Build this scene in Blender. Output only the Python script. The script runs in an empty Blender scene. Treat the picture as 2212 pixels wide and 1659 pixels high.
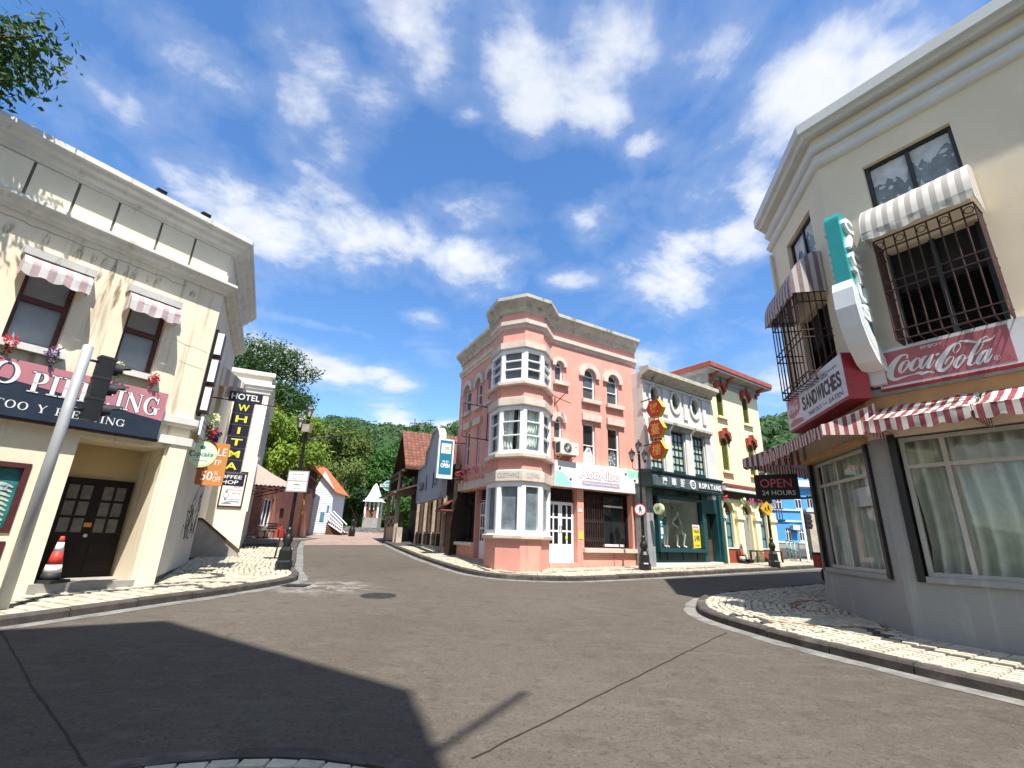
import bpy, bmesh, math, random
from mathutils import Vector, Matrix, noise as mnoise
sc = bpy.context.scene
COL = sc.collection
rad = math.radians
rnd = random.Random(11)

# ------------------------------------------------------------------ camera
PITCH, ROLL = rad(18.0), rad(1.9)
cam = bpy.data.cameras.new('camera')
cam.sensor_fit = 'HORIZONTAL'; cam.sensor_width = 36.0; cam.lens = 36.0 * 1015 / 2212
cam.clip_start = 0.05; cam.clip_end = 4000
camo = bpy.data.objects.new('camera', cam); COL.objects.link(camo)
_fw = Vector((0, math.cos(PITCH), math.sin(PITCH))); _up = Vector((0, -math.sin(PITCH), math.cos(PITCH))); _rt = Vector((1, 0, 0))
_r2 = _rt * math.cos(ROLL) + _up * math.sin(ROLL); _u2 = _up * math.cos(ROLL) - _rt * math.sin(ROLL)
camo.matrix_world = Matrix(((_r2.x, _u2.x, -_fw.x, 0), (_r2.y, _u2.y, -_fw.y, 0), (_r2.z, _u2.z, -_fw.z, 1.6), (0, 0, 0, 1)))
sc.camera = camo

# ------------------------------------------------------------------ sun, sky, exposure
SUN_HD, SUN_EL = 160.0, 63.0
sdir = Vector((math.sin(rad(SUN_HD)) * math.cos(rad(SUN_EL)), math.cos(rad(SUN_HD)) * math.cos(rad(SUN_EL)), math.sin(rad(SUN_EL))))
sun = bpy.data.lights.new('sun', 'SUN'); sun.energy = 4.8; sun.angle = rad(0.53); sun.color = (1.0, 0.955, 0.88)
suno = bpy.data.objects.new('sun', sun); COL.objects.link(suno)
suno.rotation_euler = sdir.to_track_quat('Z', 'Y').to_euler(); suno.location = (0, -20, 60)
sc.view_settings.view_transform = 'Standard'; sc.view_settings.look = 'None'
sc.view_settings.gamma = 1.0; sc.view_settings.use_curve_mapping = False
sc.view_settings.exposure = 0.92
sc.cycles.use_denoising = True
try: sc.cycles.denoiser = 'OPENIMAGEDENOISE'
except Exception: pass
sc.cycles.max_bounces = 8; sc.cycles.diffuse_bounces = 3; sc.cycles.transparent_max_bounces = 12
sc.cycles.caustics_reflective = False; sc.cycles.caustics_refractive = False

world = bpy.data.worlds.new('World'); sc.world = world; world.use_nodes = True
NT = world.node_tree; NT.nodes.clear()
def wn(t, **k):
    n = NT.nodes.new(t)
    for a, b in k.items(): setattr(n, a, b)
    return n
def wl(a, b): NT.links.new(a, b)
def wmath(op, a, b=None, c=None, clamp=False):
    n = wn('ShaderNodeMath', operation=op); n.use_clamp = clamp
    for i, x in enumerate((a, b, c)):
        if x is None: continue
        if isinstance(x, (int, float)): n.inputs[i].default_value = x
        else: wl(x, n.inputs[i])
    return n.outputs[0]
def wvec(op, a, b=None):
    n = wn('ShaderNodeVectorMath', operation=op)
    for i, x in enumerate((a, b)):
        if x is None: continue
        if isinstance(x, (tuple, list)): n.inputs[i].default_value = x
        else: wl(x, n.inputs[i])
    return n
world.cycles.sampling_method = 'MANUAL'; world.cycles.sample_map_resolution = 512
w_out = wn('ShaderNodeOutputWorld'); w_bg = wn('ShaderNodeBackground'); w_bg.inputs['Strength'].default_value = 0.10
w_sky = wn('ShaderNodeTexSky', sky_type='NISHITA'); w_sky.sun_disc = False
w_sky.sun_elevation = rad(SUN_EL); w_sky.sun_rotation = rad(SUN_HD); w_sky.altitude = 50; w_sky.air_density = 1.0; w_sky.dust_density = 0.35; w_sky.ozone_density = 2.2
w_hs = wn('ShaderNodeHueSaturation'); w_hs.inputs['Saturation'].default_value = 1.22; w_hs.inputs['Value'].default_value = 1.32; w_hs.inputs['Hue'].default_value = 0.503
wl(w_sky.outputs[0], w_hs.inputs['Color'])
w_tc = wn('ShaderNodeTexCoord'); DIR = w_tc.outputs['Generated']
w_sep = wn('ShaderNodeSeparateXYZ'); wl(DIR, w_sep.inputs[0])
zc = wmath('MAXIMUM', w_sep.outputs[2], 0.0)
zz = wmath('ADD', zc, 0.22)
w_cmb = wn('ShaderNodeCombineXYZ'); wl(wmath('DIVIDE', w_sep.outputs[0], zz), w_cmb.inputs[0]); wl(wmath('DIVIDE', w_sep.outputs[1], zz), w_cmb.inputs[1])
w_cmb.inputs[2].default_value = 3.7
PLN = w_cmb.outputs[0]
def wnoise(vec, scale, detail, rough=0.55, dist=0.0):
    n = wn('ShaderNodeTexNoise'); n.inputs['Scale'].default_value = scale; n.inputs['Detail'].default_value = detail
    n.inputs['Roughness'].default_value = rough; n.inputs['Distortion'].default_value = dist; wl(vec, n.inputs['Vector']); return n.outputs[0]
n_big = wnoise(PLN, 2.1, 6, 0.58, 0.5)
n_fine = wnoise(PLN, 8.5, 5, 0.62, 0.2)
def ray_px(x, y):
    v = _fw * 1015 + _r2 * (x - 1106) - _u2 * (y - 829.5); return v.normalized()
# cumulus clusters: direction and angular half-sizes (azimuth, elevation) of each
CL = [(600, 470, .17, .085, .95), (740, 520, .17, .08, .95), (690, 380, .085, .085, .85), (640, 250, .06, .13, .78), (690, 120, .09, .08, .75), (1000, 560, .14, .07, 1.12), (1010, 460, .10, .06, 1.0), (900, 520, .10, .07, 1.0), (480, 160, .16, .045, .66), (800, 190, .08, .07, .55), (870, 60, .10, .10, .72), (930, 130, .06, .07, .7),
      (1120, 110, .07, .09, .8), (1290, 110, .13, .10, .72), (1150, 230, .07, .08, .78), (1290, 230, .10, .05, .6), (1270, 490, .055, .045, 1.0), (1230, 605, .075, .028, 1.05),
      (1450, 600, .12, .07, .92), (1480, 540, .09, .05, .9), (1590, 520, .08, .055, .85), (1640, 430, .04, .05, .75), (1770, 190, .09, .075, .78), (1930, 130, .13, .07, .72), (1860, 60, .12, .05, .6),
      (590, 780, .13, .038, 1.1), (720, 800, .12, .028, 1.05), (855, 828, .06, .020, .9), (915, 685, .05, .022, .85), (800, 805, .06, .02, .9), (680, 700, .16, .010, .5), (853, 900, .055, .032, 1.2), (965, 920, .05, .014, .75), (1400, 770, .05, .028, .85),
      (1690, 820, .055, .03, .75), (210, 200, .16, .05, .48), (1395, 315, .045, .028, .52), (300, 20, .2, .04, .45), (1540, 110, .08, .04, .5), (1010, 255, .03, .02, .55)]
acc = None
for (px, py, ax, az, wt) in CL:
    d = ray_px(px, py)
    e = math.asin(d.z); hx, hy = d.x / math.cos(e), d.y / math.cos(e)
    ta = (hy / ax, -hx / ax, 0); te = (-math.sin(e) * hx / az, -math.sin(e) * hy / az, math.cos(e) / az)
    da = wvec('DOT_PRODUCT', DIR, ta).outputs['Value']; de = wvec('DOT_PRODUCT', DIR, te).outputs['Value']
    q = wmath('MULTIPLY_ADD', de, de, wmath('MULTIPLY', da, da))
    g = wmath('MULTIPLY', wmath('EXPONENT', wmath('MULTIPLY', q, -0.8)), wt)
    acc = g if acc is None else wmath('MAXIMUM', acc, g)
# behind and beside the view the sky carries the same broken cloud, from noise alone
n_cov = wnoise(PLN, 0.8, 3, 0.5)
behind = wn('ShaderNodeMapRange'); behind.interpolation_type = 'SMOOTHSTEP'
behind.inputs['From Min'].default_value = 0.15; behind.inputs['From Max'].default_value = -0.25
wl(w_sep.outputs[1], behind.inputs['Value'])
cov_b = wmath('MULTIPLY', behind.outputs[0], wmath('MULTIPLY', wmath('SUBTRACT', n_cov, 0.36, clamp=True), 3.6, clamp=True))
acc = wmath('MAXIMUM', acc, cov_b)
n_sh = wmath('MULTIPLY', wmath('SUBTRACT', n_big, 0.5), 1.55)
n_fi = wmath('MULTIPLY', wmath('SUBTRACT', n_fine, 0.5), 0.62)
body = wmath('ADD', wmath('ADD', wmath('MULTIPLY', acc, 0.62), n_sh), n_fi)
m_cl = wn('ShaderNodeMapRange'); m_cl.interpolation_type = 'SMOOTHSTEP'
m_cl.inputs['From Min'].default_value = 0.15; m_cl.inputs['From Max'].default_value = 0.66
wl(body, m_cl.inputs['Value'])
# thin veil round the clouds
veil = wmath('MULTIPLY', wmath('SUBTRACT', body, 0.02, clamp=True), 0.55, clamp=True)
mask = wmath('MAXIMUM', m_cl.outputs[0], veil)
low = wn('ShaderNodeMapRange'); low.inputs['From Min'].default_value = 0.0; low.inputs['From Max'].default_value = 0.09; wl(w_sep.outputs[2], low.inputs['Value'])
mask = wmath('MULTIPLY', mask, low.outputs[0], clamp=True)
# shade inside the thick cloud
dens = wn('ShaderNodeMapRange'); dens.inputs['From Min'].default_value = 0.30; dens.inputs['From Max'].default_value = 0.95
wl(body, dens.inputs['Value'])
shade = wmath('MULTIPLY', dens.outputs[0], wmath('MULTIPLY', wmath('SUBTRACT', wnoise(PLN, 4.2, 5, 0.6, .3), .28, clamp=True), 3.2, clamp=True), clamp=True)
w_cc = wn('ShaderNodeMix', data_type='RGBA'); wl(shade, w_cc.inputs[0])
w_cc.inputs[6].default_value = (5.75, 5.85, 6.0, 1); w_cc.inputs[7].default_value = (3.5, 3.95, 4.7, 1)
w_mix = wn('ShaderNodeMix', data_type='RGBA'); wl(mask, w_mix.inputs[0]); wl(w_hs.outputs[0], w_mix.inputs[6]); wl(w_cc.outputs[2], w_mix.inputs[7])
wl(w_mix.outputs[2], w_bg.inputs['Color']); wl(w_bg.outputs[0], w_out.inputs['Surface'])

# ------------------------------------------------------------------ helpers
SL = 0.037                                   # the streets climb away from the crossing
def gz(x, y): return SL * y if y < 60 else SL * 60
PV = 0.13                                    # pavement height above the road
class Fr:
    """wall frame: u along the wall, z up, w out of the wall"""
    def __init__(s, ox, oy, hd, side=1):
        a = rad(hd); s.o = Vector((ox, oy)); s.d = Vector((math.sin(a), math.cos(a))); s.n = Vector((math.cos(a), -math.sin(a))) * side; s.hd = hd; s.side = side
    def P(s, u, z, w=0.0):
        p = s.o + s.d * u + s.n * w; return Vector((p.x, p.y, z))
    def sub(s, u, w, turn=0):
        p = s.o + s.d * u + s.n * w; return Fr(p.x, p.y, s.hd + turn, s.side)
class ID:
    def P(s, x, y, z): return Vector((x, y, z))
XYZ = ID()                                   # note: (x, y, z) order for free geometry

class MB:
    def __init__(s, F=None): s.v = []; s.f = []; s.mi = []; s.F = F; s.m = 0; s.sm = []
    def p(s, u, z, w=0.0):
        s.v.append(s.F.P(u, z, w) if s.F else Vector((u, z, w))); return len(s.v) - 1
    def face(s, idx, smooth=False): s.f.append(tuple(idx)); s.mi.append(s.m); s.sm.append(smooth)
    def quad(s, a, b, c, d): s.face([s.p(*q) for q in (a, b, c, d)])
    def poly(s, pts): s.face([s.p(*q) for q in pts])
    def box(s, u0, u1, z0, z1, w0, w1):
        i = [s.p(u, z, w) for w in (w0, w1) for z in (z0, z1) for u in (u0, u1)]
        for q in ((0, 2, 3, 1), (4, 5, 7, 6), (0, 1, 5, 4), (2, 6, 7, 3), (0, 4, 6, 2), (1, 3, 7, 5)): s.face([i[k] for k in q])
        return s
    def prism(s, pts, w0, w1):
        a = [s.p(u, z, w0) for u, z in pts]; b = [s.p(u, z, w1) for u, z in pts]; n = len(pts)
        s.face(a[::-1]); s.face(b)
        for k in range(n): s.face((a[k], a[(k + 1) % n], b[(k + 1) % n], b[k]))
        return s
    def uprism(s, prof, u0, u1):              # profile (w, z) swept along u
        a = [s.p(u0, z, w) for w, z in prof]; b = [s.p(u1, z, w) for w, z in prof]; n = len(prof)
        s.face(a); s.face(b[::-1])
        for k in range(n): s.face((a[k], b[k], b[(k + 1) % n], a[(k + 1) % n]))
        return s
    def tube(s, pts, r, n=6, cap=True):
        pts = [Vector(q) if not s.F else s.F.P(*q) for q in pts]
        rs = r if isinstance(r, (list, tuple)) else [r] * len(pts)
        rings = []
        ref = None
        for k, q in enumerate(pts):
            t = (pts[min(k + 1, len(pts) - 1)] - pts[max(k - 1, 0)]).normalized()
            if ref is None: ref = Vector((0, 0, 1)) if abs(t.z) < .9 else Vector((1, 0, 0))
            x = t.cross(ref); x = x.normalized() if x.length > 1e-5 else t.orthogonal().normalized(); y = x.cross(t)
            ref = y if False else ref
            ring = []
            for j in range(n):
                a = 2 * math.pi * j / n; s.v.append(q + (x * math.cos(a) + y * math.sin(a)) * rs[k]); ring.append(len(s.v) - 1)
            rings.append(ring)
        for a, b in zip(rings, rings[1:]):
            for j in range(n): s.face((a[j], a[(j + 1) % n], b[(j + 1) % n], b[j]), n > 5)
        if cap: s.face(rings[0][::-1]); s.face(rings[-1])
        return s
    def lathe(s, c, prof, n=16, smooth=True):  # c = (x, y) world, prof = (r, z)
        rings = []
        for r, z in prof:
            ring = []
            for j in range(n):
                a = 2 * math.pi * (j + .5) / n; s.v.append(Vector((c[0] + r * math.cos(a), c[1] + r * math.sin(a), z))); ring.append(len(s.v) - 1)
            rings.append(ring)
        for a, b in zip(rings, rings[1:]):
            for j in range(n): s.face((a[j], a[(j + 1) % n], b[(j + 1) % n], b[j]), smooth)
        s.face(rings[0][::-1]); s.face(rings[-1]); return s
    def sweep(s, path, prof, side=1, zf=None, caps=True, closed=False):
        """profile (w, z) along a plan path with mitred corners; w points to the right of travel when side=1"""
        P = [Vector(q[:2]) for q in path]; n = len(P); rings = []
        for k in range(n):
            if closed: d0 = (P[k] - P[k - 1]).normalized(); d1 = (P[(k + 1) % n] - P[k]).normalized()
            else:
                d1 = (P[min(k + 1, n - 1)] - P[min(k, n - 2)]).normalized(); d0 = (P[max(k, 1)] - P[max(k - 1, 0)]).normalized()
            n0 = Vector((d0.y, -d0.x)) * side; n1 = Vector((d1.y, -d1.x)) * side
            m = (n0 + n1).normalized(); m = m / max(.35, m.dot(n1))
            base = zf(P[k].x, P[k].y) if zf else 0
            ring = []
            for w, z in prof:
                q = P[k] + m * w; s.v.append(Vector((q.x, q.y, z + base))); ring.append(len(s.v) - 1)
            rings.append(ring)
        m = len(prof)
        for a, b in (list(zip(rings, rings[1:])) + ([(rings[-1], rings[0])] if closed else [])):
            for j in range(m): s.face((a[j], a[(j + 1) % m], b[(j + 1) % m], b[j]))
        if caps and not closed: s.face(rings[0][::-1]); s.face(rings[-1])
        return s
    def wall(s, u0, u1, z0, z1, holes, t=.22):
        """front sheet with openings (a, b, c, d, rise) and their reveals"""
        us = sorted({u0, u1, *[x for h in holes for x in h[:2]]}); zs = sorted({z0, z1, *[x for h in holes for x in h[2:4]]})
        us = [x for x in us if u0 <= x <= u1]; zs = [x for x in zs if z0 <= x <= z1]
        for a, b in zip(us, us[1:]):
            for c, d in zip(zs, zs[1:]):
                mu, mz = (a + b) / 2, (c + d) / 2
                if any(h[0] < mu < h[1] and h[2] < mz < h[3] for h in holes): continue
                s.quad((a, c, 0), (b, c, 0), (b, d, 0), (a, d, 0))
        for h in holes:
            a, b, c, d = h[:4]; r = h[4] if len(h) > 4 else 0; tt = h[5] if len(h) > 5 else t
            e = d - r
            s.quad((a, c, 0), (a, e, 0), (a, e, -tt), (a, c, -tt)); s.quad((b, c, 0), (b, c, -tt), (b, e, -tt), (b, e, 0))
            s.quad((a, c, 0), (a, c, -tt), (b, c, -tt), (b, c, 0))
            if r <= 0: s.quad((a, d, 0), (b, d, 0), (b, d, -tt), (a, d, -tt))
            else:
                A = arch(a, b, e, r)
                for (x0, y0), (x1, y1) in zip(A, A[1:]):
                    s.quad((x0, y0, 0), (x1, y1, 0), (x1, d, 0), (x0, d, 0)); s.quad((x0, y0, 0), (x0, y0, -tt), (x1, y1, -tt), (x1, y1, 0))
        return s
    def add(s, o):
        k = len(s.v); s.v += o.v; s.f += [tuple(i + k for i in f) for f in o.f]; s.mi += o.mi; s.sm += o.sm; return s
    def build(s, name, mats, parent=None, loc=None, norm=True):
        me = bpy.data.meshes.new(name)
        if not isinstance(mats, (list, tuple)): mats = [mats]
        base = wloc(parent) if parent else Vector((0, 0, 0))
        if loc is not None: off = Vector(loc)
        elif parent: off = base
        else: off = Vector((0, 0, 0))
        me.from_pydata([tuple(q - off) for q in s.v], [], s.f)
        for m in mats: me.materials.append(MAT(m))
        if len(mats) > 1: me.polygons.foreach_set('material_index', s.mi)
        if any(s.sm): me.polygons.foreach_set('use_smooth', s.sm)
        if norm:
            b = bmesh.new(); b.from_mesh(me); bmesh.ops.recalc_face_normals(b, faces=b.faces); b.to_mesh(me); b.free()
        o = bpy.data.objects.new(name, me); COL.objects.link(o)
        if parent: o.parent = parent; o.location = off - base
        else: o.location = off
        return o
def arch(a, b, e, r, n=12):
    c, h = (a + b) / 2, (b - a) / 2
    return [(c - h * math.cos(math.pi * k / n), e + r * math.sin(math.pi * k / n)) for k in range(n + 1)]
def wloc(o):
    v = Vector((0, 0, 0))
    while o: v += o.location; o = o.parent
    return v
def thing(name, label, cat, loc, group=None):
    o = bpy.data.objects.new(name, None); COL.objects.link(o); o.location = loc; o.empty_display_size = .2
    return tag(o, label, cat, group)
def tag(o, label, cat, group=None):
    o['label'] = label; o['category'] = cat
    if group: o['group'] = group
    return o
def setting(o): o['kind'] = 'structure'; return o
def stuff(o): o['kind'] = 'stuff'; return o
def copy_tree(o, shift, parent=None):
    c = o.copy(); COL.objects.link(c)
    if parent is None: c.location = o.location + Vector(shift)
    else: c.parent = parent
    for ch in list(o.children): copy_tree(ch, shift, c)
    return c

# ------------------------------------------------------------------ materials
_M = {}; _DEF = {}
def MAT(n):
    if n in _M: return _M[n]
    m = bpy.data.materials.new(n); m.use_nodes = True; _M[n] = m
    _DEF[n](m); return m
def lk(m, a, b): m.node_tree.links.new(a, b)
def nd(m, t, **k):
    n = m.node_tree.nodes.new(t)
    for a, b in k.items(): setattr(n, a, b)
    return n
def mnz(m, vec, scale, detail=4, rough=.55):
    n = nd(m, 'ShaderNodeTexNoise'); n.inputs['Scale'].default_value = scale; n.inputs['Detail'].default_value = detail; n.inputs['Roughness'].default_value = rough
    lk(m, vec, n.inputs['Vector']); return n.outputs[0]
def mrange(m, val, a, b, c=0., d=1.):
    n = nd(m, 'ShaderNodeMapRange'); n.interpolation_type = 'SMOOTHSTEP'
    for k, x in zip(('From Min', 'From Max', 'To Min', 'To Max'), (a, b, c, d)): n.inputs[k].default_value = x
    lk(m, val, n.inputs['Value']); return n.outputs[0]
def mmix(m, fac, a, b, mode='MIX'):
    n = nd(m, 'ShaderNodeMix', data_type='RGBA', blend_type=mode)
    for i, x in ((0, fac), (6, a), (7, b)):
        if isinstance(x, (int, float)): n.inputs[i].default_value = x
        elif isinstance(x, tuple): n.inputs[i].default_value = (*x[:3], 1)
        else: lk(m, x, n.inputs[i])
    return n.outputs[2]
def mapping(m, vec, sc3):
    n = nd(m, 'ShaderNodeMapping'); n.inputs['Scale'].default_value = sc3; lk(m, vec, n.inputs['Vector']); return n.outputs[0]
def pm(name, col, rough=.8, var=.10, scale=1.6, bump=.15, bscale=60, stain=None, metal=0, spec=.4, grime=None, island=0, coat=0):
    """painted or natural surface: base colour, blotches, fine relief; stain = (colour, amount, length) for run-off streaks; grime = (colour, amount) in patches"""
    def f(m):
        b = m.node_tree.nodes['Principled BSDF']; b.inputs['Roughness'].default_value = rough; b.inputs['Metallic'].default_value = metal
        b.inputs['Specular IOR Level'].default_value = spec; b.inputs['Coat Weight'].default_value = coat
        tc = nd(m, 'ShaderNodeTexCoord'); V = tc.outputs['Object']
        lo = tuple(max(0, c * (1 - var)) for c in col); hi = tuple(min(.95, c * (1 + var)) for c in col)
        c = mmix(m, mrange(m, mnz(m, V, scale, 5), .3, .7), lo, hi)
        c = mmix(m, mrange(m, mnz(m, V, scale * 9, 4), .35, .65, 0, .35), c, tuple(x * (1 - var * 1.2) for x in col))
        if grime:
            c = mmix(m, mrange(m, mnz(m, V, 2.3, 7, .65), .52, .72, 0, grime[1]), c, grime[0])
        if stain:
            c = mmix(m, mrange(m, mnz(m, mapping(m, V, (5, 5, stain[2])), 1.0, 5, .6), .54, .74, 0, stain[1]), c, stain[0])
        if island:
            g = nd(m, 'ShaderNodeNewGeometry'); oi = nd(m, 'ShaderNodeObjectInfo')
            ad = nd(m, 'ShaderNodeMath', operation='ADD'); lk(m, g.outputs['Random Per Island'], ad.inputs[0]); lk(m, oi.outputs['Random'], ad.inputs[1])
            fr_ = nd(m, 'ShaderNodeMath', operation='FRACT'); lk(m, ad.outputs[0], fr_.inputs[0])
            mr = nd(m, 'ShaderNodeMapRange'); mr.inputs['To Min'].default_value = 1 - island; mr.inputs['To Max'].default_value = 1 + island * .6; lk(m, fr_.outputs[0], mr.inputs[0])
            n = nd(m, 'ShaderNodeVectorMath', operation='SCALE'); lk(m, c, n.inputs[0]); lk(m, mr.outputs[0], n.inputs['Scale']); c = n.outputs[0]
        lk(m, c, b.inputs['Base Color'])
        if bump:
            bp = nd(m, 'ShaderNodeBump'); bp.inputs['Strength'].default_value = bump; bp.inputs['Distance'].default_value = .02
            lk(m, mnz(m, V, bscale, 4), bp.inputs['Height']); lk(m, bp.outputs[0], b.inputs['Normal'])
    _DEF[name] = f
def glassmat(name, tint, amount):
    """clear pane: transparent tint with mirror reflection by Fresnel"""
    def f(m):
        N = m.node_tree.nodes; N.remove(N['Principled BSDF']); o = N['Material Output']
        t = nd(m, 'ShaderNodeBsdfTransparent'); t.inputs[0].default_value = (*tint, 1)
        g = nd(m, 'ShaderNodeBsdfGlossy'); g.inputs['Roughness'].default_value = .02; g.inputs['Color'].default_value = (.95, .97, 1, 1)
        lw = nd(m, 'ShaderNodeLayerWeight'); lw.inputs[0].default_value = .5; pw = nd(m, 'ShaderNodeMath', operation='POWER'); lk(m, lw.outputs['Facing'], pw.inputs[0]); pw.inputs[1].default_value = 4.0
        ma = nd(m, 'ShaderNodeMath', operation='MULTIPLY_ADD'); lk(m, pw.outputs[0], ma.inputs[0]); ma.inputs[1].default_value = amount; ma.inputs[2].default_value = .03
        mx = nd(m, 'ShaderNodeMixShader'); lk(m, ma.outputs[0], mx.inputs[0]); lk(m, t.outputs[0], mx.inputs[1]); lk(m, g.outputs[0], mx.inputs[2]); lk(m, mx.outputs[0], o.inputs[0])
    _DEF[name] = f
def stripemat(name, c1, c2, axis_scale, rough=.75, fade=.3, vec=None, bump=.1):
    """awning canvas: woven stripes along the fabric's own U axis (attribute stripe), faded and dirty"""
    def f(m):
        b = m.node_tree.nodes['Principled BSDF']; b.inputs['Roughness'].default_value = rough; b.inputs['Specular IOR Level'].default_value = .2
        uv = nd(m, 'ShaderNodeUVMap'); uv.uv_map = 'fabric'; sp = nd(m, 'ShaderNodeSeparateXYZ'); lk(m, uv.outputs[0], sp.inputs[0])
        a = nd(m, 'ShaderNodeMath', operation='MULTIPLY'); lk(m, sp.outputs[0], a.inputs[0]); a.inputs[1].default_value = axis_scale
        fr_ = nd(m, 'ShaderNodeMath', operation='FRACT'); lk(m, a.outputs[0], fr_.inputs[0])
        g = nd(m, 'ShaderNodeMath', operation='GREATER_THAN'); lk(m, fr_.outputs[0], g.inputs[0]); g.inputs[1].default_value = .5
        tc = nd(m, 'ShaderNodeTexCoord'); V = tc.outputs['Object']
        c = mmix(m, g.outputs[0], c1, c2)
        c = mmix(m, mrange(m, mnz(m, V, 5, 6, .65), .45, .75, 0, fade), c, (.55, .5, .43))
        lk(m, c, b.inputs['Base Color'])
        tr = nd(m, 'ShaderNodeBsdfTranslucent'); lk(m, c, tr.inputs[0]); mx = nd(m, 'ShaderNodeMixShader'); mx.inputs[0].default_value = .22
        o = m.node_tree.nodes['Material Output']; lk(m, b.outputs[0], mx.inputs[1]); lk(m, tr.outputs[0], mx.inputs[2]); lk(m, mx.outputs[0], o.inputs[0])
    _DEF[name] = f

# ------------------------------------------------------------------ lettering
_fc = {}
def glyphs(s, bold=0.0, shear=0.0, spacing=1.0):
    k = (s, bold, shear, spacing)
    if k not in _fc:
        cu = bpy.data.curves.new('lettering', 'FONT'); cu.body = s; cu.fill_mode = 'FRONT'; cu.resolution_u = 3; cu.offset = bold; cu.shear = shear; cu.space_character = spacing
        ob = bpy.data.objects.new('lettering', cu); me = bpy.data.meshes.new_from_object(ob)
        V = [tuple(v.co[:2]) for v in me.vertices]; Fs = [tuple(p.vertices) for p in me.polygons]
        bpy.data.objects.remove(ob); bpy.data.curves.remove(cu); bpy.data.meshes.remove(me)
        _fc[k] = (V, Fs)
    return _fc[k]
def text(mb, s, u0, u1, z0, z1, w, bold=0.0, shear=0.0, flip=False, spacing=1.0, keep=None):
    """lay the string into the rectangle u0..u1, z0..z1 of the builder's frame, at depth w"""
    V, Fs = glyphs(s, bold, shear, spacing)
    xs = [q[0] for q in V]; ys = [q[1] for q in V]; x0, x1, y0, y1 = min(xs), max(xs), min(ys), max(ys)
    k = len(mb.v)
    for x, y in V:
        a = (x - x0) / (x1 - x0); b = (y - y0) / (y1 - y0)
        mb.p(u0 + (u1 - u0) * a, z0 + (z1 - z0) * b, w)
    for f in Fs: mb.face([i + k for i in f])
    return mb
def spline(pts, n=8):
    out = []
    P = [pts[0]] + list(pts) + [pts[-1]]
    for i in range(1, len(P) - 2):
        for k in range(n):
            t = k / n; a, b, c, d = P[i - 1], P[i], P[i + 1], P[i + 2]
            out.append(tuple(.5 * ((2 * b[j]) + (-a[j] + c[j]) * t + (2 * a[j] - 5 * b[j] + 4 * c[j] - d[j]) * t * t + (-a[j] + 3 * b[j] - 3 * c[j] + d[j]) * t ** 3) for j in range(len(a))))
    out.append(tuple(pts[-1])); return out
def stroke(mb, pts, w, curve=6):
    """brush stroke: points (u, z, width) laid flat at depth w"""
    P = spline(pts, curve) if curve else pts
    L = []; R = []
    for i, q in enumerate(P):
        a = P[max(i - 1, 0)]; b = P[min(i + 1, len(P) - 1)]; dx, dy = b[0] - a[0], b[1] - a[1]; l = math.hypot(dx, dy) or 1
        nx, ny = -dy / l * q[2] / 2, dx / l * q[2] / 2
        L.append(mb.p(q[0] + nx, q[1] + ny, w)); R.append(mb.p(q[0] - nx, q[1] - ny, w))
    for i in range(len(P) - 1): mb.face((L[i], L[i + 1], R[i + 1], R[i]))
    return mb
def disc(mb, u, z, ru, rz, w0, w1, n=28):
    return mb.prism([(u + ru * math.cos(2 * math.pi * k / n), z + rz * math.sin(2 * math.pi * k / n)) for k in range(n)], w0, w1)
# ------------------------------------------------------------------ material list
pm('cream_wall', (.84, .735, .55), .85, .06, 1.2, .12, 90, stain=((.26, .20, .12), .62, .32), grime=((.60, .52, .38), .3))
pm('cream_plain', (.85, .76, .58), .85, .05, 1.2, .10, 90)
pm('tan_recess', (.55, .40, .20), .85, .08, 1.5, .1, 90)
pm('white_trim', (.72, .70, .64), .8, .08, 2.5, .12, 70, stain=((.22, .20, .16), .35, .8))
pm('grey_trim', (.52, .51, .48), .8, .10, 2.5, .15, 70, stain=((.14, .13, .11), .55, .9))
pm('weathered_stone', (.50, .46, .39), .88, .14, 3.0, .25, 50, stain=((.10, .09, .08), .75, 1.2), grime=((.09, .085, .08), .6))
pm('graffiti_wall', (.62, .58, .49), .85, .06, 1.2, .1, 90, grime=((.3, .27, .22), .25))
pm('dirty_footing', (.10, .09, .075), .9, .3, 6, .3, 40)
pm('dark_joint', (.17, .155, .13), .9, .25, 8, .3, 50)
pm('maroon_frame', (.085, .020, .020), .5, .15, 4, .1, 60)
pm('dark_wood_door', (.012, .008, .0065), .6, .25, 5, .1, 60, spec=.2)
pm('black_iron', (.012, .013, .014), .4, .2, 5, .08, 80, spec=.5)
pm('rust_iron', (.055, .022, .016), .6, .3, 9, .2, 60)
pm('galvanised', (.52, .53, .54), .45, .08, 4, .05, 60, metal=.35)
pm('asphalt_base', (.1, .1, .1))
pm('limestone', (.53, .485, .37), .85, .14, 12, .2, 80, island=.22)
pm('basalt', (.075, .07, .065), .85, .2, 12, .2, 80, island=.3)
pm('redstone', (.34, .17, .11), .85, .15, 12, .2, 80, island=.25)
pm('joint_sand', (.060, .054, .045), .95, .25, 9, .4, 40)
pm('kerb_granite', (.068, .056, .049), .85, .3, 6, .3, 70, grime=((.20, .175, .15), .5), island=.2)
pm('gutter_cement', (.19, .185, .17), .9, .3, 4, .5, 40, grime=((.085, .078, .07), .85))
pm('cement', (.33, .31, .28), .9, .12, 3, .25, 50, stain=((.10, .09, .08), .55, 1.0))
pm('road_sealant', (.016, .015, .014), .8, .3, 8, .2, 50)
pm('cast_iron', (.06, .058, .055), .6, .3, 20, .4, 60, metal=.3)
pm('rose_panel', (.50, .20, .235), .55, .06, 2, .04, 60)
pm('navy_panel', (.020, .032, .055), .45, .15, 2, .04, 60)
pm('sign_white', (.80, .80, .79), .5, .03, 3, .02, 60)
pm('sign_outline', (.05, .05, .07), .6)
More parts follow.
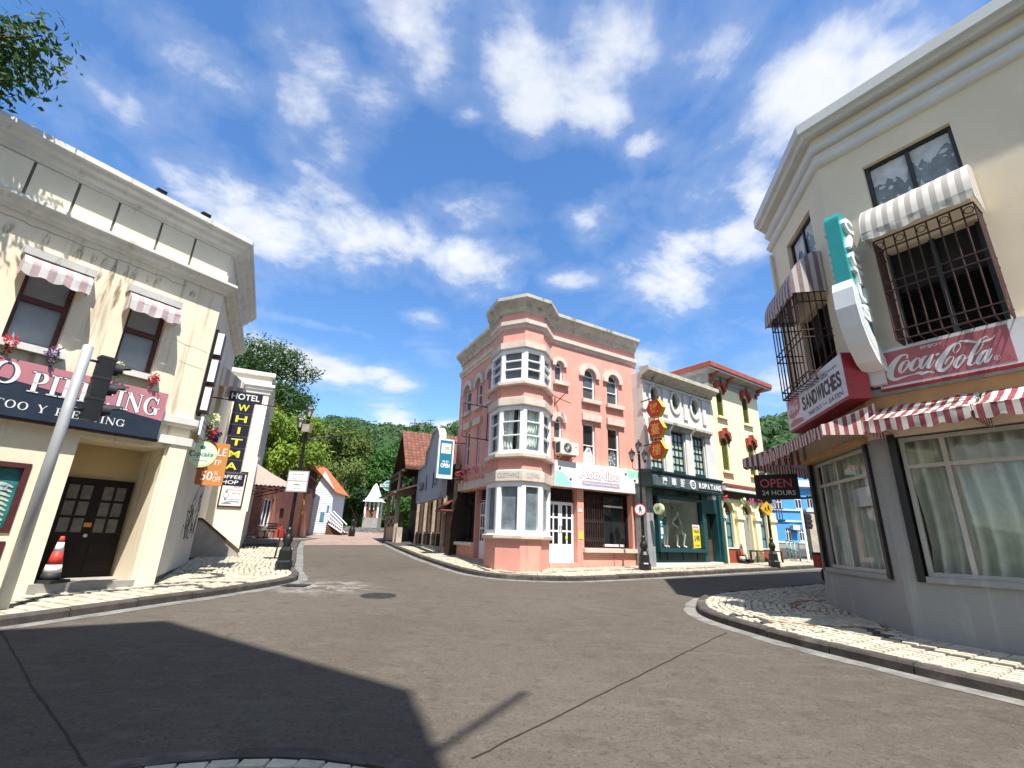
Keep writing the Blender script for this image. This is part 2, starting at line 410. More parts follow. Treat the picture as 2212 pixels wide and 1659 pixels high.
pm('orange_sign', (.56, .22, .055), .5, .06, 2, .03, 60)
pm('dull_orange', (.45, .13, .03), .5, .06, 2, .03, 60)
pm('lime_sign', (.58, .68, .36), .5, .05, 3, .03, 60)
pm('pale_lime', (.72, .80, .55), .5, .05, 3, .03, 60)
pm('teal_ink', (.02, .27, .26), .5)
pm('yellow_letter', (.72, .70, .05), .5)
pm('purple_black', (.018, .015, .030), .4, .1, 3, .03, 60)
pm('paper_white', (.76, .75, .72), .7, .04, 4)
pm('red_ink', (.42, .035, .035), .5)
pm('dark_ink', (.04, .04, .05), .6)
pm('grey_ink', (.25, .25, .27), .6)
pm('blue_ink', (.03, .10, .28), .6)
pm('poster_teal', (.02, .17, .18), .4, .5, 6)
pm('poster_pale', (.55, .62, .50), .4, .25, 9)
pm('spray_black', (.012, .012, .014), .7, .2, 6, 0)
pm('brown_plastic', (.12, .055, .05), .5, .15, 4)
pm('red_flower', (.50, .02, .03), .7, .35, 25, 0)
pm('purple_flower', (.12, .035, .18), .7, .35, 25, 0)
pm('cream_flower', (.70, .72, .35), .7, .25, 25, 0)
pm('pink_flower', (.60, .12, .28), .7, .3, 25, 0)
pm('vine_green', (.05, .13, .02), .7, .4, 20, 0)
pm('cone_red', (.58, .045, .035), .5, .08, 5, .05)
pm('cone_white', (.78, .77, .76), .5, .05, 5, .05)
pm('cone_black', (.025, .025, .028), .6, .2, 5, .1)
pm('curtain_white', (.74, .76, .74), .9, .10, 6, .1, 30)
pm('curtain_dim', (.15, .14, .12), .9, .25, 8, .1, 30)
pm('curtain_grey', (.52, .53, .47), .9, .12, 6, .1, 30)
pm('blind_blue', (.30, .34, .38), .8, .08, 3, .05)
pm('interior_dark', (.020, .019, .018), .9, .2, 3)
pm('dark_pane', (.018, .021, .024), .06, .1, 2, 0, spec=.6)
pm('grey_pane', (.075, .085, .092), .08, .25, 2.5, 0, spec=.6)
pm('film_pane', (.16, .20, .22), .25, .3, 3, 0, spec=.5)
pm('torn_film', (.55, .57, .58), .6, .2, 5, .1)
pm('blue_pane', (.09, .24, .33), .1, .25, 3, 0, spec=.6)
pm('white_upvc', (.84, .85, .86), .45, .03, 3, .02)
pm('pink_wall', (.72, .335, .265), .85, .06, 1.3, .12, 90, stain=((.30, .10, .07), .30, .5), grime=((.55, .30, .24), .2))
pm('pink_stone', (.62, .53, .45), .85, .10, 3, .15, 70, stain=((.22, .18, .15), .45, .9))
pm('teal_paint', (.012, .065, .075), .45, .15, 2.5, .06, 60, grime=((.03, .12, .13), .4))
pm('teal_dark', (.010, .030, .032), .45, .2, 3, .06, 60)
pm('grey_plaster', (.66, .645, .61), .88, .10, 1.6, .15, 70, stain=((.20, .19, .17), .5, .5))
pm('slate_face', (.085, .115, .125), .5, .3, 4, .06, 60)
pm('slate_trim', (.30, .31, .31), .85, .15, 3, .2, 60, stain=((.08, .08, .08), .5, .9))
pm('yellow_wall', (.86, .77, .49), .85, .03, 1.2, .06, 90)
pm('brick_red_paint', (.32, .062, .030), .7, .12, 4, .1, 60)
pm('oxide_roof', (.34, .090, .055), .75, .15, 3, .15, 60)
pm('olive_shutter', (.16, .165, .022), .65, .12, 5, .08, 60)
pm('dark_teal_frame', (.015, .045, .055), .5, .1)
pm('green_pane', (.28, .42, .24), .15, .35, 9, 0, spec=.6)
pm('lemon_pane', (.50, .58, .30), .2, .3, 9, 0, spec=.5)
pm('pale_blue_pane', (.36, .48, .60), .2, .3, 9, 0, spec=.5)
pm('hex_red', (.36, .028, .014), .5, .08, 4, .05)
pm('hex_yellow', (.70, .48, .05), .5, .08, 4, .05)
pm('gold_letter', (.62, .36, .10), .4, .1, 4, 0, metal=.2)
pm('dark_timber', (.030, .018, .013), .75, .35, 5, .3, 40)
pm('brown_timber', (.10, .052, .030), .75, .3, 5, .3, 40)
pm('pale_timber', (.36, .30, .23), .8, .2, 6, .25, 40)
pm('ochre_timber', (.34, .19, .06), .75, .2, 6, .2, 40)
pm('roof_tile', (.20, .075, .046), .75, .18, 6, .15, 60, island=.25)
pm('orange_roof', (.46, .15, .055), .75, .15, 4, .15, 60)
pm('clapboard', (.70, .71, .72), .7, .06, 3, .06, 60)
pm('rendered_grey', (.37, .40, .44), .85, .10, 1.8, .15, 70, stain=((.16, .17, .19), .45, .6))
pm('old_cream_wall', (.50, .42, .33), .9, .2, 2.2, .2, 60, stain=((.12, .09, .07), .7, .8))
pm('brick_wall', (.28, .105, .070), .85, .25, 5, .3, 50, grime=((.36, .24, .18), .35))
pm('salmon_wall', (.48, .20, .13), .85, .12, 2, .15, 60)
pm('canvas_beige', (.60, .50, .44), .8, .06, 3, .08, 60)
pm('sky_blue_wall', (.085, .32, .60), .8, .05, 1.5, .08, 80)
pm('navy_iron', (.012, .022, .07), .5, .15)
pm('mint_rail', (.28, .52, .48), .5, .08)
pm('deli_wall', (.74, .64, .475), .88, .04, 1.2, .10, 120)
pm('deli_trim', (.62, .63, .61), .7, .05, 2, .06, 60)
pm('deli_grey', (.29, .30, .295), .8, .06, 1.4, .08, 90, stain=((.50, .51, .52), .5, .25))
pm('deli_drip', (.25, .33, .33), .7, .2, 6, .2, 60)
pm('peel_orange', (.52, .31, .15), .85, .1, 4, .15, 60)
pm('red_box', (.30, .016, .022), .45, .08, 3, .04)
pm('coke_red', (.40, .125, .145), .5, .08, 2, .03, 60)
pm('faded_red', (.44, .17, .19), .5, .06, 2, .03, 60)
pm('faded_white', (.66, .68, .70), .5, .04, 2, .03, 60)
pm('sign_grey', (.62, .64, .67), .5, .04, 2, .03, 60)
pm('charcoal_letter', (.05, .055, .065), .6)
pm('cafe_teal', (.015, .30, .30), .35, .06, 3, .02, spec=.5)
pm('cafe_white', (.72, .75, .76), .4, .04, 3, .03)
pm('cafe_mesh', (.60, .66, .67), .5, .06, 40, .3, 70)
pm('louvre_black', (.012, .012, .012), .5, .2)
pm('window_alu', (.50, .49, .46), .5, .08, 4, .04, metal=.2)
pm('black_board', (.010, .009, .010), .3, .2, 3, .02)
pm('neon_red', (.60, .10, .13), .4)
pm('cold_white', (.62, .66, .62), .4)
pm('mint_sign', (.35, .72, .60), .5, .04, 3)
pm('mauve_bar', (.45, .33, .46), .5, .06, 3)
pm('lilac_line', (.40, .22, .32), .5)
pm('yellow_sign', (.72, .42, .02), .45, .06, 4, .03)
pm('yellow_paper', (.80, .66, .06), .6, .05, 4)
pm('mannequin', (.80, .77, .73), .35, .03, 3, 0, spec=.5)
pm('cloth_grey', (.10, .115, .11), .9, .2, 12, .2, 60)
pm('cloth_tan', (.38, .24, .17), .9, .2, 12, .2, 60)
pm('cloth_white', (.65, .62, .58), .9, .1, 12, .2, 60)
pm('shop_wall', (.62, .61, .58), .9, .15, 3)
pm('ac_white', (.66, .65, .60), .5, .06, 4, .04)
pm('blue_banner', (.012, .19, .30), .5, .06, 2, .03)
pm('bark', (.10, .075, .055), .9, .3, 8, .5, 30)
pm('well_white', (.74, .74, .73), .7, .05, 3, .08)
pm('white_lamp_glass', (.55, .53, .47), .25, .1, 5, 0)
pm('hill_soil', (.030, .055, .018), .95, .3, .06, .3, 2)
pm('grass_ground', (.06, .10, .03), .95, .3, .4, .3, 8)
pm('red_plastic', (.55, .03, .03), .4)
pm('pylon_steel', (.20, .24, .27), .5, .1, 2, 0, metal=.3)
glassmat('clear_glass', (.95, .98, .97), .22)
glassmat('shop_glass', (.97, .985, .98), .25)
stripemat('stripe_red', (.66, .62, .56), (.30, .075, .085), 7.5, fade=.22)
stripemat('stripe_rose', (.76, .73, .70), (.56, .42, .42), 4.6, fade=.35)
stripemat('stripe_grey', (.72, .70, .62), (.42, .39, .37), 6.5, fade=.25)
stripemat('stripe_mauve', (.58, .54, .52), (.26, .18, .19), 6.0, fade=.30)
def _road(m):
    b = m.node_tree.nodes['Principled BSDF']; b.inputs['Roughness'].default_value = .88; b.inputs['Specular IOR Level'].default_value = .25
    tc = nd(m, 'ShaderNodeTexCoord'); V = tc.outputs['Object']
    rot = nd(m, 'ShaderNodeMapping'); rot.inputs['Rotation'].default_value = (0, 0, rad(-8)); rot.inputs['Scale'].default_value = (1.1, 3.0, 1); lk(m, V, rot.inputs['Vector'])
    broom = mnz(m, rot.outputs[0], 2.2, 7, .68)
    c = mmix(m, mrange(m, mnz(m, V, .28, 5), .3, .7), (.082, .068, .053), (.105, .089, .071))
    c = mmix(m, mrange(m, broom, .46, .70, 0, .50), c, (.135, .118, .099))
    c = mmix(m, mrange(m, mnz(m, V, 1.1, 8, .7), .56, .74, 0, .5), c, (.048, .041, .035))
    c = mmix(m, mrange(m, mnz(m, V, 55, 3, .6), .55, .72, 0, .55), c, (.18, .16, .138))
    c = mmix(m, mrange(m, mnz(m, V, 30, 3, .6), .54, .68, 0, .65), c, (.04, .034, .03))
    c = mmix(m, mrange(m, mnz(m, V, 17, 5, .7), .50, .68, 0, .30), c, (.150, .132, .112))
    c = mmix(m, mrange(m, mnz(m, V, 3.4, 6, .7), .52, .68, 0, .50), c, (.055, .046, .039))
    vd = nd(m, 'ShaderNodeVectorMath', operation='DISTANCE'); lk(m, V, vd.inputs[0]); vd.inputs[1].default_value = (-4.0, 11.3, .42)
    near = mrange(m, vd.outputs['Value'], 1.5, .2); mul = nd(m, 'ShaderNodeMath', operation='MULTIPLY'); lk(m, near, mul.inputs[0]); lk(m, mrange(m, mnz(m, V, 2.6, 7, .7), .42, .66), mul.inputs[1])
    c = mmix(m, mul.outputs[0], c, (.33, .31, .28))
    lk(m, c, b.inputs['Base Color'])
    bp = nd(m, 'ShaderNodeBump'); bp.inputs['Strength'].default_value = .5; bp.inputs['Distance'].default_value = .015
    lk(m, mnz(m, V, 90, 5, .7), bp.inputs['Height']); lk(m, bp.outputs[0], b.inputs['Normal'])
_DEF['road_concrete'] = _road
def _plaza(m):
    b = m.node_tree.nodes['Principled BSDF']; b.inputs['Roughness'].default_value = .9
    tc = nd(m, 'ShaderNodeTexCoord'); V = tc.outputs['Object']
    br = nd(m, 'ShaderNodeTexBrick'); br.inputs['Scale'].default_value = 1.0; br.inputs['Brick Width'].default_value = .34; br.inputs['Row Height'].default_value = .22; br.inputs['Mortar Size'].default_value = .012
    br.inputs['Color1'].default_value = (.24, .155, .12, 1); br.inputs['Color2'].default_value = (.33, .24, .19, 1); br.inputs['Mortar'].default_value = (.13, .11, .09, 1); lk(m, V, br.inputs['Vector'])
    c = mmix(m, mrange(m, mnz(m, V, .7, 6), .4, .7, 0, .5), br.outputs[0], (.30, .24, .20))
    lk(m, c, b.inputs['Base Color'])
_DEF['plaza_brick'] = _plaza
def _stain(m):
    N = m.node_tree.nodes; b = N['Principled BSDF']; b.inputs['Roughness'].default_value = .9; b.inputs['Base Color'].default_value = (.20, .155, .09, 1)
    tc = nd(m, 'ShaderNodeTexCoord'); V = tc.outputs['Object']
    lk(m, mrange(m, mnz(m, mapping(m, V, (9, 9, 2.2)), 1.6, 6, .7), .40, .68, 0, .62), b.inputs['Alpha'])
_DEF['water_stain'] = _stain
def leafmat(name, c1, c2, c3, tr=.35):
    def f(m):
        b = m.node_tree.nodes['Principled BSDF']; b.inputs['Roughness'].default_value = .55; b.inputs['Specular IOR Level'].default_value = .3
        g = nd(m, 'ShaderNodeNewGeometry'); tc = nd(m, 'ShaderNodeTexCoord')
        c = mmix(m, g.outputs['Random Per Island'], c1, c2)
        c = mmix(m, mrange(m, mnz(m, tc.outputs['Object'], .55, 3), .42, .66, 0, .8), c, c3)
        lk(m, c, b.inputs['Base Color'])
        t = nd(m, 'ShaderNodeBsdfTranslucent'); lk(m, c, t.inputs[0]); mx = nd(m, 'ShaderNodeMixShader'); mx.inputs[0].default_value = tr
        o = m.node_tree.nodes['Material Output']; lk(m, b.outputs[0], mx.inputs[1]); lk(m, t.outputs[0], mx.inputs[2]); lk(m, mx.outputs[0], o.inputs[0])
    _DEF[name] = f
leafmat('leaf_mid', (.028, .070, .014), (.060, .120, .024), (.040, .095, .020))
leafmat('leaf_dark', (.016, .042, .012), (.036, .078, .020), (.022, .055, .014))
leafmat('leaf_lime', (.20, .30, .03), (.30, .40, .06), (.15, .25, .03))
leafmat('leaf_olive', (.10, .15, .025), (.17, .21, .05), (.07, .115, .02))
leafmat('leaf_green', (.035, .11, .015), (.07, .17, .03), (.045, .13, .02))
leafmat('leaf_hill', (.022, .060, .014), (.052, .105, .024), (.030, .075, .016), .2)

# ------------------------------------------------------------------ ground, road, pavements
def sheet(name, pts, mat, dz, nx=None):
    mb = MB(); mb.face([mb.p(x, y, gz(x, y) + dz) for x, y in pts]); return setting(mb.build(name, mat))
def grid_sheet(name, x0, x1, y0, y1, step, zf, mat):
    mb = MB(); nx = int((x1 - x0) / step); ny = int((y1 - y0) / step)
    for j in range(ny + 1):
        for i in range(nx + 1):
            x, y = x0 + (x1 - x0) * i / nx, y0 + (y1 - y0) * j / ny; mb.p(x, y, zf(x, y))
    for j in range(ny):
        for i in range(nx): mb.face((j * (nx + 1) + i, j * (nx + 1) + i + 1, (j + 1) * (nx + 1) + i + 1, (j + 1) * (nx + 1) + i), True)
    return setting(mb.build(name, mat, norm=False))
def hill_z(x, y):
    d = math.hypot(x, y)
    # a wooded ridge beyond the town, highest ahead-left and on the far right
    t = max(0., min(1., (d - 75) / 150)); t = t * t * (3 - 2 * t)
    az = math.degrees(math.atan2(x, y))
    hh = 38 + 2.5 * math.exp(-((az + 20.5) / 3.5) ** 2) - 9 / (1 + math.exp((az + 25.5) / 1.2)) + 2.5 * math.exp(-((az + 6) / 6) ** 2) + 4 * math.exp(-((az - 31) / 7) ** 2) + .8 * math.sin(az * .9)
    if y < 0: hh *= max(0., 1 + y / 120)
    n = mnoise.noise(Vector((x * .02, y * .02, 1.3))) * 2.5 + mnoise.noise(Vector((x * .05, y * .05, 5.3))) * 1.2
    return gz(x, y) - .12 + t * (hh + n) if t > 0 else gz(x, y) - .12
grid_sheet('ground', -420, 420, -160, 460, 6.0, hill_z, 'grass_ground')
sheet('road', [(-32, -30), (46, -30), (46, 46), (-32, 46)], 'road_concrete', 0.0)
sheet('plaza', [(-10.1, 24.1), (-6.3, 26.3), (-7.0, 28.5), (-8, 40), (-8, 54), (-22, 54), (-16, 40), (-14.0, 36.8), (-12.4, 30)], 'plaza_brick', 0.004)

from mathutils.geometry import intersect_point_line
def arcpts(P, n=6): return spline(P, n)
K_LEFT = arcpts([(-15.5, -5.0), (-9.3, 2.6), (-7.4, 5.4), (-6.55, 7.0), (-5.95, 8.5), (-5.35, 10.0), (-4.98, 11.2), (-4.93, 12.0), (-5.2, 12.75), (-5.85, 14.0), (-7.05, 16.9), (-9.0, 21.5), (-10.6, 25.5), (-12.0, 29.2)], 5)
K_MID = arcpts([(-7.2, 28.6), (-6.2, 26.1), (-4.9, 22.8), (-3.4, 19.2), (-2.2, 16.6), (-1.35, 14.9), (-.55, 13.95), (.4, 13.55), (1.6, 13.6), (2.9, 14.2), (4.3, 15.05), (7.5, 17.1), (10.76, 19.2), (13.2, 20.8), (20, 25.3), (30, 32)], 5)
K_RIGHT = arcpts([(30, 27.5), (20, 21.2), (12, 16.1), (8.6, 14.0), (6.6, 12.75), (5.3, 11.95), (4.4, 11.2), (3.86, 10.3), (3.58, 9.4), (3.66, 8.6), (4.02, 7.5), (4.56, 6.45), (5.2, 5.4), (6.6, 3.3), (9.0, -.3), (12, -4.8)], 5)
K_NEAR = arcpts([(-9.5, -7.5), (-5.2, -.6), (-3.9, 1.5), (-3.1, 2.75), (-2.3, 3.42), (-1.4, 3.66), (-.55, 3.52), (.25, 3.0), (1.0, 2.0), (2.4, -.2), (6.5, -6.6)], 6)
def off_line(P, d):                           # offset to the right of travel
    out = []
    for i, q in enumerate(P):
        a = Vector(P[max(i - 1, 0)]); b = Vector(P[min(i + 1, len(P) - 1)]); t = (b - a).normalized(); out.append((q[0] + t.y * d, q[1] - t.x * d))
    return out
class Pave: pass
def pavement(name, kerb, side, inner, dz=PV):
    """side=+1: the pavement lies to the right of the kerb line's travel"""
    o = Pave()
    edge = off_line(kerb, .17 * side); o.poly = edge + inner; o.kerb = kerb; o.side = side
    mb = MB(); mb.face([mb.p(x, y, gz(x, y) + dz - .024) for x, y in o.poly])
    o.obj = setting(mb.build(name, 'joint_sand'))
    # kerb stones, each its own
    L = [0]
    for a, b in zip(kerb, kerb[1:]): L.append(L[-1] + math.hypot(b[0] - a[0], b[1] - a[1]))
    def at(s):
        for k in range(len(L) - 1):
            if L[k + 1] >= s:
                t = (s - L[k]) / (L[k + 1] - L[k]); return (kerb[k][0] + (kerb[k + 1][0] - kerb[k][0]) * t, kerb[k][1] + (kerb[k + 1][1] - kerb[k][1]) * t)
        return kerb[-1]
    s = 0
    while s < L[-1] - .3:
        ln = .92; q = [at(s + .008 + (ln - .016) * k / 3) for k in range(4)]
        s += ln
        if not (-11 < q[1][0] < 20 and 1 < q[1][1] < 30): continue
        j = rnd.uniform(-.008, .008)
        mb = MB(); mb.sweep(q, [(0.02, -.12), (0, -.1), (0.0, dz - .03 + j), (.025, dz - .002 + j), (.165, dz + j), (.165, -.12)], side, gz)
        mb.build('kerb_stone', 'kerb_granite', o.obj)
    # rough cement gutter laid against the kerb
    mb = MB(); A = kerb; n = len(kerb)
    B = off_line(kerb, -side * .26)
    ia = []; ib = []
    for k in range(n):
        j = mnoise.noise(Vector((kerb[k][0] * 2.7, kerb[k][1] * 2.7, 0))) * .10 - .05
        bx, by = B[k][0] + (B[k][0] - A[k][0]) * j * 2, B[k][1] + (B[k][1] - A[k][1]) * j * 2
        ia.append(mb.p(A[k][0], A[k][1], gz(*A[k]) + .010)); ib.append(mb.p(bx, by, gz(bx, by) + .005))
    for k in range(n - 1): mb.face((ia[k], ia[k + 1], ib[k + 1], ib[k]))
    mb.build('gutter', 'gutter_cement', o.obj)
    return o
PAV_L = pavement('pavement', K_LEFT, -1, [(-16, 31), (-22, 26), (-22, -5)])
PAV_M = pavement('pavement', K_MID, -1, [(30, 45), (5, 40), (-4, 40)])
PAV_R = pavement('pavement', K_RIGHT, -1, [(24, -4.8), (40, 10), (40, 27.5)])
PAV_N = pavement('pavement', K_NEAR, 1, [(6.5, -9), (-9.5, -9)])

def inside(p, poly):
    x, y = p; c = False; n = len(poly); j = n - 1
    for i in range(n):
        xi, yi = poly[i]; xj, yj = poly[j]
        if (yi > y) != (yj > y) and x < (xj - xi) * (y - yi) / (yj - yi) + xi: c = not c
        j = i
    return c
def dseg(p, line):
    d = 9e9
    for a, b in zip(line, line[1:]):
        ax, ay = a; bx, by = b; dx, dy = bx - ax, by - ay; l2 = dx * dx + dy * dy or 1e-9
        t = max(0, min(1, ((p[0] - ax) * dx + (p[1] - ay) * dy) / l2)); d = min(d, math.hypot(p[0] - ax - t * dx, p[1] - ay - t * dy))
    return d
def cobble(mb, cx, cy, lx, ly, ang, z, h=.012):
    ca, sa = math.cos(ang), math.sin(ang)
    def q(a, b, zz): return mb.p(cx + a * ca - b * sa, cy + a * sa + b * ca, zz)
    hx, hy = lx / 2, ly / 2; e = .008
    j = [rnd.uniform(-.006, .006) for _ in range(8)]
    lo = [q(-hx + j[0], -hy + j[1], z - .035), q(hx + j[2], -hy + j[3], z - .035), q(hx + j[4], hy + j[5], z - .035), q(-hx + j[6], hy + j[7], z - .035)]
    hi = [q(-hx + e + j[0], -hy + e + j[1], z), q(hx - e + j[2], -hy + e + j[3], z), q(hx - e + j[4], hy - e + j[5], z), q(-hx + e + j[6], hy - e + j[7], z)]
    mb.face(hi)
    for k in range(4): mb.face((lo[k], lo[(k + 1) % 4], hi[(k + 1) % 4], hi[k]))
def ringpts(cx, cy, r0, r1, a0, a1, n=14):
    return [(cx + (r0 + (r1 - r0) * k / n) * math.cos(rad(a0 + (a1 - a0) * k / n)), cy + (r0 + (r1 - r0) * k / n) * math.sin(rad(a0 + (a1 - a0) * k / n))) for k in range(n + 1)]
def lay(pav, rows, lx, ly, box, avoid, dark, red, seen, where=None, loose=0.0, gu=.88, gv=.86):
    """lay stones in courses that follow the kerb; the ones that show largest become pieces of their own"""
    K = pav.kerb; S = [0]
    for a, b in zip(K, K[1:]): S.append(S[-1] + math.hypot(b[0] - a[0], b[1] - a[1]))
    out = []; s = lx / 2; k = 0
    while s < S[-1]:
        while S[k + 1] < s: k += 1
        t = (s - S[k]) / (S[k + 1] - S[k]); px, py = K[k][0] + (K[k + 1][0] - K[k][0]) * t, K[k][1] + (K[k + 1][1] - K[k][1]) * t
        def tang(i): i0, i1 = max(i - 1, 0), min(i + 1, len(K) - 1); return Vector((K[i1][0] - K[i0][0], K[i1][1] - K[i0][1])).normalized()
        d = (tang(k) * (1 - t) + tang(k + 1) * t).normalized(); n = Vector((d.y, -d.x)) * pav.side
        for r in range(rows):
            q = .17 + (r + .5) * ly; out.append((px + n.x * q, py + n.y * q, math.atan2(d.y, d.x), r))
        s += lx
    out.sort(key=lambda q: q[3]); stones = []; placed = {}
    for x, y, ang, r in out:
        if not (box[0] < x < box[1] and box[2] < y < box[3]) or (where and not where(x, y)) or not inside((x, y), pav.poly) or any(inside((x, y), f) for f in avoid): continue
        cell = (round(x / .4), round(y / .4)); bad = False
        for i in (-1, 0, 1):
            for j in (-1, 0, 1):
                for (qx, qy) in placed.get((cell[0] + i, cell[1] + j), ()):
                    if math.hypot(qx - x, qy - y) < min(lx, ly) * .86: bad = True
        if bad: continue
        placed.setdefault(cell, []).append((x, y))
        stones.append((x + loose * rnd.uniform(-.02, .02), y + loose * rnd.uniform(-.02, .02), ang + loose * (rnd.uniform(-.2, .2) + .5 * math.sin(x * 4.3) * math.cos(y * 3.7))))
    stones.sort(key=lambda q: q[0] ** 2 + q[1] ** 2)
    big = {m: MB() for m in ('limestone', 'basalt', 'redstone')}; n = 0
    for x, y, ang in stones:
        m = 'limestone'
        if any(dseg((x, y), l) < wd for l, wd in red): m = 'redstone'
        if any(dseg((x, y), l) < wd for l, wd in dark): m = 'basalt'
        z = gz(x, y) + PV + rnd.uniform(-.003, .003)
        if n < seen and y > 0.5 and abs(math.degrees(math.atan2(x, y))) < 50:
            mb = MB(); cobble(mb, x, y, lx * gu, ly * gv, ang, z); mb.build('paving_stone', m, pav.obj, loc=(x, y, z), norm=False); n += 1
        else: cobble(big[m], x, y, lx * gu, ly * gv, ang, z)
    for m, mb in big.items():
        if mb.f: stuff(mb.build('paving_stones', m, pav.obj, norm=False))
# ------------------------------------------------------------------ shared building pieces
def window(par, F, u0, u1, z0, z1, w=-.15, fr='white_upvc', pane='dark_pane', fw=.05, cols=(), rows=(), rise=0, d=.05, bar=.03, name='window'):
    mb = MB(F); e = z1 - rise
    mb.box(u0, u0 + fw, z0, e, w, w + d); mb.box(u1 - fw, u1, z0, e, w, w + d); mb.box(u0 + fw, u1 - fw, z0, z0 + fw, w, w + d)
    if rise:
        A = arch(u0, u1, e, rise); B = arch(u0 + fw, u1 - fw, e, rise - fw)
        for k in range(len(A) - 1): mb.prism([A[k], A[k + 1], B[k + 1], B[k]], w, w + d)
    else: mb.box(u0 + fw, u1 - fw, z1 - fw, z1, w, w + d)
    iu0, iu1, iz0, iz1 = u0 + fw, u1 - fw, z0 + fw, (e if rise else z1 - fw)
    cu = [iu0] + [iu0 + (iu1 - iu0) * c for c in cols] + [iu1]; rz = [iz0] + [iz0 + (iz1 - iz0) * r for r in rows] + [iz1]
    for c in cu[1:-1]: mb.box(c - bar / 2, c + bar / 2, iz0, iz1 + (rise - fw if rise else 0), w + .004, w + d - .006)
    for r in rz[1:-1] + ([e] if rise else []): mb.box(iu0, iu1, r - bar / 2, r + bar / 2, w + .006, w + d - .004)
    o = mb.build(name, fr, par)
    for a, b in zip(cu, cu[1:]):
        for c, q in zip(rz, rz[1:]): MB(F).box(a, b, c, q, w - .004, w + .002).build('pane', pane if isinstance(pane, str) else pane(a, c), o)
    if rise: MB(F).prism(arch(iu0, iu1, e, rise - fw), w - .004, w + .002).build('pane', pane if isinstance(pane, str) else pane(iu0, e), o)
    return o
def fabric(name, patches, mat, parent, thick=True):
    """canvas: patches of rows of (position, stripe coordinate)"""
    V = []; Fc = []; UV = []
    for rows in patches:
        n = len(rows[0]); k = len(V)
        for r in rows:
            for p, s in r: V.append(p); UV.append(s)
        for j in range(len(rows) - 1):
            for i in range(n - 1): Fc.append((k + j * n + i, k + j * n + i + 1, k + (j + 1) * n + i + 1, k + (j + 1) * n + i))
    off = wloc(parent)
    me = bpy.data.meshes.new(name); me.from_pydata([tuple(v - off) for v in V], [], Fc); me.materials.append(MAT(mat))
    l = me.uv_layers.new(name='fabric')
    for p in me.polygons:
        p.use_smooth = True
        for li in p.loop_indices: l.data[li].uv = (UV[me.loops[li].vertex_index], 0)
    o = bpy.data.objects.new(name, me); COL.objects.link(o); o.parent = parent
    return o
def awning(F, u0, u1, zt, zf, dep, drop, mat, label, group, scal=.28, curve=0., sides=True, w0=.03, frame='galvanised', seed=0, billow=.012):
    r = random.Random(seed); t = thing('awning', label, 'awning', F.P((u0 + u1) / 2, zf, w0), group)
    n = max(12, int((u1 - u0) / .06)); m = 8
    def pos(i, j):
        u = u0 + (u1 - u0) * i / n; a = j / m
        w = w0 + (dep - w0) * (math.sin(a * math.pi / 2) if curve else a); z = zt + (zf - zt) * ((1 - math.cos(a * math.pi / 2)) if curve else a)
        b = mnoise.noise(Vector((u * 3 + seed, a * 4, seed * 1.7))) * billow - billow * math.sin(a * math.pi)
        return F.P(u, z + b, w)
    top = [[(pos(i, j), i / n * (u1 - u0)) for i in range(n + 1)] for j in range(m + 1)]
    fabric('canvas', [top], mat, t)
    val = []
    for j in range(4):
        row = []
        for i in range(n + 1):
            u = u0 + (u1 - u0) * i / n; sc_ = abs(math.sin(math.pi * (u - u0) / scal))
            dz = (drop - .05 + .05 * sc_) * j / 3; wv = math.sin(u * 17 + seed) * .012 * j / 3 + mnoise.noise(Vector((u * 5, seed, j))) * .015
            p = pos(i, m); q = F.P(u, 0, dep + wv); row.append((Vector((q.x, q.y, p.z - dz)), i / n * (u1 - u0)))
        val.append(row)
    fabric('valance', [val], mat, t)
    if sides:
        for s_, u in ((0, u0), (1, u1)):
            rows = []
            for j in range(m + 1):
                a = j / m; top_p = pos(0 if s_ == 0 else n, j)
                w = w0 + (dep - w0) * (math.sin(a * math.pi / 2) if curve else a)
                bot = F.P(u, zf - drop * .8, w); rows.append([(top_p, w), (Vector((top_p.x, top_p.y, (top_p.z + bot.z) / 2)), w), (Vector((top_p.x, top_p.y, bot.z)), w)])
            fabric('side_flap', [rows], mat, t)
    f = MB(F); f.tube([(u0 + .02, zf - .02, dep - .02), (u1 - .02, zf - .02, dep - .02)], .012)
    for u in (u0 + .02, u1 - .02): f.tube([(u, zt - .02, w0), (u, zf - .02, dep - .02)], .010); f.tube([(u, zf - .02, w0), (u, zf - .02, dep - .02)], .010)
    f.build('frame', frame, t)
    return t
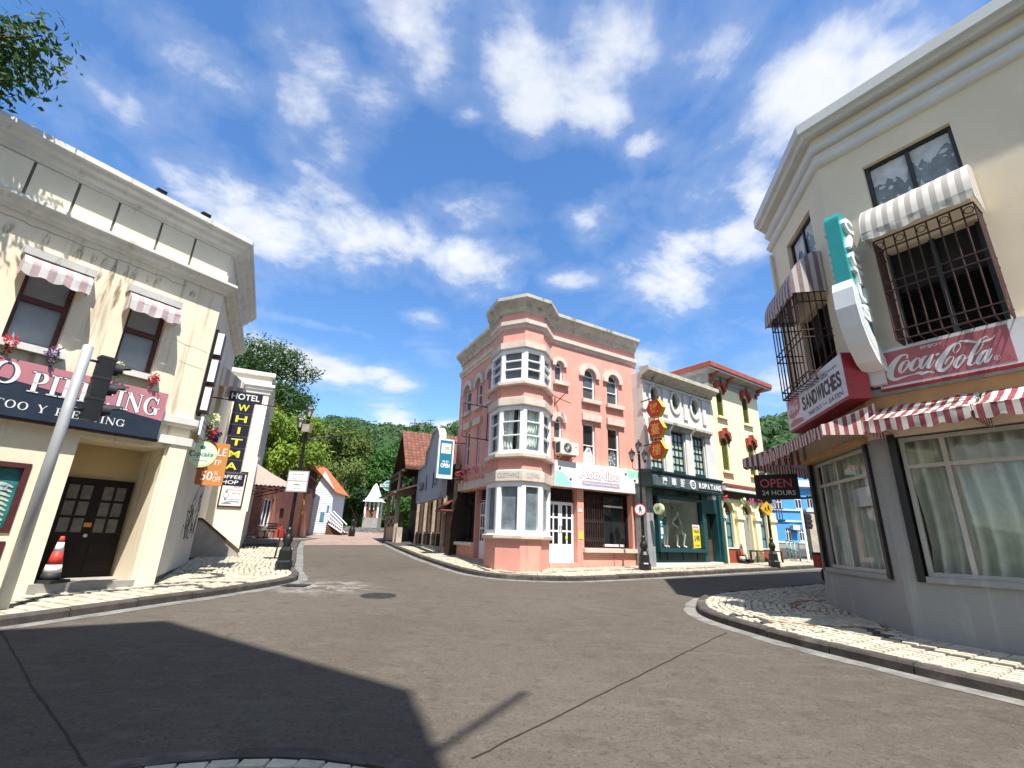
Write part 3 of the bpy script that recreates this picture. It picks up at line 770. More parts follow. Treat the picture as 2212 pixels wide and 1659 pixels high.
def bunch(F, u, z, w, col, label, group, size=.13, hang=.25, n=26, seed=1):
    r = random.Random(seed); c = F.P(u, z, w); t = thing('flower_bunch', label, 'flowers', c, group)
    bl = MB(); gr = MB()
    for k in range(n):
        a = r.uniform(0, 6.28); e = r.uniform(-1, 1); q = math.sqrt(1 - e * e) * size * r.uniform(.5, 1)
        p = c + Vector((q * math.cos(a), q * math.sin(a), e * size * .8)); s_ = size * r.uniform(.16, .3)
        for i in range(6):
            b = i * 1.047 + a; d1 = Vector((math.cos(b), math.sin(b) * math.sin(e), math.sin(b + e))); d2 = d1.orthogonal().normalized()
            bl.face([bl.p(*(p + x)) for x in (Vector((0, 0, 0)), d1 * s_ + d2 * s_ * .4, d1 * s_ * 1.3 + Vector((0, 0, r.uniform(-.3, .3) * s_)), d1 * s_ - d2 * s_ * .4)])
    for k in range(int(n * 1.4)):
        f = r.random(); p = c + Vector((r.uniform(-.4, .4) * size * (1 - f * .5), r.uniform(-.4, .4) * size * (1 - f * .5), -size * .4 - f * hang))
        d1 = Vector((r.uniform(-1, 1), r.uniform(-1, 1), r.uniform(-1, .4))).normalized() * size * r.uniform(.25, .5); d2 = d1.orthogonal().normalized() * size * .13
        tgt = gr if r.random() < .6 else bl
        tgt.face([tgt.p(*(p + x)) for x in (Vector((0, 0, 0)), d1 * .5 + d2, d1, d1 * .5 - d2)])
    bl.build('blossom', col, t, norm=False); gr.build('leaves', 'vine_green', t, norm=False)
    return t

def dashes(mb, u0, u1, z, h, w, n, seed):
    """print too fine to read: a run of small uneven marks"""
    r = random.Random(seed); st = (u1 - u0) / n
    for k in range(n):
        a = u0 + st * (k + .12); b = a + st * r.uniform(.5, .8); mb.quad((a, z + h * r.uniform(0, .2), w), (b, z + h * r.uniform(0, .2), w), (b, z + h * r.uniform(.8, 1), w), (a, z + h * r.uniform(.8, 1), w))
    return mb

# ------------------------------------------------------------------ the tattoo-parlour building (corner on the street to the square)
LF = Fr(-6.88, 9.99, 34); LS = Fr(-6.88, 9.99, -26)
B1 = thing('shop_building', 'cream corner building with white cornices, maroon windows and a deep shop doorway', 'building', (-6.88, 9.99, .45))
WIN_L = [(-4.69, -3.98), (-3.15, -2.44), (-1.61, -.95)]
mb = MB(LF)
holes = [(a, b, 4.5, 5.95) for a, b in WIN_L] + [(-1.74, -.38, .1, 3.1, 0, 1.0), (-3.7, -2.24, 1.40, 2.52, 0, .1), (-3.7, -2.24, .55, 1.27, 0, .1), (-6.4, -4.5, .55, 2.52, 0, .1)]
mb.wall(-14, 0, .0, 6.9, holes, .26)
mb.quad((-14, 6.9, 0), (0, 6.9, 0), (0, 7.9, 0), (-14, 7.9, 0))
mb.F = LS
lh = [(.55, 1.45, 4.05, 5.85), (2.75, 3.75, 4.0, 5.55)]
mb.wall(0, 4.6, .0, 6.9, lh, .3); mb.quad((0, 6.9, 0), (4.6, 6.9, 0), (4.6, 7.9, 0), (0, 7.9, 0))
q = LF.P(-14, 0); e = LS.P(4.6, 0); bk = (-19, 15)
mb.F = None
for a, b in (((q.x, q.y), bk), (bk, (e.x, e.y))): mb.quad((a[0], a[1], -1), (b[0], b[1], -1), (b[0], b[1], 7.9), (a[0], a[1], 7.9))
mb.poly([(q.x, q.y, 7.88), (-6.88, 9.99, 7.88), (e.x, e.y, 7.88), (bk[0], bk[1], 7.88)])
mb.build('wall', 'cream_wall', B1, norm=False)
path_L = [tuple(LF.P(-14, 0)[:2]), (-6.88, 9.99), tuple(LS.P(4.6, 0)[:2])]
MB().sweep(path_L, [(0, 7.86), (.06, 7.86), (.07, 7.93), (.16, 7.98), (.18, 8.06), (.28, 8.10), (.30, 8.17), (.36, 8.19), (.36, 8.30), (0, 8.34)], 1).build('cornice', 'white_trim', B1)
MB().sweep(path_L, [(0, 6.80), (.05, 6.80), (.07, 6.86), (.17, 6.90), (.20, 6.97), (.26, 6.99), (.26, 7.05), (0, 7.16)], 1).build('cornice', 'white_trim', B1)
for a, b in zip([-5.6, -4.9, -4.22, -3.56, -2.92, -2.28, -1.52, -.85], [-4.9, -4.22, -3.56, -2.92, -2.28, -1.52, -.85, -.03]):
    MB(LF).box(a + .022, b - .022, 7.17, 7.85, .0, .028).build('parapet_panel', 'cream_plain', B1)
MB(LF).box(-5.6, -.04, 7.165, 7.855, -.02, .006).build('panel_joint', 'dark_joint', B1)
for u in (-2.6, -2.02): MB(LF).tube([(u, 7.80, .0), (u, 7.79, .14)], .014).build('drain_spout', 'white_trim', B1)
for a, b in WIN_L:
    o = window(B1, LF, a, b, 4.5, 5.95, -.2, 'maroon_frame', 'blind_blue', .07, rows=(.60,), bar=.10, d=.07)
    MB(LF).box(a - .1, b + .13, 4.38, 4.5, -.02, .14).build('window_sill', 'white_trim', o)
window(B1, LS, .55, 1.45, 4.05, 5.85, -.24, 'dark_wood_door', 'curtain_grey', .06, rows=(.55,), bar=.06)
window(B1, LS, 2.75, 3.75, 4.0, 5.55, -.24, 'dark_wood_door', 'curtain_grey', .06, rows=(.38, .7), bar=.05)
# portal
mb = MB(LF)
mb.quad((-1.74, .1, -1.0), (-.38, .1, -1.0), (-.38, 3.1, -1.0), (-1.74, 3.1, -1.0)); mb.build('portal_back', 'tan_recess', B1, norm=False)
MB(LF).box(-1.80, -.30, .2, .60, -1.1, .06).build('doorstep', 'cement', B1)
d = MB(LF); d.box(-1.56, -.42, .60, 2.44, -1.0, -.93).build
dr = d.build('door', 'dark_wood_door', B1)
for s0 in (-1.52, -.97):
    for c in (0, 1):
        for r in range(3): MB(LF).box(s0 + .07 + c * .21, s0 + .23 + c * .21, 1.42 + r * .31, 1.68 + r * .31, -.94, -.926).build('pane', 'curtain_dim', dr)
    for r in (0, 1): MB(LF).box(s0 + .08, s0 + .44, .70 + r * .30, .92 + r * .30, -.94, -.918).build('door_panel', 'dark_wood_door', dr)
mb = MB(LF); disc(mb, -1.0, 1.36, .032, .032, -.93, -.88); mb.build('door_knob', 'galvanised', dr)
MB(LF).box(-1.06, -.94, 1.52, 1.60, -.93, -.925).build('door_notice', 'orange_sign', dr)
MB(LF).box(-.33, 0.0, .2, 3.2, -.02, .07).build('pilaster', 'cream_plain', B1)
capp = [tuple(LF.P(-8, 0)[:2]), (-6.88, 9.99), tuple(LS.P(1.4, 0)[:2])]
MB().sweep(capp, [(0, 3.20), (.10, 3.20), (.10, 3.36), (0, 3.38)], 1).build('capital_band', 'white_trim', B1)
MB().sweep(capp, [(0, 3.58), (.09, 3.60), (.13, 3.64), (.13, 3.77), (0, 3.80)], 1).build('capital_band', 'white_trim', B1)
for z0, z1 in ((1.40, 2.52), (.55, 1.27)):
    fb = MB(LF); fb.box(-3.7, -3.62, z0, z1, -.1, .02); fb.box(-2.32, -2.24, z0, z1, -.1, .02); fb.box(-3.62, -2.32, z0, z0 + .08, -.1, .02); fb.box(-3.62, -2.32, z1 - .08, z1, -.1, .02)
    o = fb.build('display_case', 'maroon_frame', B1)
    MB(LF).box(-3.62, -2.32, z0 + .08, z1 - .08, -.09, -.07).build('poster', 'poster_teal', o)
    pz = MB(LF); r_ = random.Random(4)
    for k in range(9):
        zb = z0 + .12 + k * .075
        stroke(pz, [(-2.36, zb, .02), (-2.5, zb + .05, .05), (-2.72, zb + r_.uniform(-.05, .06), .035), (-2.95, zb + .06, .05), (-3.3, zb, .03)], -.066 + k * .0004)
    pz.build('poster_print', 'poster_pale', o, norm=False)
    if z0 > 1:
        pz = MB(LF); text(pz, 'poca', -2.86, -2.42, 2.02, 2.16, -.058, .01, .25); pz.build('poster_lettering', 'pale_blue_pane', o, norm=False)
mb = MB(LF); mb.box(-6.4, -4.5, .55, 2.52, -.1, -.05); mb.build('display_case', 'dark_pane', B1)
MB(LS).box(.02, 4.58, .2, .62, 0, .012).build('plinth', 'dirty_footing', B1)
MB(LS).box(.0, 4.595, .62, 3.15, 0, .008).build('lower_render', 'graffiti_wall', B1)
g = MB(LS); r_ = random.Random(3)
for k in range(34):
    u, z = r_.uniform(2.0, 4.3), r_.uniform(1.5, 2.35)
    P = [(u, z, .03)]
    for j in range(r_.randint(3, 6)):
        u += r_.uniform(-.12, .22); z += r_.uniform(-.33, .33); z = min(2.7, max(1.3, z)); P.append((min(4.5, u), z, r_.uniform(.025, .06)))
    stroke(g, P, .011)
g.build('graffiti', 'spray_black', B1, norm=False)
st_ = MB(LF); r_ = random.Random(6)
for u, L in ((-3.95, .5), (-3.55, .35), (-3.08, .55), (-2.60, .42), (-2.38, .30), (-2.06, 1.0), (-1.86, 1.05), (-1.72, .55), (-1.30, .35), (-.62, .2), (-2.22, .6), (-1.45, .25)):
    stroke(st_, [(u + .02, 6.66 - r_.uniform(0, .05), .03), (u + .01, 6.66 - L * .3, .09), (u - .01, 6.66 - L * .7, .12), (u - .03, 6.66 - L, .03)], .006 + r_.uniform(0, .002))
for a, b in WIN_L: stroke(st_, [(a - .12, 6.22, .10), (a + .2, 6.20, .07), (b + .12, 6.19, .06)], .005)
st_.build('water_stain', 'water_stain', B1, norm=False)
ck = MB(LF); P_ = []
for k in range(60): P_.append((-5.2 + k * .075, 6.66 + .045 * mnoise.noise(Vector((k * .33, 2, 0))) + .02 * mnoise.noise(Vector((k * 1.1, 7, 0))), .009))
stroke(ck, P_, .0045, 2); stroke(ck, [(-.72, 5.42, .006), (-.5, 5.36, .007), (-.3, 5.37, .005), (-.05, 5.33, .006)], .0045, 4); stroke(ck, [(-.55, 4.98, .005), (-.3, 4.95, .006), (-.02, 4.93, .005)], .0045, 4); ck.build('plaster_crack', 'dark_joint', B1, norm=False)
# ---- things fixed on it
for k, ((a, b), lab) in enumerate(zip(WIN_L, ('faded striped awning over the window beyond the display case', 'faded striped awning over the window above the purple flowers', 'faded striped awning over the window above the lime and red flowers'))):
    MB(LF).box(a - .15, b + .14, 6.04, 6.18, 0, .22).build('awning_ledge', 'grey_trim', B1)
    awning(LF, a - .12, b + .10, 6.04, 5.80, .40, .22, 'stripe_rose', lab, 'small awnings over the maroon windows', .28, curve=1, seed=k + 1)
awning(LS, 2.55, 3.95, 5.85, 5.45, .60, .20, 'stripe_rose', 'striped awning on the side wall above the hotel sign', None, .3, curve=0, seed=9)
sg = thing('shop_sign', 'rose and navy fascia sign lettered TATTOO PIERCING', 'sign', LF.P(-2.5, 3.23, .1))
MB(LF).box(-6.9, -.63, 3.23, 4.17, .10, .20).build('board', 'navy_panel', sg)
bot = [(-.63, 3.62)] + [(-.63 - 6.27 * k / 24, 3.62 + .14 * (k / 24) * 2.6 * (1 - k / 48)) for k in range(1, 25)]
mb = MB(LF); mb.prism([(-.63, 4.172), (-6.9, 4.172)] + [(u, min(4.0, 3.60 + .10 * (-(u + .63)))) for u, _ in reversed(bot)], .198, .204); mb.build('upper_panel', 'rose_panel', sg)
MB(LF).box(-6.9, -.60, 3.19, 3.23, .05, .18).build('sign_rail', 'rust_iron', sg)
# serif capitals built from stems, hairlines and bowls
def serif(mb, ch, x, z, W, H, w, g=0.0):
    T, h, S = .17 * H + 2 * g, .055 * H + 2 * g, .11 * H
    def R(a, b, c, d): mb.prism([(a - 0, c), (b, c), (b, d), (a, d)], w - .002, w)
    def stem(cx, z0=z, z1=z + H, foot=True, head=True):
        R(cx - T / 2, cx + T / 2, z0, z1)
        if foot: R(cx - T / 2 - S - g, cx + T / 2 + S + g, z0 - g, z0 - g + h)
        if head: R(cx - T / 2 - S - g, cx + T / 2 + S + g, z1 + g - h, z1 + g)
    def bowl(cx, cz, rx, rz, a0, a1, thick=T, n=22):
        P = []
        for k in range(n + 1):
            a = rad(a0 + (a1 - a0) * k / n); P.append((cx + rx * math.cos(a), cz + rz * math.sin(a), h + (thick - h) * abs(math.cos(a)) ** 1.3))
        stroke(mb, P, w, 0)
    c = z + H / 2
    if ch == 'O': bowl(x + W / 2, c, W / 2 - T / 2, H / 2 - h / 2, 0, 360)
    elif ch == 'C' or ch == 'G':
        bowl(x + W / 2, c, W / 2 - T / 2, H / 2 - h / 2, 42, 318); R(x + W - .1 * W - h, x + W - .1 * W + g, z + H * .62, z + H + g)
        if ch == 'G': stem(x + W - T * .75, z + .04 * H, z + H * .44, False, True)
    elif ch == 'I': stem(x + W / 2)
    elif ch in 'PR':
        stem(x + T / 2 + S); R(x + S, x + W * .55, z + H - h + g, z + H + g); R(x + S, x + W * .55, z + H * .46 - h / 2, z + H * .46 + h / 2)
        bowl(x + W * .52, z + H * .73, W * .46 - T / 2, H * .27 - h / 2, -90, 90)
        if ch == 'R': stroke(mb, [(x + W * .5, z + H * .46, T), (x + W - .08 * W, z + h / 2, T)], w, 0); R(x + W * .78, x + W + S * .6, z - g, z - g + h)
    elif ch == 'E':
        stem(x + T / 2 + S); R(x + S, x + W, z + H - h + g, z + H + g); R(x + S, x + W, z - g, z + h - g); R(x + S, x + W * .75, c - h / 2, c + h / 2)
        R(x + W - h, x + W, z + H * .76, z + H + g); R(x + W - h, x + W, z - g, z + H * .26); R(x + W * .75 - h, x + W * .75, c - H * .13, c + H * .13)
    elif ch == 'N':
        R(x + S - h / 2, x + S + h / 2, z, z + H); R(x + W - S - h / 2, x + W - S + h / 2, z, z + H); stroke(mb, [(x + S * .8, z + H, T * 1.05), (x + W - S, z, T * 1.05)], w, 0)
        R(x - g, x + 2 * S + g, z - g, z + h - g); R(x - g, x + S, z + H - h + g, z + H + g); R(x + W - 2 * S - g, x + W + g, z + H - h + g, z + H + g)
    elif ch == 'T':
        stem(x + W / 2, head=False); R(x, x + W, z + H - h + g, z + H + g); R(x, x + h, z + H * .76, z + H + g); R(x + W - h, x + W, z + H * .76, z + H + g)
    elif ch == 'A':
        stroke(mb, [(x + W * .48, z + H, h * 1.2), (x + S, z, h * 1.2)], w, 0); stroke(mb, [(x + W * .48, z + H, T), (x + W - S, z, T)], w, 0); R(x + W * .27, x + W * .74, z + H * .34, z + H * .34 + h)
        R(x - g, x + 2 * S, z - g, z + h - g); R(x + W - 2.4 * S, x + W + S * .4, z - g, z + h - g)
    elif ch == 'Y':
        stem(x + W / 2, z, z + H * .5, True, False); stroke(mb, [(x + W / 2, z + H * .45, T), (x + S, z + H, T)], w, 0); stroke(mb, [(x + W / 2, z + H * .45, h * 1.3), (x + W - S, z + H, h * 1.3)], w, 0)
        R(x - S * .3, x + 2.2 * S, z + H - h + g, z + H + g); R(x + W - 2 * S, x + W, z + H - h + g, z + H + g)
WID = dict(O=.92, P=.78, I=.46, E=.76, R=.88, C=.84, N=.96, G=.92, T=.84, A=.92, Y=.88)
WID[' '] = .5
def serif_line(mb, s, ua, ub, z, H, w, g=0.0, gap=.09):
    tot = sum(WID[c] for c in s) * H + gap * H * (len(s) - 1); k = (ub - ua) / tot; x = ua
    for c in s:
        if c != ' ': serif(mb, c, x, z, WID[c] * H * k, H, w, g)
        x += (WID[c] * H + gap * H) * k
for mtl, g_, w_ in (('sign_outline', .010, .2065), ('sign_white', 0.0, .2095)):
    mb = MB(LF); serif_line(mb, 'PIERCING', -2.66, -.74, 3.68, .36, w_, g_); serif_line(mb, 'TATTOO', -4.84, -2.80, 3.74, .38, w_, g_); mb.build('lettering', mtl, sg, norm=False)
mb = MB(LF); serif_line(mb, 'TATTOO Y PIERCING', -3.42, -1.22, 3.36, .135, .2045, 0, .16); mb.build('lettering', 'sign_white', sg, norm=False)
for u, c, lab, s_ in ((-3.06, 'red_flower', 'red flower bunch on the sill beside the dark blue blind', 1), (-2.50, 'purple_flower', 'purple flower bunch hanging from the window sill over the rose sign', 2), (-1.56, 'cream_flower', 'lime and cream flower bunch on the sill behind the traffic light', 3), (-.98, 'red_flower', 'red flower bunch at the sill end above the letters CING', 4)):
    bunch(LF, u, 4.44, .22, c, lab, 'flower bunches on the sills', .12, .20, 26, s_)
for u, c, z, lab, s_ in ((.75, 'cream_flower', 3.98, 'cream and red flower bunch on the side wall beside the film-strip sign', 5), (.85, 'red_flower', 3.72, 'red flower bunch hanging under the cream one on the side wall', 6), (1.65, 'purple_flower', 3.75, 'purple flower bunch on the side wall next to the hotel sign', 7)):
    bunch(LS, u, z, .26, c, lab, None, .16, .34, 30, s_)
# film-strip light boxes at the corner
t = thing('film_strip_sign', 'vertical brown sign of three white light boxes at the building corner', 'sign', LS.P(.1, 3.9, .1))
for k in range(3):
    z0 = 4.02 + k * .66
    o = MB(LS).box(.10, .42, z0, z0 + .58, .06, .20).build('light_box', 'brown_plastic', t); MB(LS).box(.085, .10, z0 + .03, z0 + .55, .065, .195).build('lit_face', 'sign_white', o)
MB(LS).box(.11, .40, 3.96, 5.98, .0, .06).build('mount', 'dark_wood_door', t)
t = thing('name_board', 'small white board with grey lettering at the corner below the film-strip sign', 'sign', LS.P(.5, 3.4, .1))
MB(LS).box(.08, 1.3, 3.50, 3.90, .13, .18).build('board', 'sign_white', t)
mb = MB(LS); dashes(mb, .16, 1.2, 3.78, .07, .183, 9, 3); dashes(mb, .16, 1.2, 3.67, .04, .183, 14, 4); mb.build('lettering', 'grey_ink', t, norm=False)
def blade(u, name, label, cat='sign'):
    F = Fr(*LS.P(u, 0)[:2], 64); return F, thing(name, label, cat, F.P(.6, 2.6, 0))
F, t = blade(2.0, 'hotel_sign', 'tall black hotel sign with yellow letters stacked in square tiles')
MB(F).box(.36, 1.14, 4.77, 5.03, -.06, .06).build('top_board', 'purple_black', t)
mb = MB(F); text(mb, 'HOTEL', .42, 1.08, 4.82, 4.98, .064, .012); mb.build('lettering', 'sign_white', t, norm=False)
for k, ch in enumerate('WHITMA'):
    z0 = 4.47 - k * .305
    o = MB(F).box(.52 - k * .0, .98, z0, z0 + .285, -.05, .05).build('letter_tile', 'purple_black', t)
    mb = MB(F); text(mb, ch, .62 if ch != 'I' else .72, .88 if ch != 'I' else .78, z0 + .055, z0 + .23, .054, .018); mb.build('letter', 'yellow_letter', o, norm=False)
MB(F).box(.50, 1.0, 2.93, 4.78, -.04, .04).build('backing', 'galvanised', t)
MB(F).box(.36, 1.10, 2.60, 2.90, -.06, .06).build('bottom_board', 'purple_black', t)
for a_ in (('COFFEE', .42, 1.04, 2.77, 2.86, .064, .012), ('SHOP', .52, .98, 2.64, 2.73, .064, .012)): text(MB(F), *a_).build('lettering', 'sign_white', t, norm=False)
MB(F).tube([(0, 4.80, 0), (1.75, 4.76, 0)], .016).build('bracket', 'rust_iron', t); MB(F).tube([(0, 2.95, 0), (.55, 2.95, 0)], .016).build('bracket', 'rust_iron', t)
F, t = blade(1.1, 'sale_sign', 'orange hanging sale sign reading 50% OFF')
mb = MB(F); mb.prism([(.15, 2.54), (.18, 2.51), (.68, 2.51), (.71, 2.54), (.71, 3.47), (.68, 3.50), (.18, 3.50), (.15, 3.47)], -.035, .035); mb.build('board', 'orange_sign', t)
mb = MB(F); mb.prism([(.16, 2.52), (.32, 2.52), (.34, 2.7), (.26, 3.2), (.40, 3.49), (.16, 3.49)], .035, .037); mb.build('side_tint', 'dull_orange', t)
for a_ in (('SALE', .24, .67, 3.20, 3.38, .039, .004), ('DTP', .34, .60, 2.98, 3.10, .039, .0), ('50', .25, .48, 2.62, 2.83, .039, .004), ('%', .50, .58, 2.75, 2.84, .039, .0), ('OFF', .49, .66, 2.60, 2.72, .039, .0)): text(MB(F), *a_).build('lettering', 'sign_white', t, norm=False)
MB(F).tube([(0, 3.40, 0), (.16, 3.40, 0)], .012).build('bracket', 'galvanised', t)
F, t = blade(.55, 'cupcake_sign', 'oval lime sign with teal cursive word Cupcake')
mb = MB(F); disc(mb, .24, 3.14, .30, .29, -.05, .05, 36); mb.build('rim', 'lime_sign', t); mb = MB(F); disc(mb, .24, 3.14, .265, .255, .05, .054, 36); mb.build('face', 'pale_lime', t)
mb = MB(F); stroke(mb, [(.10, 3.17, .02), (.06, 3.21, .022), (.02, 3.14, .024), (.06, 3.08, .02), (.115, 3.10, .015)], .058)
text(mb, 'upcake', .11, .47, 3.055, 3.20, .058, .016, .3); mb.prism([(.20, 3.25), (.28, 3.25), (.295, 3.30), (.24, 3.345), (.185, 3.30)], .055, .058); dashes(mb, .10, .38, 2.985, .022, .058, 12, 2); mb.build('lettering', 'teal_ink', t, norm=False)
for z in (3.28, 3.0): MB(F).tube([(-.05, z, 0), (-.02, z, 0), (.0, z, 0)], .014).build('bracket', 'galvanised', t)
# floodlights on the parapet
for F, u, z, rz_, lab in ((LF, -1.75, 8.34, 0, 'black floodlight on the cream parapet above the tilted pole'), (LF, -.85, 8.34, 0, 'black floodlight on the cream parapet near the corner'), (LS, 1.2, 8.2, 0, 'black floodlight fixed to the side cornice')):
    t = thing('floodlight', lab, 'floodlight', F.P(u, z - .02, .2), 'floodlights along the roof edge')
    MB(F).uprism([(.14, z + .04), (.26, z + .02), (.29, z + .10), (.16, z + .13)], u - .09, u + .09).build('housing', 'black_iron', t); MB(F).box(u - .03, u + .03, z - .03, z + .08, .14, .20).build('bracket', 'black_iron', t)

# ------------------------------------------------------------------ hotel block and stair wall
HF = Fr(-10.03, 18.75, 64); HS = Fr(-10.03, 18.75, -26)
B2 = thing('hotel_building', 'narrow cream hotel block with stepped white cornice and grey framed side windows', 'building', (-10.03, 18.75, .8))
mb = MB(HF); mb.wall(-6, 0, 0, 7.66, []); mb.F = HS
hw = [(.9 + k * 1.5, 1.7 + k * 1.5, 4.5, 6.3, .3) for k in range(4)]
mb.wall(0, 6.6, 0, 7.66, hw, .2)
mb.F = HF; mb.poly([(-6, 7.64, 0), (0, 7.64, 0), (0, 7.64, -6.6), (-6, 7.64, -6.6)]); mb.quad((-6, 0, -6.6), (0, 0, -6.6), (0, 7.66, -6.6), (-6, 7.66, -6.6)); mb.quad((-6, 0, 0), (-6, 0, -6.6), (-6, 7.66, -6.6), (-6, 7.66, 0))
mb.build('wall', 'cream_plain', B2, norm=False)
pth = [tuple(HF.P(-6, 0)[:2]), (-10.03, 18.75), tuple(HS.P(6.6, 0)[:2])]
MB().sweep(pth, [(0, 7.60), (.10, 7.62), (.10, 7.78), (0, 7.80)], 1).build('cornice', 'white_trim', B2)
MB().sweep(pth, [(0, 6.84), (.04, 6.86), (.05, 6.98), (.10, 7.02), (.10, 7.12), (.16, 7.15), (.16, 7.26), (0, 7.30)], 1).build('cornice', 'white_trim', B2)
for a, b, c, d_, r in hw:
    o = window(B2, HS, a, b, c, d_, -.15, 'white_upvc', 'grey_pane', .06, (.5,), (.5,), r)
    fb = MB(HS); fb.box(a - .16, a - .02, c - .1, d_ + .05, 0, .06); fb.box(b + .02, b + .16, c - .1, d_ + .05, 0, .06); fb.box(a - .2, b + .2, d_ + .06, d_ + .2, 0, .1); fb.box(a - .16, b + .16, c - .22, c - .1, 0, .09); fb.build('surround', 'grey_trim', o)
MB(LS).box(4.6, 9.6, -.5, 6.6, -.6, -.25).build('link_wall', 'cream_plain', B2)
MB(HS).box(.0, .35, 2.2, 4.3, 0, .05).build('corner_strip', 'white_trim', B2)
t = thing('advert_panel', 'framed advert poster with a wristwatch and red characters on the hotel wall', 'poster', HF.P(-.6, 2.3, .03))
fb = MB(HF); fb.box(-1.0, -.18, 2.32, 2.38, 0, .05); fb.box(-1.0, -.18, 3.62, 3.68, 0, .05); fb.box(-1.0, -.95, 2.38, 3.62, 0, .05); fb.box(-.23, -.18, 2.38, 3.62, 0, .05); fb.build('frame', 'rust_iron', t)
MB(HF).box(-.95, -.23, 2.38, 3.62, .01, .02).build('sheet', 'paper_white', t)
mb = MB(HF); text(mb, '占經', -.58, -.26, 3.06, 3.26, .024, .02); mb.build('lettering', 'red_ink', t, norm=False)
mb = MB(HF)
dashes(mb, -.80, -.26, 2.95, .035, .024, 8, 5); dashes(mb, -.60, -.30, 2.81, .05, .024, 4, 6); mb.box(-.68, -.28, 2.60, 2.625, .02, .024); disc(mb, -.78, 2.76, .105, .11, .02, .0225); mb.box(-.82, -.74, 2.86, 2.95, .02, .024); mb.box(-.82, -.74, 2.57, 2.66, .02, .024)
mb.prism([(-.90, 2.44), (-.50, 2.44), (-.72, 2.54)], .02, .024); mb.build('print', 'grey_ink', t, norm=False)
mb = MB(HF); disc(mb, -.78, 2.76, .08, .085, .0225, .026); mb.build('dial', 'paper_white', t); MB(HF).box(-.66, -.30, 2.52, 2.55, .02, .024).build('print_bar', 'blue_ink', t)
RW = Fr(-8.9, 15.9, 64)
t = thing('stair_wall', 'sloping grey cement stair wall with brown coping below the advert poster', 'wall', RW.P(-.2, .72, 0))
mb = MB(RW); mb.prism([(-1.1, .55), (.35, .55), (.35, .88), (-.82, 1.78), (-1.1, 1.78)], -.22, .0); mb.build('wall', 'cement', t)
mb = MB(RW); mb.prism([(.38, .84), (.38, .92), (-.84, 1.86), (-1.12, 1.86), (-1.12, 1.78), (-.82, 1.78)], -.26, .03); mb.build('coping', 'brown_timber', t)
# ------------------------------------------------------------------ pink corner building
PRF = Fr(2.02, 16.05, 59); PLF = Fr(-1.19, 17.92, -26, -1)
B3 = thing('pink_building', 'three-storey salmon pink corner building with an angular bay of white windows', 'building', (.4, 16, .7))
BAY = [tuple(PLF.P(-1.35, 0)[:2]), (-.70, 15.60), (-.34, 14.72), (.40, 14.38), (1.02, 14.74), tuple(PRF.P(-.78, 0)[:2])]
ph = [(-.60, -.24, 6.90, 7.66, .18), (.68, 1.26, 6.46, 7.66, .29), (1.85, 2.42, 6.46, 7.66, .285), (-.62, -.28, 4.84, 5.60, .17), (.65, 1.22, 4.10, 5.56), (1.82, 2.38, 4.10, 5.56), (-.78, .36, .0, 3.20, 0, .3), (.63, 2.87, 1.33, 3.20, 0, .3)]
mb = MB(PRF); mb.wall(-.78, 3.42, -.2, 9.0, ph, .16)
pl = [(1.12, 1.86, 6.50, 7.72, .30), (-.04, .52, 6.50, 7.72, .28), (-1.16, -.66, 6.45, 7.72, .25), (1.02, 1.50, 4.25, 5.66), (-.10, .24, 4.15, 5.66), (.06, 2.06, 1.36, 3.24, 0, .3), (-.98, .02, .0, 3.24, 0, .3)]
mb.F = PLF; mb.wall(-1.35, 2.5, -.2, 9.0, pl, .16)
a, b = PLF.P(2.5, 0), PRF.P(3.42, 0); e = Vector((a.x + b.x + 2.0, a.y + b.y + 2.0, 0)) / 2
mb.F = None; mb.quad((a.x, a.y, 0), (e.x, e.y, 0), (e.x, e.y, 9), (a.x, a.y, 9)); mb.quad((e.x, e.y, 0), (b.x, b.y, 0), (b.x, b.y, 9), (e.x, e.y, 9))
mb.poly([(q[0], q[1], 9.0) for q in [tuple(a[:2])] + BAY + [tuple(b[:2]), tuple(e[:2])]])
# bay spandrels
for z0, z1 in ((-.2, 1.60), (3.50, 4.0), (5.82, 6.32), (7.76, 9.0)):
    z0, z1 = min(z0, z1), max(z0, z1)
    for p, q in zip(BAY, BAY[1:]): mb.quad((p[0], p[1], z0), (q[0], q[1], z0), (q[0], q[1], z1), (p[0], p[1], z1))
mb.build('wall', 'pink_wall', B3, norm=False)
full = [tuple(a[:2])] + BAY + [tuple(b[:2])]
MB().sweep(full, [(0, 8.86), (.06, 8.90), (.10, 9.02), (.22, 9.14), (.30, 9.22), (.32, 9.26), (.32, 9.38), (-.2, 9.42)], 1).build('cornice', 'weathered_stone', B3)
MB().sweep(full, [(0, 8.28), (.05, 8.30), (.06, 8.38), (.12, 8.42), (.12, 8.56), (0, 8.60)], 1).build('string_course', 'pink_stone', B3)
for z0, z1, nm, w_ in ((7.54, 7.80, 'lintel_band', .10), (6.26, 6.40, 'sill_band', .14), (5.58, 5.86, 'lintel_band', .10), (3.92, 4.07, 'sill_band', .14), (3.19, 3.54, 'lintel_band', .09), (1.53, 1.66, 'sill_band', .10)):
    MB().sweep(BAY, [(-.05, z0), (w_ * .6, z0), (w_, z0 + .03), (w_, z1 - .02), (0, z1 + .02), (-.05, z1)], 1).build(nm, 'pink_stone', B3)
def facet(p, q): # frame on one face of the bay
    d = Vector(q) - Vector(p); return Fr(p[0], p[1], math.degrees(math.atan2(d.x, d.y)), -1 if False else 1), d.length
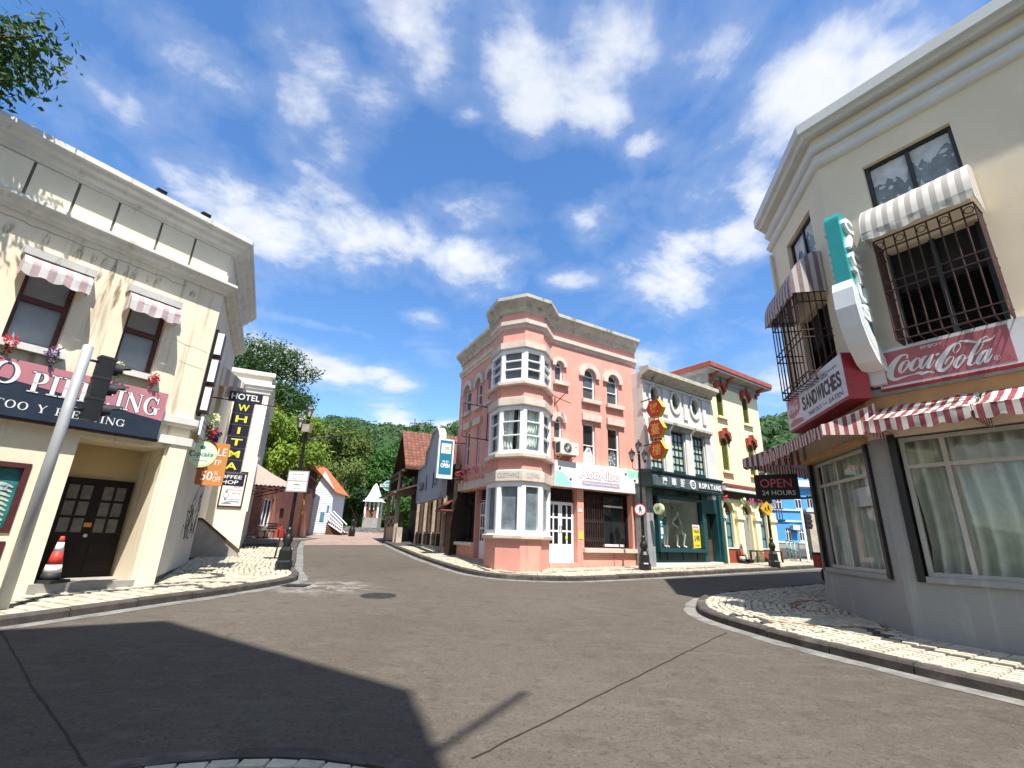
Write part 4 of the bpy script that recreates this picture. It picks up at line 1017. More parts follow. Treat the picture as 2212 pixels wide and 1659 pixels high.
for (z0, z1, rows, pane, lo) in ((6.40, 7.54, (.36, .68), 'grey_pane', 0), (4.07, 5.58, (.36, .70), 'grey_pane', 1), (1.66, 3.19, (), 'film_pane', 2)):
    for k in range(1, 5):
        F, L = facet(BAY[k], BAY[k + 1])
        o = window(B3, F, .0, L, z0, z1, -.08, 'white_upvc', 'clear_glass' if lo == 1 else pane, .11 if lo != 2 else .13, (), rows, 0, .10, .035, 'bay_window')
        if lo == 1:
            r_ = random.Random(k); cm = MB(F); n = 22
            for i in range(n):
                u0_, u1_ = .04 + (L - .08) * i / n, .04 + (L - .08) * (i + 1) / n; w0_, w1_ = -.22 + .03 * math.sin(i * 1.9), -.22 + .03 * math.sin((i + 1) * 1.9)
                gap = abs(i / n - .5) < .12 and k % 2 == 0
                if not gap: cm.quad((u0_, z0 + .05, w0_), (u1_, z0 + .05, w1_), (u1_ + .05 * math.sin(k), z1, w1_), (u0_ + .05 * math.sin(k), z1, w0_))
            cm.build('curtain', 'curtain_white', o, norm=False)
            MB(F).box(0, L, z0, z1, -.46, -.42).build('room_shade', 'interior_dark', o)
    if lo != 1:
        for k in range(1, 5):
            pass
bp_ = MB(); 
for z in (3.25, 3.98, 5.62, 6.32, 7.58): bp_.poly([(q[0] * .98 + .01, q[1], z) for q in BAY])
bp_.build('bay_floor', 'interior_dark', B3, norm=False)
# right facade windows
def hood(par, F, u0, u1, z, r, th=.16, leg=.12, w=.10):
    A = arch(u0, u1, z, r); Bq = arch(u0 + th, u1 - th, z, r - th); mb = MB(F)
    for k in range(len(A) - 1): mb.prism([A[k], A[k + 1], Bq[k + 1], Bq[k]], 0, w)
    mb.prism([(u0, z - leg), (u0 + th, z - leg), (u0 + th, z), (u0, z)], 0, w); mb.prism([(u1 - th, z - leg), (u1, z - leg), (u1, z), (u1 - th, z)], 0, w)
    return mb.build('hood_mould', 'pink_stone', par)
for (u0, u1, z0, z1, *r) in ph[:6]:
    big = u1 - u0 > .5
    o = window(B3, PRF, u0, u1, z0, z1, -.12, 'white_upvc', 'grey_pane' if r else 'dark_pane', .05, (), (() if not big else ((.74,) if False else ((.5,) if r else (.46,)))), r[0] if r else 0)
    if r:
        th = .20 if big else .15; hood(o, PRF, u0 - th, u1 + th, z1 - r[0], r[0] + th, th, .06 if big else .02)
    else: MB(PRF).box(u0 - .06, u1 + .27, z1 + .10, z1 + .36, 0, .10).build('lintel', 'pink_stone', o)
    if z0 > 4.5 or r: MB(PRF).box(u0 - .09, u1 + .22, z0 - .14, z0, -.02, .13).build('window_sill', 'pink_stone', o)
for u, m1, lab, sd in ((.95, 'cloth_white', 'white figure-shaped display cut-out standing in the window beside the air conditioner', 3), (2.1, 'cloth_grey', 'grey and teal figure-shaped display cut-out standing in the window over the toy shop sign', 4)):
    t = thing('window_display', lab, 'display', PRF.P(u, 4.1, -.1)); mb = MB(PRF); r_ = random.Random(sd)
    mb.prism([(u - .22, 4.14), (u + .20, 4.14), (u + .21, 4.45), (u + .12, 4.70), (u + .06, 4.78), (u - .04, 4.76), (u - .10, 4.62), (u - .21, 4.50)], -.112, -.105); mb.build('body', m1, t)
    mb = MB(PRF)
    for k in range(14): x, z = u + r_.uniform(-.15, .14), 4.2 + r_.uniform(0, .45); disc(mb, x, z, r_.uniform(.015, .05), r_.uniform(.015, .05), -.105, -.103, 8)
    mb.build('print', 'pale_blue_pane', t)
# left facade windows
for (u0, u1, z0, z1, *r) in pl[:5]:
    o = window(B3, PLF, u0, u1, z0, z1, -.12, 'white_upvc', 'grey_pane' if r else 'dark_pane', .05, (), (.5,), r[0] if r else 0)
    if r: hood(o, PLF, u0 - .2, u1 + .2, z1 - r[0], r[0] + .2, .2, .06)
    else: MB(PLF).box(u0 - .12, u1 + .28, z1 + .08, z1 + .34, 0, .12).build('lintel', 'pink_stone', o)
    if r: MB(PLF).box(u0 - .14, u1 + .14, z0 - .14, z0, -.02, .14).build('window_sill', 'pink_stone', o)
MB(PLF).box(-1.3, 2.6, 3.28, 3.58, 0, .10).build('string_course', 'pink_stone', B3)
MB(PLF).box(-.05, 2.25, 1.24, 1.36, -.02, .12).build('window_sill', 'pink_stone', B3)
o = window(B3, PLF, .06, 2.06, 1.36, 3.24, -.28, 'dark_wood_door', 'dark_pane', .10, (.5,), (.78,), 0, .06, .05)
def glazed_door(par, F, u0, u1, z0, z1, w, mat, leaves=2, pane='dark_pane', handle='black_iron'):
    d = MB(F).box(u0, u1, z0, z1, w, w + .05).build('door', mat, par); lw = (u1 - u0) / leaves
    for l in range(leaves):
        s0 = u0 + l * lw
        for c in (0, 1):
            for r in range(3):
                h = (z1 - z0) * .21; a_ = s0 + lw * (.14 + .40 * c); zb = z0 + (z1 - z0) * (.30 + .225 * r)
                MB(F).box(a_, a_ + lw * .30, zb, zb + h * .93, w + .046, w + .053).build('pane', pane, d)
        MB(F).box(s0 + lw * .16, s0 + lw * .84, z0 + .10, z0 + (z1 - z0) * .22, w + .045, w + .06).build('door_panel', mat, d)
        h_ = MB(F); uc = s0 + lw * (.93 if l == 0 else .07); h_.tube([(uc, z0 + .92, w + .05), (uc, z0 + .92, w + .09), (uc, z0 + 1.12, w + .09), (uc, z0 + 1.12, w + .05)], .011); h_.build('handle', handle, d)
    MB(F).box((u0 + u1) / 2 - .008, (u0 + u1) / 2 + .008, z0, z1, w + .048, w + .054).build('door_gap', 'grey_trim', d)
    return d
glazed_door(B3, PLF, -.95, .0, .84, 2.84, -.25, 'white_upvc', 2, 'grey_pane')
d = glazed_door(B3, PRF, -.76, .34, .86, 2.76, -.25, 'white_upvc')
MB(PRF).box(.0, .09, 1.58, 1.68, -.195, -.19).build('door_notice', 'yellow_paper', d)
MB(PRF).box(-.78, .36, .5, .86, -.28, .02).build('doorstep', 'pink_wall', B3); MB(PLF).box(-.98, .02, .5, .84, -.28, .02).build('doorstep', 'pink_wall', B3)
for F, u0, u1 in ((PRF, -.76, .34), (PLF, -.95, .0)):
    MB(F).box(u0, u1, 2.80, 3.22, -.29, -.27).build('transom_pane', 'interior_dark', B3); MB(F).box(u0 - .02, u1 + .02, 2.76, 2.81, -.27, -.18).build('transom_bar', 'rust_iron', B3)
    for k in range(10):
        u = u0 + (u1 - u0) * (k + .5) / 10; mb = MB(F); mb.tube([(u, 2.80, -.22), (u + .015, 3.0, -.21), (u, 3.22, -.22)], .014, 5); mb.build('transom_bar', 'rust_iron', B3)
o = window(B3, PRF, .63, 2.87, 1.33, 3.20, -.28, 'dark_wood_door', 'dark_pane', .10, (.46,), (.76,), 0, .06, .05, 'shop_window')
MB(PRF).box(1.66, 2.60, 2.70, 2.76, -.22, -.18).build('window_bar', 'white_upvc', o); MB(PRF).box(1.66, 2.62, 1.38, 1.46, -.22, -.18).build('window_bar', 'white_upvc', o)
gt = thing('folding_gate', 'brown folding lattice security gate drawn half across the shop window', 'gate', PRF.P(1.1, 1.33, -.05))
for k in range(10):
    u = .67 + k * .103; mb = MB(PRF); mb.box(u - .012, u + .012, 1.36, 3.17, -.11, -.085); mb.build('bar', 'rust_iron', gt)
for zc_ in (1.58, 2.20, 2.86):
    for k in range(9):
        u = .67 + k * .103
        mb = MB(PRF); mb.tube([(u, zc_ - .07, -.08), (u + .103, zc_ + .07, -.08)], .007, 5); mb.tube([(u, zc_ + .07, -.075), (u + .103, zc_ - .07, -.075)], .007, 5); mb.build('lattice', 'rust_iron', gt)
for z in (1.345, 3.185): MB(PRF).box(.63, 2.87, z - .015, z + .015, -.13, -.07).build('rail', 'rust_iron', gt)
MB(PRF).box(.57, 2.96, 1.19, 1.32, -.02, .12).build('window_sill', 'pink_stone', B3)
MB(PRF).box(1.92, 1.96, .74, 1.19, 0, .02).build('downpipe', 'salmon_wall', B3)
MB(PRF).box(.40, .58, 1.60, 1.84, 0, .012).build('notice', 'yellow_paper', B3); MB(PRF).box(.40, .55, 2.46, 2.56, 0, .012).build('house_number_plate', 'paper_white', B3)
# toy shop sign
t = thing('shop_sign', 'white toy shop sign lettered AonAino with mint corners', 'sign', PRF.P(1.2, 3.22, .1))
MB(PRF).box(-.75, 3.10, 3.22, 4.06, .04, .22).build('box', 'sign_white', t)
mb = MB(PRF); mb.prism([(-.73, 3.24), (-.05, 3.24), (-.05, 3.40), (-.16, 3.52), (-.34, 3.62), (-.52, 3.74), (-.73, 3.70)], .22, .223); mb.build('mint_corner', 'mint_sign', t); mb = MB(PRF); mb.prism([(3.08, 4.04), (2.30, 4.04), (2.38, 3.90), (2.55, 3.80), (2.80, 3.68), (3.08, 3.78)], .22, .223); mb.build('mint_corner', 'mint_sign', t)
for u, z in ((-.55, 3.80), (-.10, 3.48), (2.42, 3.88), (2.86, 3.68)):
    mb = MB(PRF); disc(mb, u, z, .115, .115, .223, .226, 24); o = mb.build('badge', 'sign_white', t); mb = MB(PRF); mb.prism([(u - .05, z - .01), (u - .02, z - .055), (u + .03, z - .05), (u + .055, z + .03), (u + .03, z + .055), (u + .005, z + .02), (u - .03, z + .05)], .226, .229); mb.build('animal_mark', 'dark_ink', o)
mb = MB(PRF); text(mb, 'AonAino', .26, 2.14, 3.545, 3.925, .2235, .072); mb.build('lettering', 'lilac_line', t, norm=False)
mb = MB(PRF); text(mb, 'AonAino', .285, 2.115, 3.565, 3.905, .2265, .030); mb.build('lettering', 'sign_white', t, norm=False)
MB(PRF).box(.40, 2.10, 3.33, 3.49, .22, .224).build('lettering_bar', 'mauve_bar', t)
mb = MB(PRF); text(mb, 'TIENDA DE JUGUETES PARA NIÑOS', .45, 2.05, 3.36, 3.46, .2265, .02); mb.build('lettering', 'sign_white', t, norm=False)
# carved letters on the bay band
for k, (s, a_, b_) in ((2, ('CLOTHING', .03, .93)), (3, ('CLOTHING', .14, .80))):
    F, L = facet(BAY[k], BAY[k + 1]); mb = MB(F); text(mb, s, L * a_, L * b_, 3.30, 3.45, .0935, 0); mb.build('carved_lettering', 'grey_ink', B3, norm=False)
# air conditioner
t = thing('air_conditioner', 'white outdoor air conditioner unit with a round fan on pink wall brackets', 'air conditioner', PRF.P(-.3, 4.2, .2))
MB(PRF).box(-.66, .10, 4.26, 4.68, .12, .42).build('casing', 'ac_white', t)
mb = MB(PRF); disc(mb, -.36, 4.47, .165, .165, .42, .424); fo = mb.build('fan_opening', 'interior_dark', t)
for k in range(14):
    a_ = k * math.pi / 7; MB(PRF).tube([(-.36, 4.47, .43), (-.36 + .165 * math.cos(a_), 4.47 + .165 * math.sin(a_), .43)], .005, 4).build('grille_spoke', 'ac_white', fo)
mb = MB(PRF); disc(mb, -.36, 4.47, .03, .03, .424, .436, 12); mb.build('hub', 'ac_white', fo); MB(PRF).box(-.08, .04, 4.52, 4.54, .42, .423).build('maker_mark', 'grey_ink', t)
MB(PRF).box(-.665, -.655, 4.30, 4.64, .16, .38).build('side_grille', 'dark_ink', t)
for u in (-.55, .0): mb = MB(PRF); mb.prism([(u - .02, 4.10), (u + .02, 4.10), (u + .02, 4.26), (u - .02, 4.26)], 0, .05); mb.tube([(u, 4.24, .0), (u, 4.24, .42)], .018, 4); mb.tube([(u, 4.06, .02), (u, 4.22, .38)], .014, 4); mb.build('bracket', 'pink_wall', t)
# empty sign bracket and frame on the corner
t = thing('sign_bracket', 'rusty empty sign bracket on the pink wall beside the bay', 'bracket', PRF.P(-.55, 6.2, .1))
mb = MB(PRF); mb.tube([(-.58, 6.05, 0), (-.42, 6.42, .5)], .016); mb.tube([(-.60, 6.30, .02), (-.25, 6.02, .45)], .014); mb.tube([(-.62, 5.95, .01), (-.6, 6.35, .02)], .014); mb.build('arm', 'rust_iron', t)
t = thing('iron_bracket', 'empty dark iron sign frame sticking out from the shaded pink wall', 'bracket', PLF.P(-.8, 5.6, .3))
F = Fr(*PLF.P(-.9, 0)[:2], 64 + 180); mb = MB(F); mb.tube([(0, 6.18, 0), (1.05, 6.22, 0), (1.05, 4.98, 0), (0, 4.95, 0)], .020); mb.tube([(.08, 4.93, 0), (.08, 6.2, 0)], .022); mb.build('frame', 'black_iron', t)
for u, c, lab, sd in ((2.35, 'cream_flower', 'pale trailing flower bunch next to the blue coffee sign', 31), (1.75, 'red_flower', 'red trailing flower bunch on the shaded pink wall ledge', 32), (1.2, 'purple_flower', 'blue-violet trailing flower bunch on the shaded pink wall ledge', 33), (.72, 'red_flower', 'crimson trailing flower bunch in the middle of the ledge', 34), (-.1, 'pink_flower', 'pink trailing flower bunch on the shaded pink wall ledge', 35), (-.85, 'cream_flower', 'pale green trailing flower bunch at the bay end of the ledge', 36)):
    bunch(PLF, u, 3.98, .12, c, lab, 'flower bunches along the pink ledge', .13, .42, 18, sd)

# ------------------------------------------------------------------ grey and teal clothes shop
WT = Fr(5.04, 17.34, 55)
B4 = thing('clothes_shop', 'grey plaster shop building with oval windows over a dark teal shopfront', 'building', (5.04, 17.34, .75))
ov = [(.42, .92), (1.76, 2.26), (3.08, 3.58)]
wn_ = [(.30, 1.06), (1.62, 2.42), (3.02, 3.76)]
mb = MB(WT); mb.wall(-.05, 4.55, 3.3, 7.9, [(a, b, 6.64, 7.42, .39) for a, b in ov] + [(a, b, 3.9, 5.80) for a, b in wn_], .22)
for a, b in ov:  # close the lower half of each oval
    A = [( (a + b) / 2 - (b - a) / 2 * math.cos(math.pi * k / 10), 7.03 - .39 * math.sin(math.pi * k / 10)) for k in range(11)]
    for (x0, y0), (x1, y1) in zip(A, A[1:]): mb.quad((x0, y0, 0), (x1, y1, 0), (x1, 6.64, 0), (x0, 6.64, 0)); mb.quad((x0, y0, 0), (x0, y0, -.22), (x1, y1, -.22), (x1, y1, 0))
mb.quad((-.05, 0, 0), (-.05, 7.9, 0), (-.05, 7.9, -7), (-.05, 0, -7)); mb.quad((4.55, 3.3, 0), (4.55, 7.9, 0), (4.55, 7.9, -7), (4.55, 3.3, -7)); mb.poly([(-.05, 7.88, 0), (4.55, 7.88, 0), (4.55, 7.88, -7), (-.05, 7.88, -7)]); mb.quad((-.05, 0, -7), (4.55, 0, -7), (4.55, 7.9, -7), (-.05, 7.9, -7))
mb.build('wall', 'grey_plaster', B4, norm=False)
MB(WT).uprism([(0, 7.62), (.10, 7.64), (.12, 7.74), (.30, 7.82), (.46, 7.88), (.46, 8.02), (.40, 8.06), (0, 8.10)], -.10, 4.62).build('cornice', 'weathered_stone', B4)
MB(WT).uprism([(0, 7.48), (.07, 7.50), (.07, 7.60), (0, 7.62)], -.05, 4.55).build('string_course', 'grey_plaster', B4)
for u0, u1 in ((-.05, .16), (1.20, 1.48), (2.54, 2.80), (3.86, 4.10)): MB(WT).box(u0, u1, 6.40, 7.48, 0, .06).build('pilaster', 'grey_plaster', B4)
for u0, u1 in ((-.05, .22), (1.12, 1.52), (2.48, 2.90), (3.84, 4.52)): MB(WT).box(u0, u1, 3.7, 6.02, 0, .05).build('pilaster', 'grey_plaster', B4)
for a, b in ov:
    c = (a + b) / 2; mb = MB(WT); n = 24
    for k in range(n):
        t0, t1 = 2 * math.pi * k / n, 2 * math.pi * (k + 1) / n
        mb.prism([(c + .36 * math.cos(t0), 7.03 + .50 * math.sin(t0)), (c + .36 * math.cos(t1), 7.03 + .50 * math.sin(t1)), (c + .25 * math.cos(t1), 7.03 + .39 * math.sin(t1)), (c + .25 * math.cos(t0), 7.03 + .39 * math.sin(t0))], 0, .07)
    o = mb.build('oval_window', 'grey_plaster', B4)
    mb = MB(WT); disc(mb, c, 7.03, .25, .39, -.09, -.08); mb.build('pane', 'green_pane', o)
    mb = MB(WT); mb.box(c - .02, c + .02, 6.66, 7.40, -.08, -.04)
    for sx in (-1, 1): mb.tube([(c + sx * .22, 6.86, -.06), (c + sx * .12, 6.98, -.06), (c + sx * .07, 7.2, -.06), (c, 7.38, -.06)], .016, 5)
    mb.tube([(c - .24, 6.92, -.06), (c, 7.0, -.06), (c + .24, 6.92, -.06)], .016, 5); mb.build('glazing_bars', 'teal_dark', o)
def checker(i, j): return ('lemon_pane', 'pale_blue_pane')[(i + j) % 2]
for a, b in wn_:
    st = dict(n=0)
    fr_mb = MB(WT); o = None
    cols = 3; rows = 6; w = -.12
    us = [a + .03 + (b - a - .06) * k / cols for k in range(cols + 1)]; zs = [3.92 + (5.72 - 3.92) * k / rows for k in range(rows + 1)]
    for u in us: fr_mb.box(u - .018, u + .018, 3.9, 5.80, w, w + .05)
    for z in zs: fr_mb.box(a, b, z - .018, z + .018, w + .003, w + .047)
    fr_mb.box(a, b, 4.16, 4.26, w + .01, w + .09)
    o = fr_mb.build('leaded_window', 'teal_dark', B4)
    for i in range(cols):
        for j in range(rows): MB(WT).box(us[i] + .018, us[i + 1] - .018, zs[j] + .018, zs[j + 1] - .018, w + .01, w + .02).build('pane', checker(i, j), o)
    MB(WT).uprism([(0, 5.80), (.10, 5.82), (.14, 5.92), (.26, 5.98), (.26, 6.08), (0, 6.12)], a - .05, b + .40).build('lintel', 'weathered_stone', o)
# shopfront
mb = MB(WT); mb.wall(.0, 4.5, .3, 3.5, [(.40, 3.10, 1.36, 3.12, 0, .12), (3.50, 4.22, .3, 2.74, 0, .35)], .12); mb.build('shopfront', 'teal_paint', B4, norm=False)
MB(WT).box(-.28, 0.10, .30, 3.5, -.4, .12).build('corner_post', 'slate_trim', B4)
MB(WT).box(4.30, 4.50, .3, 3.5, .0, .12).build('pilaster', 'teal_paint', B4); MB(WT).box(3.14, 3.34, 1.35, 3.5, .0, .10).build('pilaster', 'teal_paint', B4)
for u0, u1 in ((.46, .80), (.86, 1.72), (1.78, 2.62), (2.68, 3.18)): MB(WT).box(u0, u1, .98, 1.28, 0, .03).build('stall_panel', 'teal_dark', B4)
MB(WT).box(.0, 3.34, .62, .90, -.02, .10).build('plinth', 'white_trim', B4)
fb = MB(WT); fb.box(.30, .40, 1.30, 3.20, 0, .16); fb.box(3.02, 3.12, 1.30, 3.20, 0, .16); fb.box(.30, 3.12, 3.10, 3.20, .002, .18); fb.box(.26, 3.16, 1.26, 1.38, .002, .22); o = fb.build('display_window', 'teal_paint', B4)
MB(WT).box(.40, 3.02, 1.38, 3.10, -.02, -.012).build('pane', 'shop_glass', o)
iv = MB(WT); iv.quad((.30, 1.36, -1.3), (3.12, 1.36, -1.3), (3.12, 3.14, -1.3), (.30, 3.14, -1.3)); iv.quad((.30, 1.36, -.1), (.30, 3.14, -.1), (.30, 3.14, -1.3), (.30, 1.36, -1.3)); iv.quad((3.12, 1.36, -.1), (3.12, 3.14, -.1), (3.12, 3.14, -1.3), (3.12, 1.36, -1.3)); iv.quad((.30, 1.37, -.1), (3.12, 1.37, -.1), (3.12, 1.37, -1.3), (.30, 1.37, -1.3)); iv.quad((.30, 3.13, -.1), (3.12, 3.13, -.1), (3.12, 3.13, -1.3), (.30, 3.13, -1.3)); iv.build('display_interior', 'shop_wall', o, norm=False)
dq = MB(WT).box(3.50, 4.22, .90, 2.74, -.36, -.30).build('doorway', 'interior_dark', B4); MB(WT).box(3.53, 3.62, .90, 2.70, -.30, -.26).build('door_edge', 'brown_timber', dq)
MB(WT).box(3.72, 4.18, .92, 2.66, -.31, -.285).build('door_leaf', 'brown_timber', dq)
MB(WT).box(3.40, 4.50, .6, .90, -.4, .06).build('doorstep', 'white_trim', B4)
t = thing('fascia_sign', 'dark teal fascia box with raised silver letters ROPA TANG', 'sign', WT.P(1.8, 3.45, .3))
MB(WT).box(-.42, 3.95, 3.44, 3.95, -.05, .55).build('box', 'teal_dark', t)
MB(WT).uprism([(.55, 3.94), (.60, 3.96), (.60, 4.02), (.0, 4.10), (.0, 3.95)], -.45, 3.98).build('capping', 'teal_dark', t)
MB(WT).box(-.38, 3.91, 3.49, 3.86, .55, .565).build('face', 'slate_face', t)
for k, ch in enumerate('唐華服'):
    mb = MB(WT); text(mb, ch, .10 + k * .52, .38 + k * .52, 3.54, 3.82, .60, .02); mb.build('raised_letter', 'sign_white', t, norm=False)
mb = MB(WT); disc(mb, 1.92, 3.68, .17, .17, .565, .60); o = mb.build('emblem', 'sign_white', t); mb = MB(WT); disc(mb, 1.92, 3.68, .11, .11, .60, .604); o2 = mb.build('emblem_ring', 'slate_face', o); mb = MB(WT); mb.box(1.86, 1.98, 3.64, 3.66, .604, .61); mb.box(1.86, 1.98, 3.70, 3.72, .604, .61); mb.box(1.86, 1.88, 3.62, 3.74, .604, .61); mb.build('emblem_mark', 'sign_white', o)
mb = MB(WT); 
for s_, a_, b_ in (('ROPA', 2.28, 3.00), ('TANG', 3.04, 3.78)):
    x = a_
    for ch in s_:
        wd = (b_ - a_) / 4 * .92; text(mb, ch, x, x + wd, 3.58, 3.79, .60, .045); x += (b_ - a_) / 4
mb.build('raised_letter', 'sign_white', t, norm=False)
sh = MB(WT)
for k in range(8): sh.box(2.29 + k * .185, 2.44 + k * .185, 3.56, 3.60, .565, .59)
sh.build('letter_mount', 'dark_ink', t)
# posters on the glass
t = thing('price_poster', 'yellow price poster on the shop glass with bold dark figures', 'poster', WT.P(2.75, 1.45, 0)); MB(WT).box(2.52, 2.98, 1.42, 2.10, -.008, -.004).build('sheet', 'yellow_paper', t); MB(WT).box(2.52, 2.98, 2.11, 2.26, -.008, -.004).build('red_header', 'paper_white', t)
mb = MB(WT); text(mb, 'TIENDA', 2.58, 2.94, 1.96, 2.06, .0, .02); text(mb, '$ 490', 2.60, 2.92, 1.62, 1.88, .0, .03); dashes(mb, 2.62, 2.92, 1.48, .05, .0, 5, 8); mb.build('lettering', 'dark_ink', t, norm=False); mb = MB(WT); dashes(mb, 2.55, 2.9, 2.14, .07, .0, 6, 9); mb.build('lettering', 'red_ink', t, norm=False)
t = thing('sticker_column', 'column of blue and white stickers on the shop glass', 'poster', WT.P(.55, 1.9, 0))
for z0, z1, m_ in ((2.10, 2.36, 'blue_banner'), (1.86, 2.09, 'paper_white'), (1.70, 1.85, 'blue_banner')): MB(WT).box(.46, .76, z0, z1, -.008, -.004).build('sticker', m_, t)
dashes(MB(WT), .52, .70, 2.14, .06, 0, 3, 3).build('print', 'sign_white', t); disc(MB(WT), .61, 2.28, .08, .05, -.003, 0, 12).build('print', 'sign_white', t); disc(MB(WT), .61, 1.76, .09, .06, -.003, 0, 12).build('print', 'sign_white', t); mb = MB(WT); mb.prism([(.50, 1.92), (.60, 1.92), (.58, 2.04), (.52, 2.02)], -.003, 0); mb.build('print', 'vine_green', t)
# round blade sign
t = thing('round_sign', 'round lime shop sign with a green geometric character', 'sign', WT.P(.1, 2.5, .4)); F = Fr(*WT.P(-.12, 0)[:2], 145 - 8, 1)
def rsign(F, t, u, z, r):
    mb = MB(F); disc(mb, u, z, r, r, -.07, .07, 28); mb.build('rim', 'lime_sign', t); mb = MB(F); disc(mb, u, z, r * .86, r * .86, .07, .075, 28); mb.build('face', 'pale_lime', t)
    mb = MB(F); q = r * .45
    for a_, b_, c_, d_ in ((-1, -.8, -.2, .9), (-.5, -.1, -.9, .2), (-.2, 1, .7, .9), (-.1, .8, .2, .4), (.75, .95, -.2, .9), (-.5, .9, -.15, .05), (.1, .8, -.9, -.7), (.65, .85, -.9, -.2)): mb.box(u + a_ * q, u + b_ * q, z + c_ * q, z + d_ * q, .075, .079)
    mb.build('character', 'vine_green', t)
F2 = Fr(*WT.P(-.10, 0)[:2], 145 + 180, 1)   # faces up the street towards the crossing
F2 = Fr(WT.P(-.10, 0).x, WT.P(-.10, 0).y, 145, 1)
rsign(F2, t, .52, 2.68, .19); MB(F2).tube([(0, 2.68, 0), (.34, 2.68, 0)], .014).build('bracket', 'black_iron', t)
# hexagon restaurant sign
t = thing('hexagon_sign', 'three stacked red hexagon signs with gold characters and yellow rims on iron brackets', 'sign', WT.P(0, 4.6, .6))
for k, ch in enumerate('瑤臺樓'):
    z = 6.26 - k * .765; u = .66; r = .37
    hx = [(u + r * math.cos(rad(60 * j)), z + r * math.sin(rad(60 * j))) for j in range(6)]
    mb = MB(F2); mb.prism(hx, -.10, .10); o = mb.build('lamp_box', 'hex_yellow', t)
    hi_ = [(u + r * .985 * math.cos(rad(60 * j)), z + r * .985 * math.sin(rad(60 * j))) for j in range(6)]
    mb = MB(F2); mb.prism(hi_, .10, .108); mb.build('face', 'hex_red', o); mb = MB(F2); mb.prism(hi_, -.03, .03); mb.build('band', 'hex_red', o)
    mb = MB(F2); text(mb, ch, u - .19, u + .19, z - .20, z + .20, .112, .006); mb.build('character', 'gold_letter', o, norm=False)
    if k < 2:
        for x in (.56, .76): MB(F2).tube([(x, z - .30, 0), (x, z - .47, 0)], .014, 5).build('link', 'black_iron', t)
for z, z2 in ((6.72, 6.62), (5.02, 5.02)):
    MB(F2).tube([(0, z - .06, 0), (.88, z, 0)], .022).build('bracket', 'black_iron', t)
MB(F2).tube([(.56, 6.72, 0), (.56, 6.55, 0)], .014).build('link', 'black_iron', t); MB(F2).tube([(.78, 6.74, 0), (.78, 6.55, 0)], .014).build('link', 'black_iron', t)
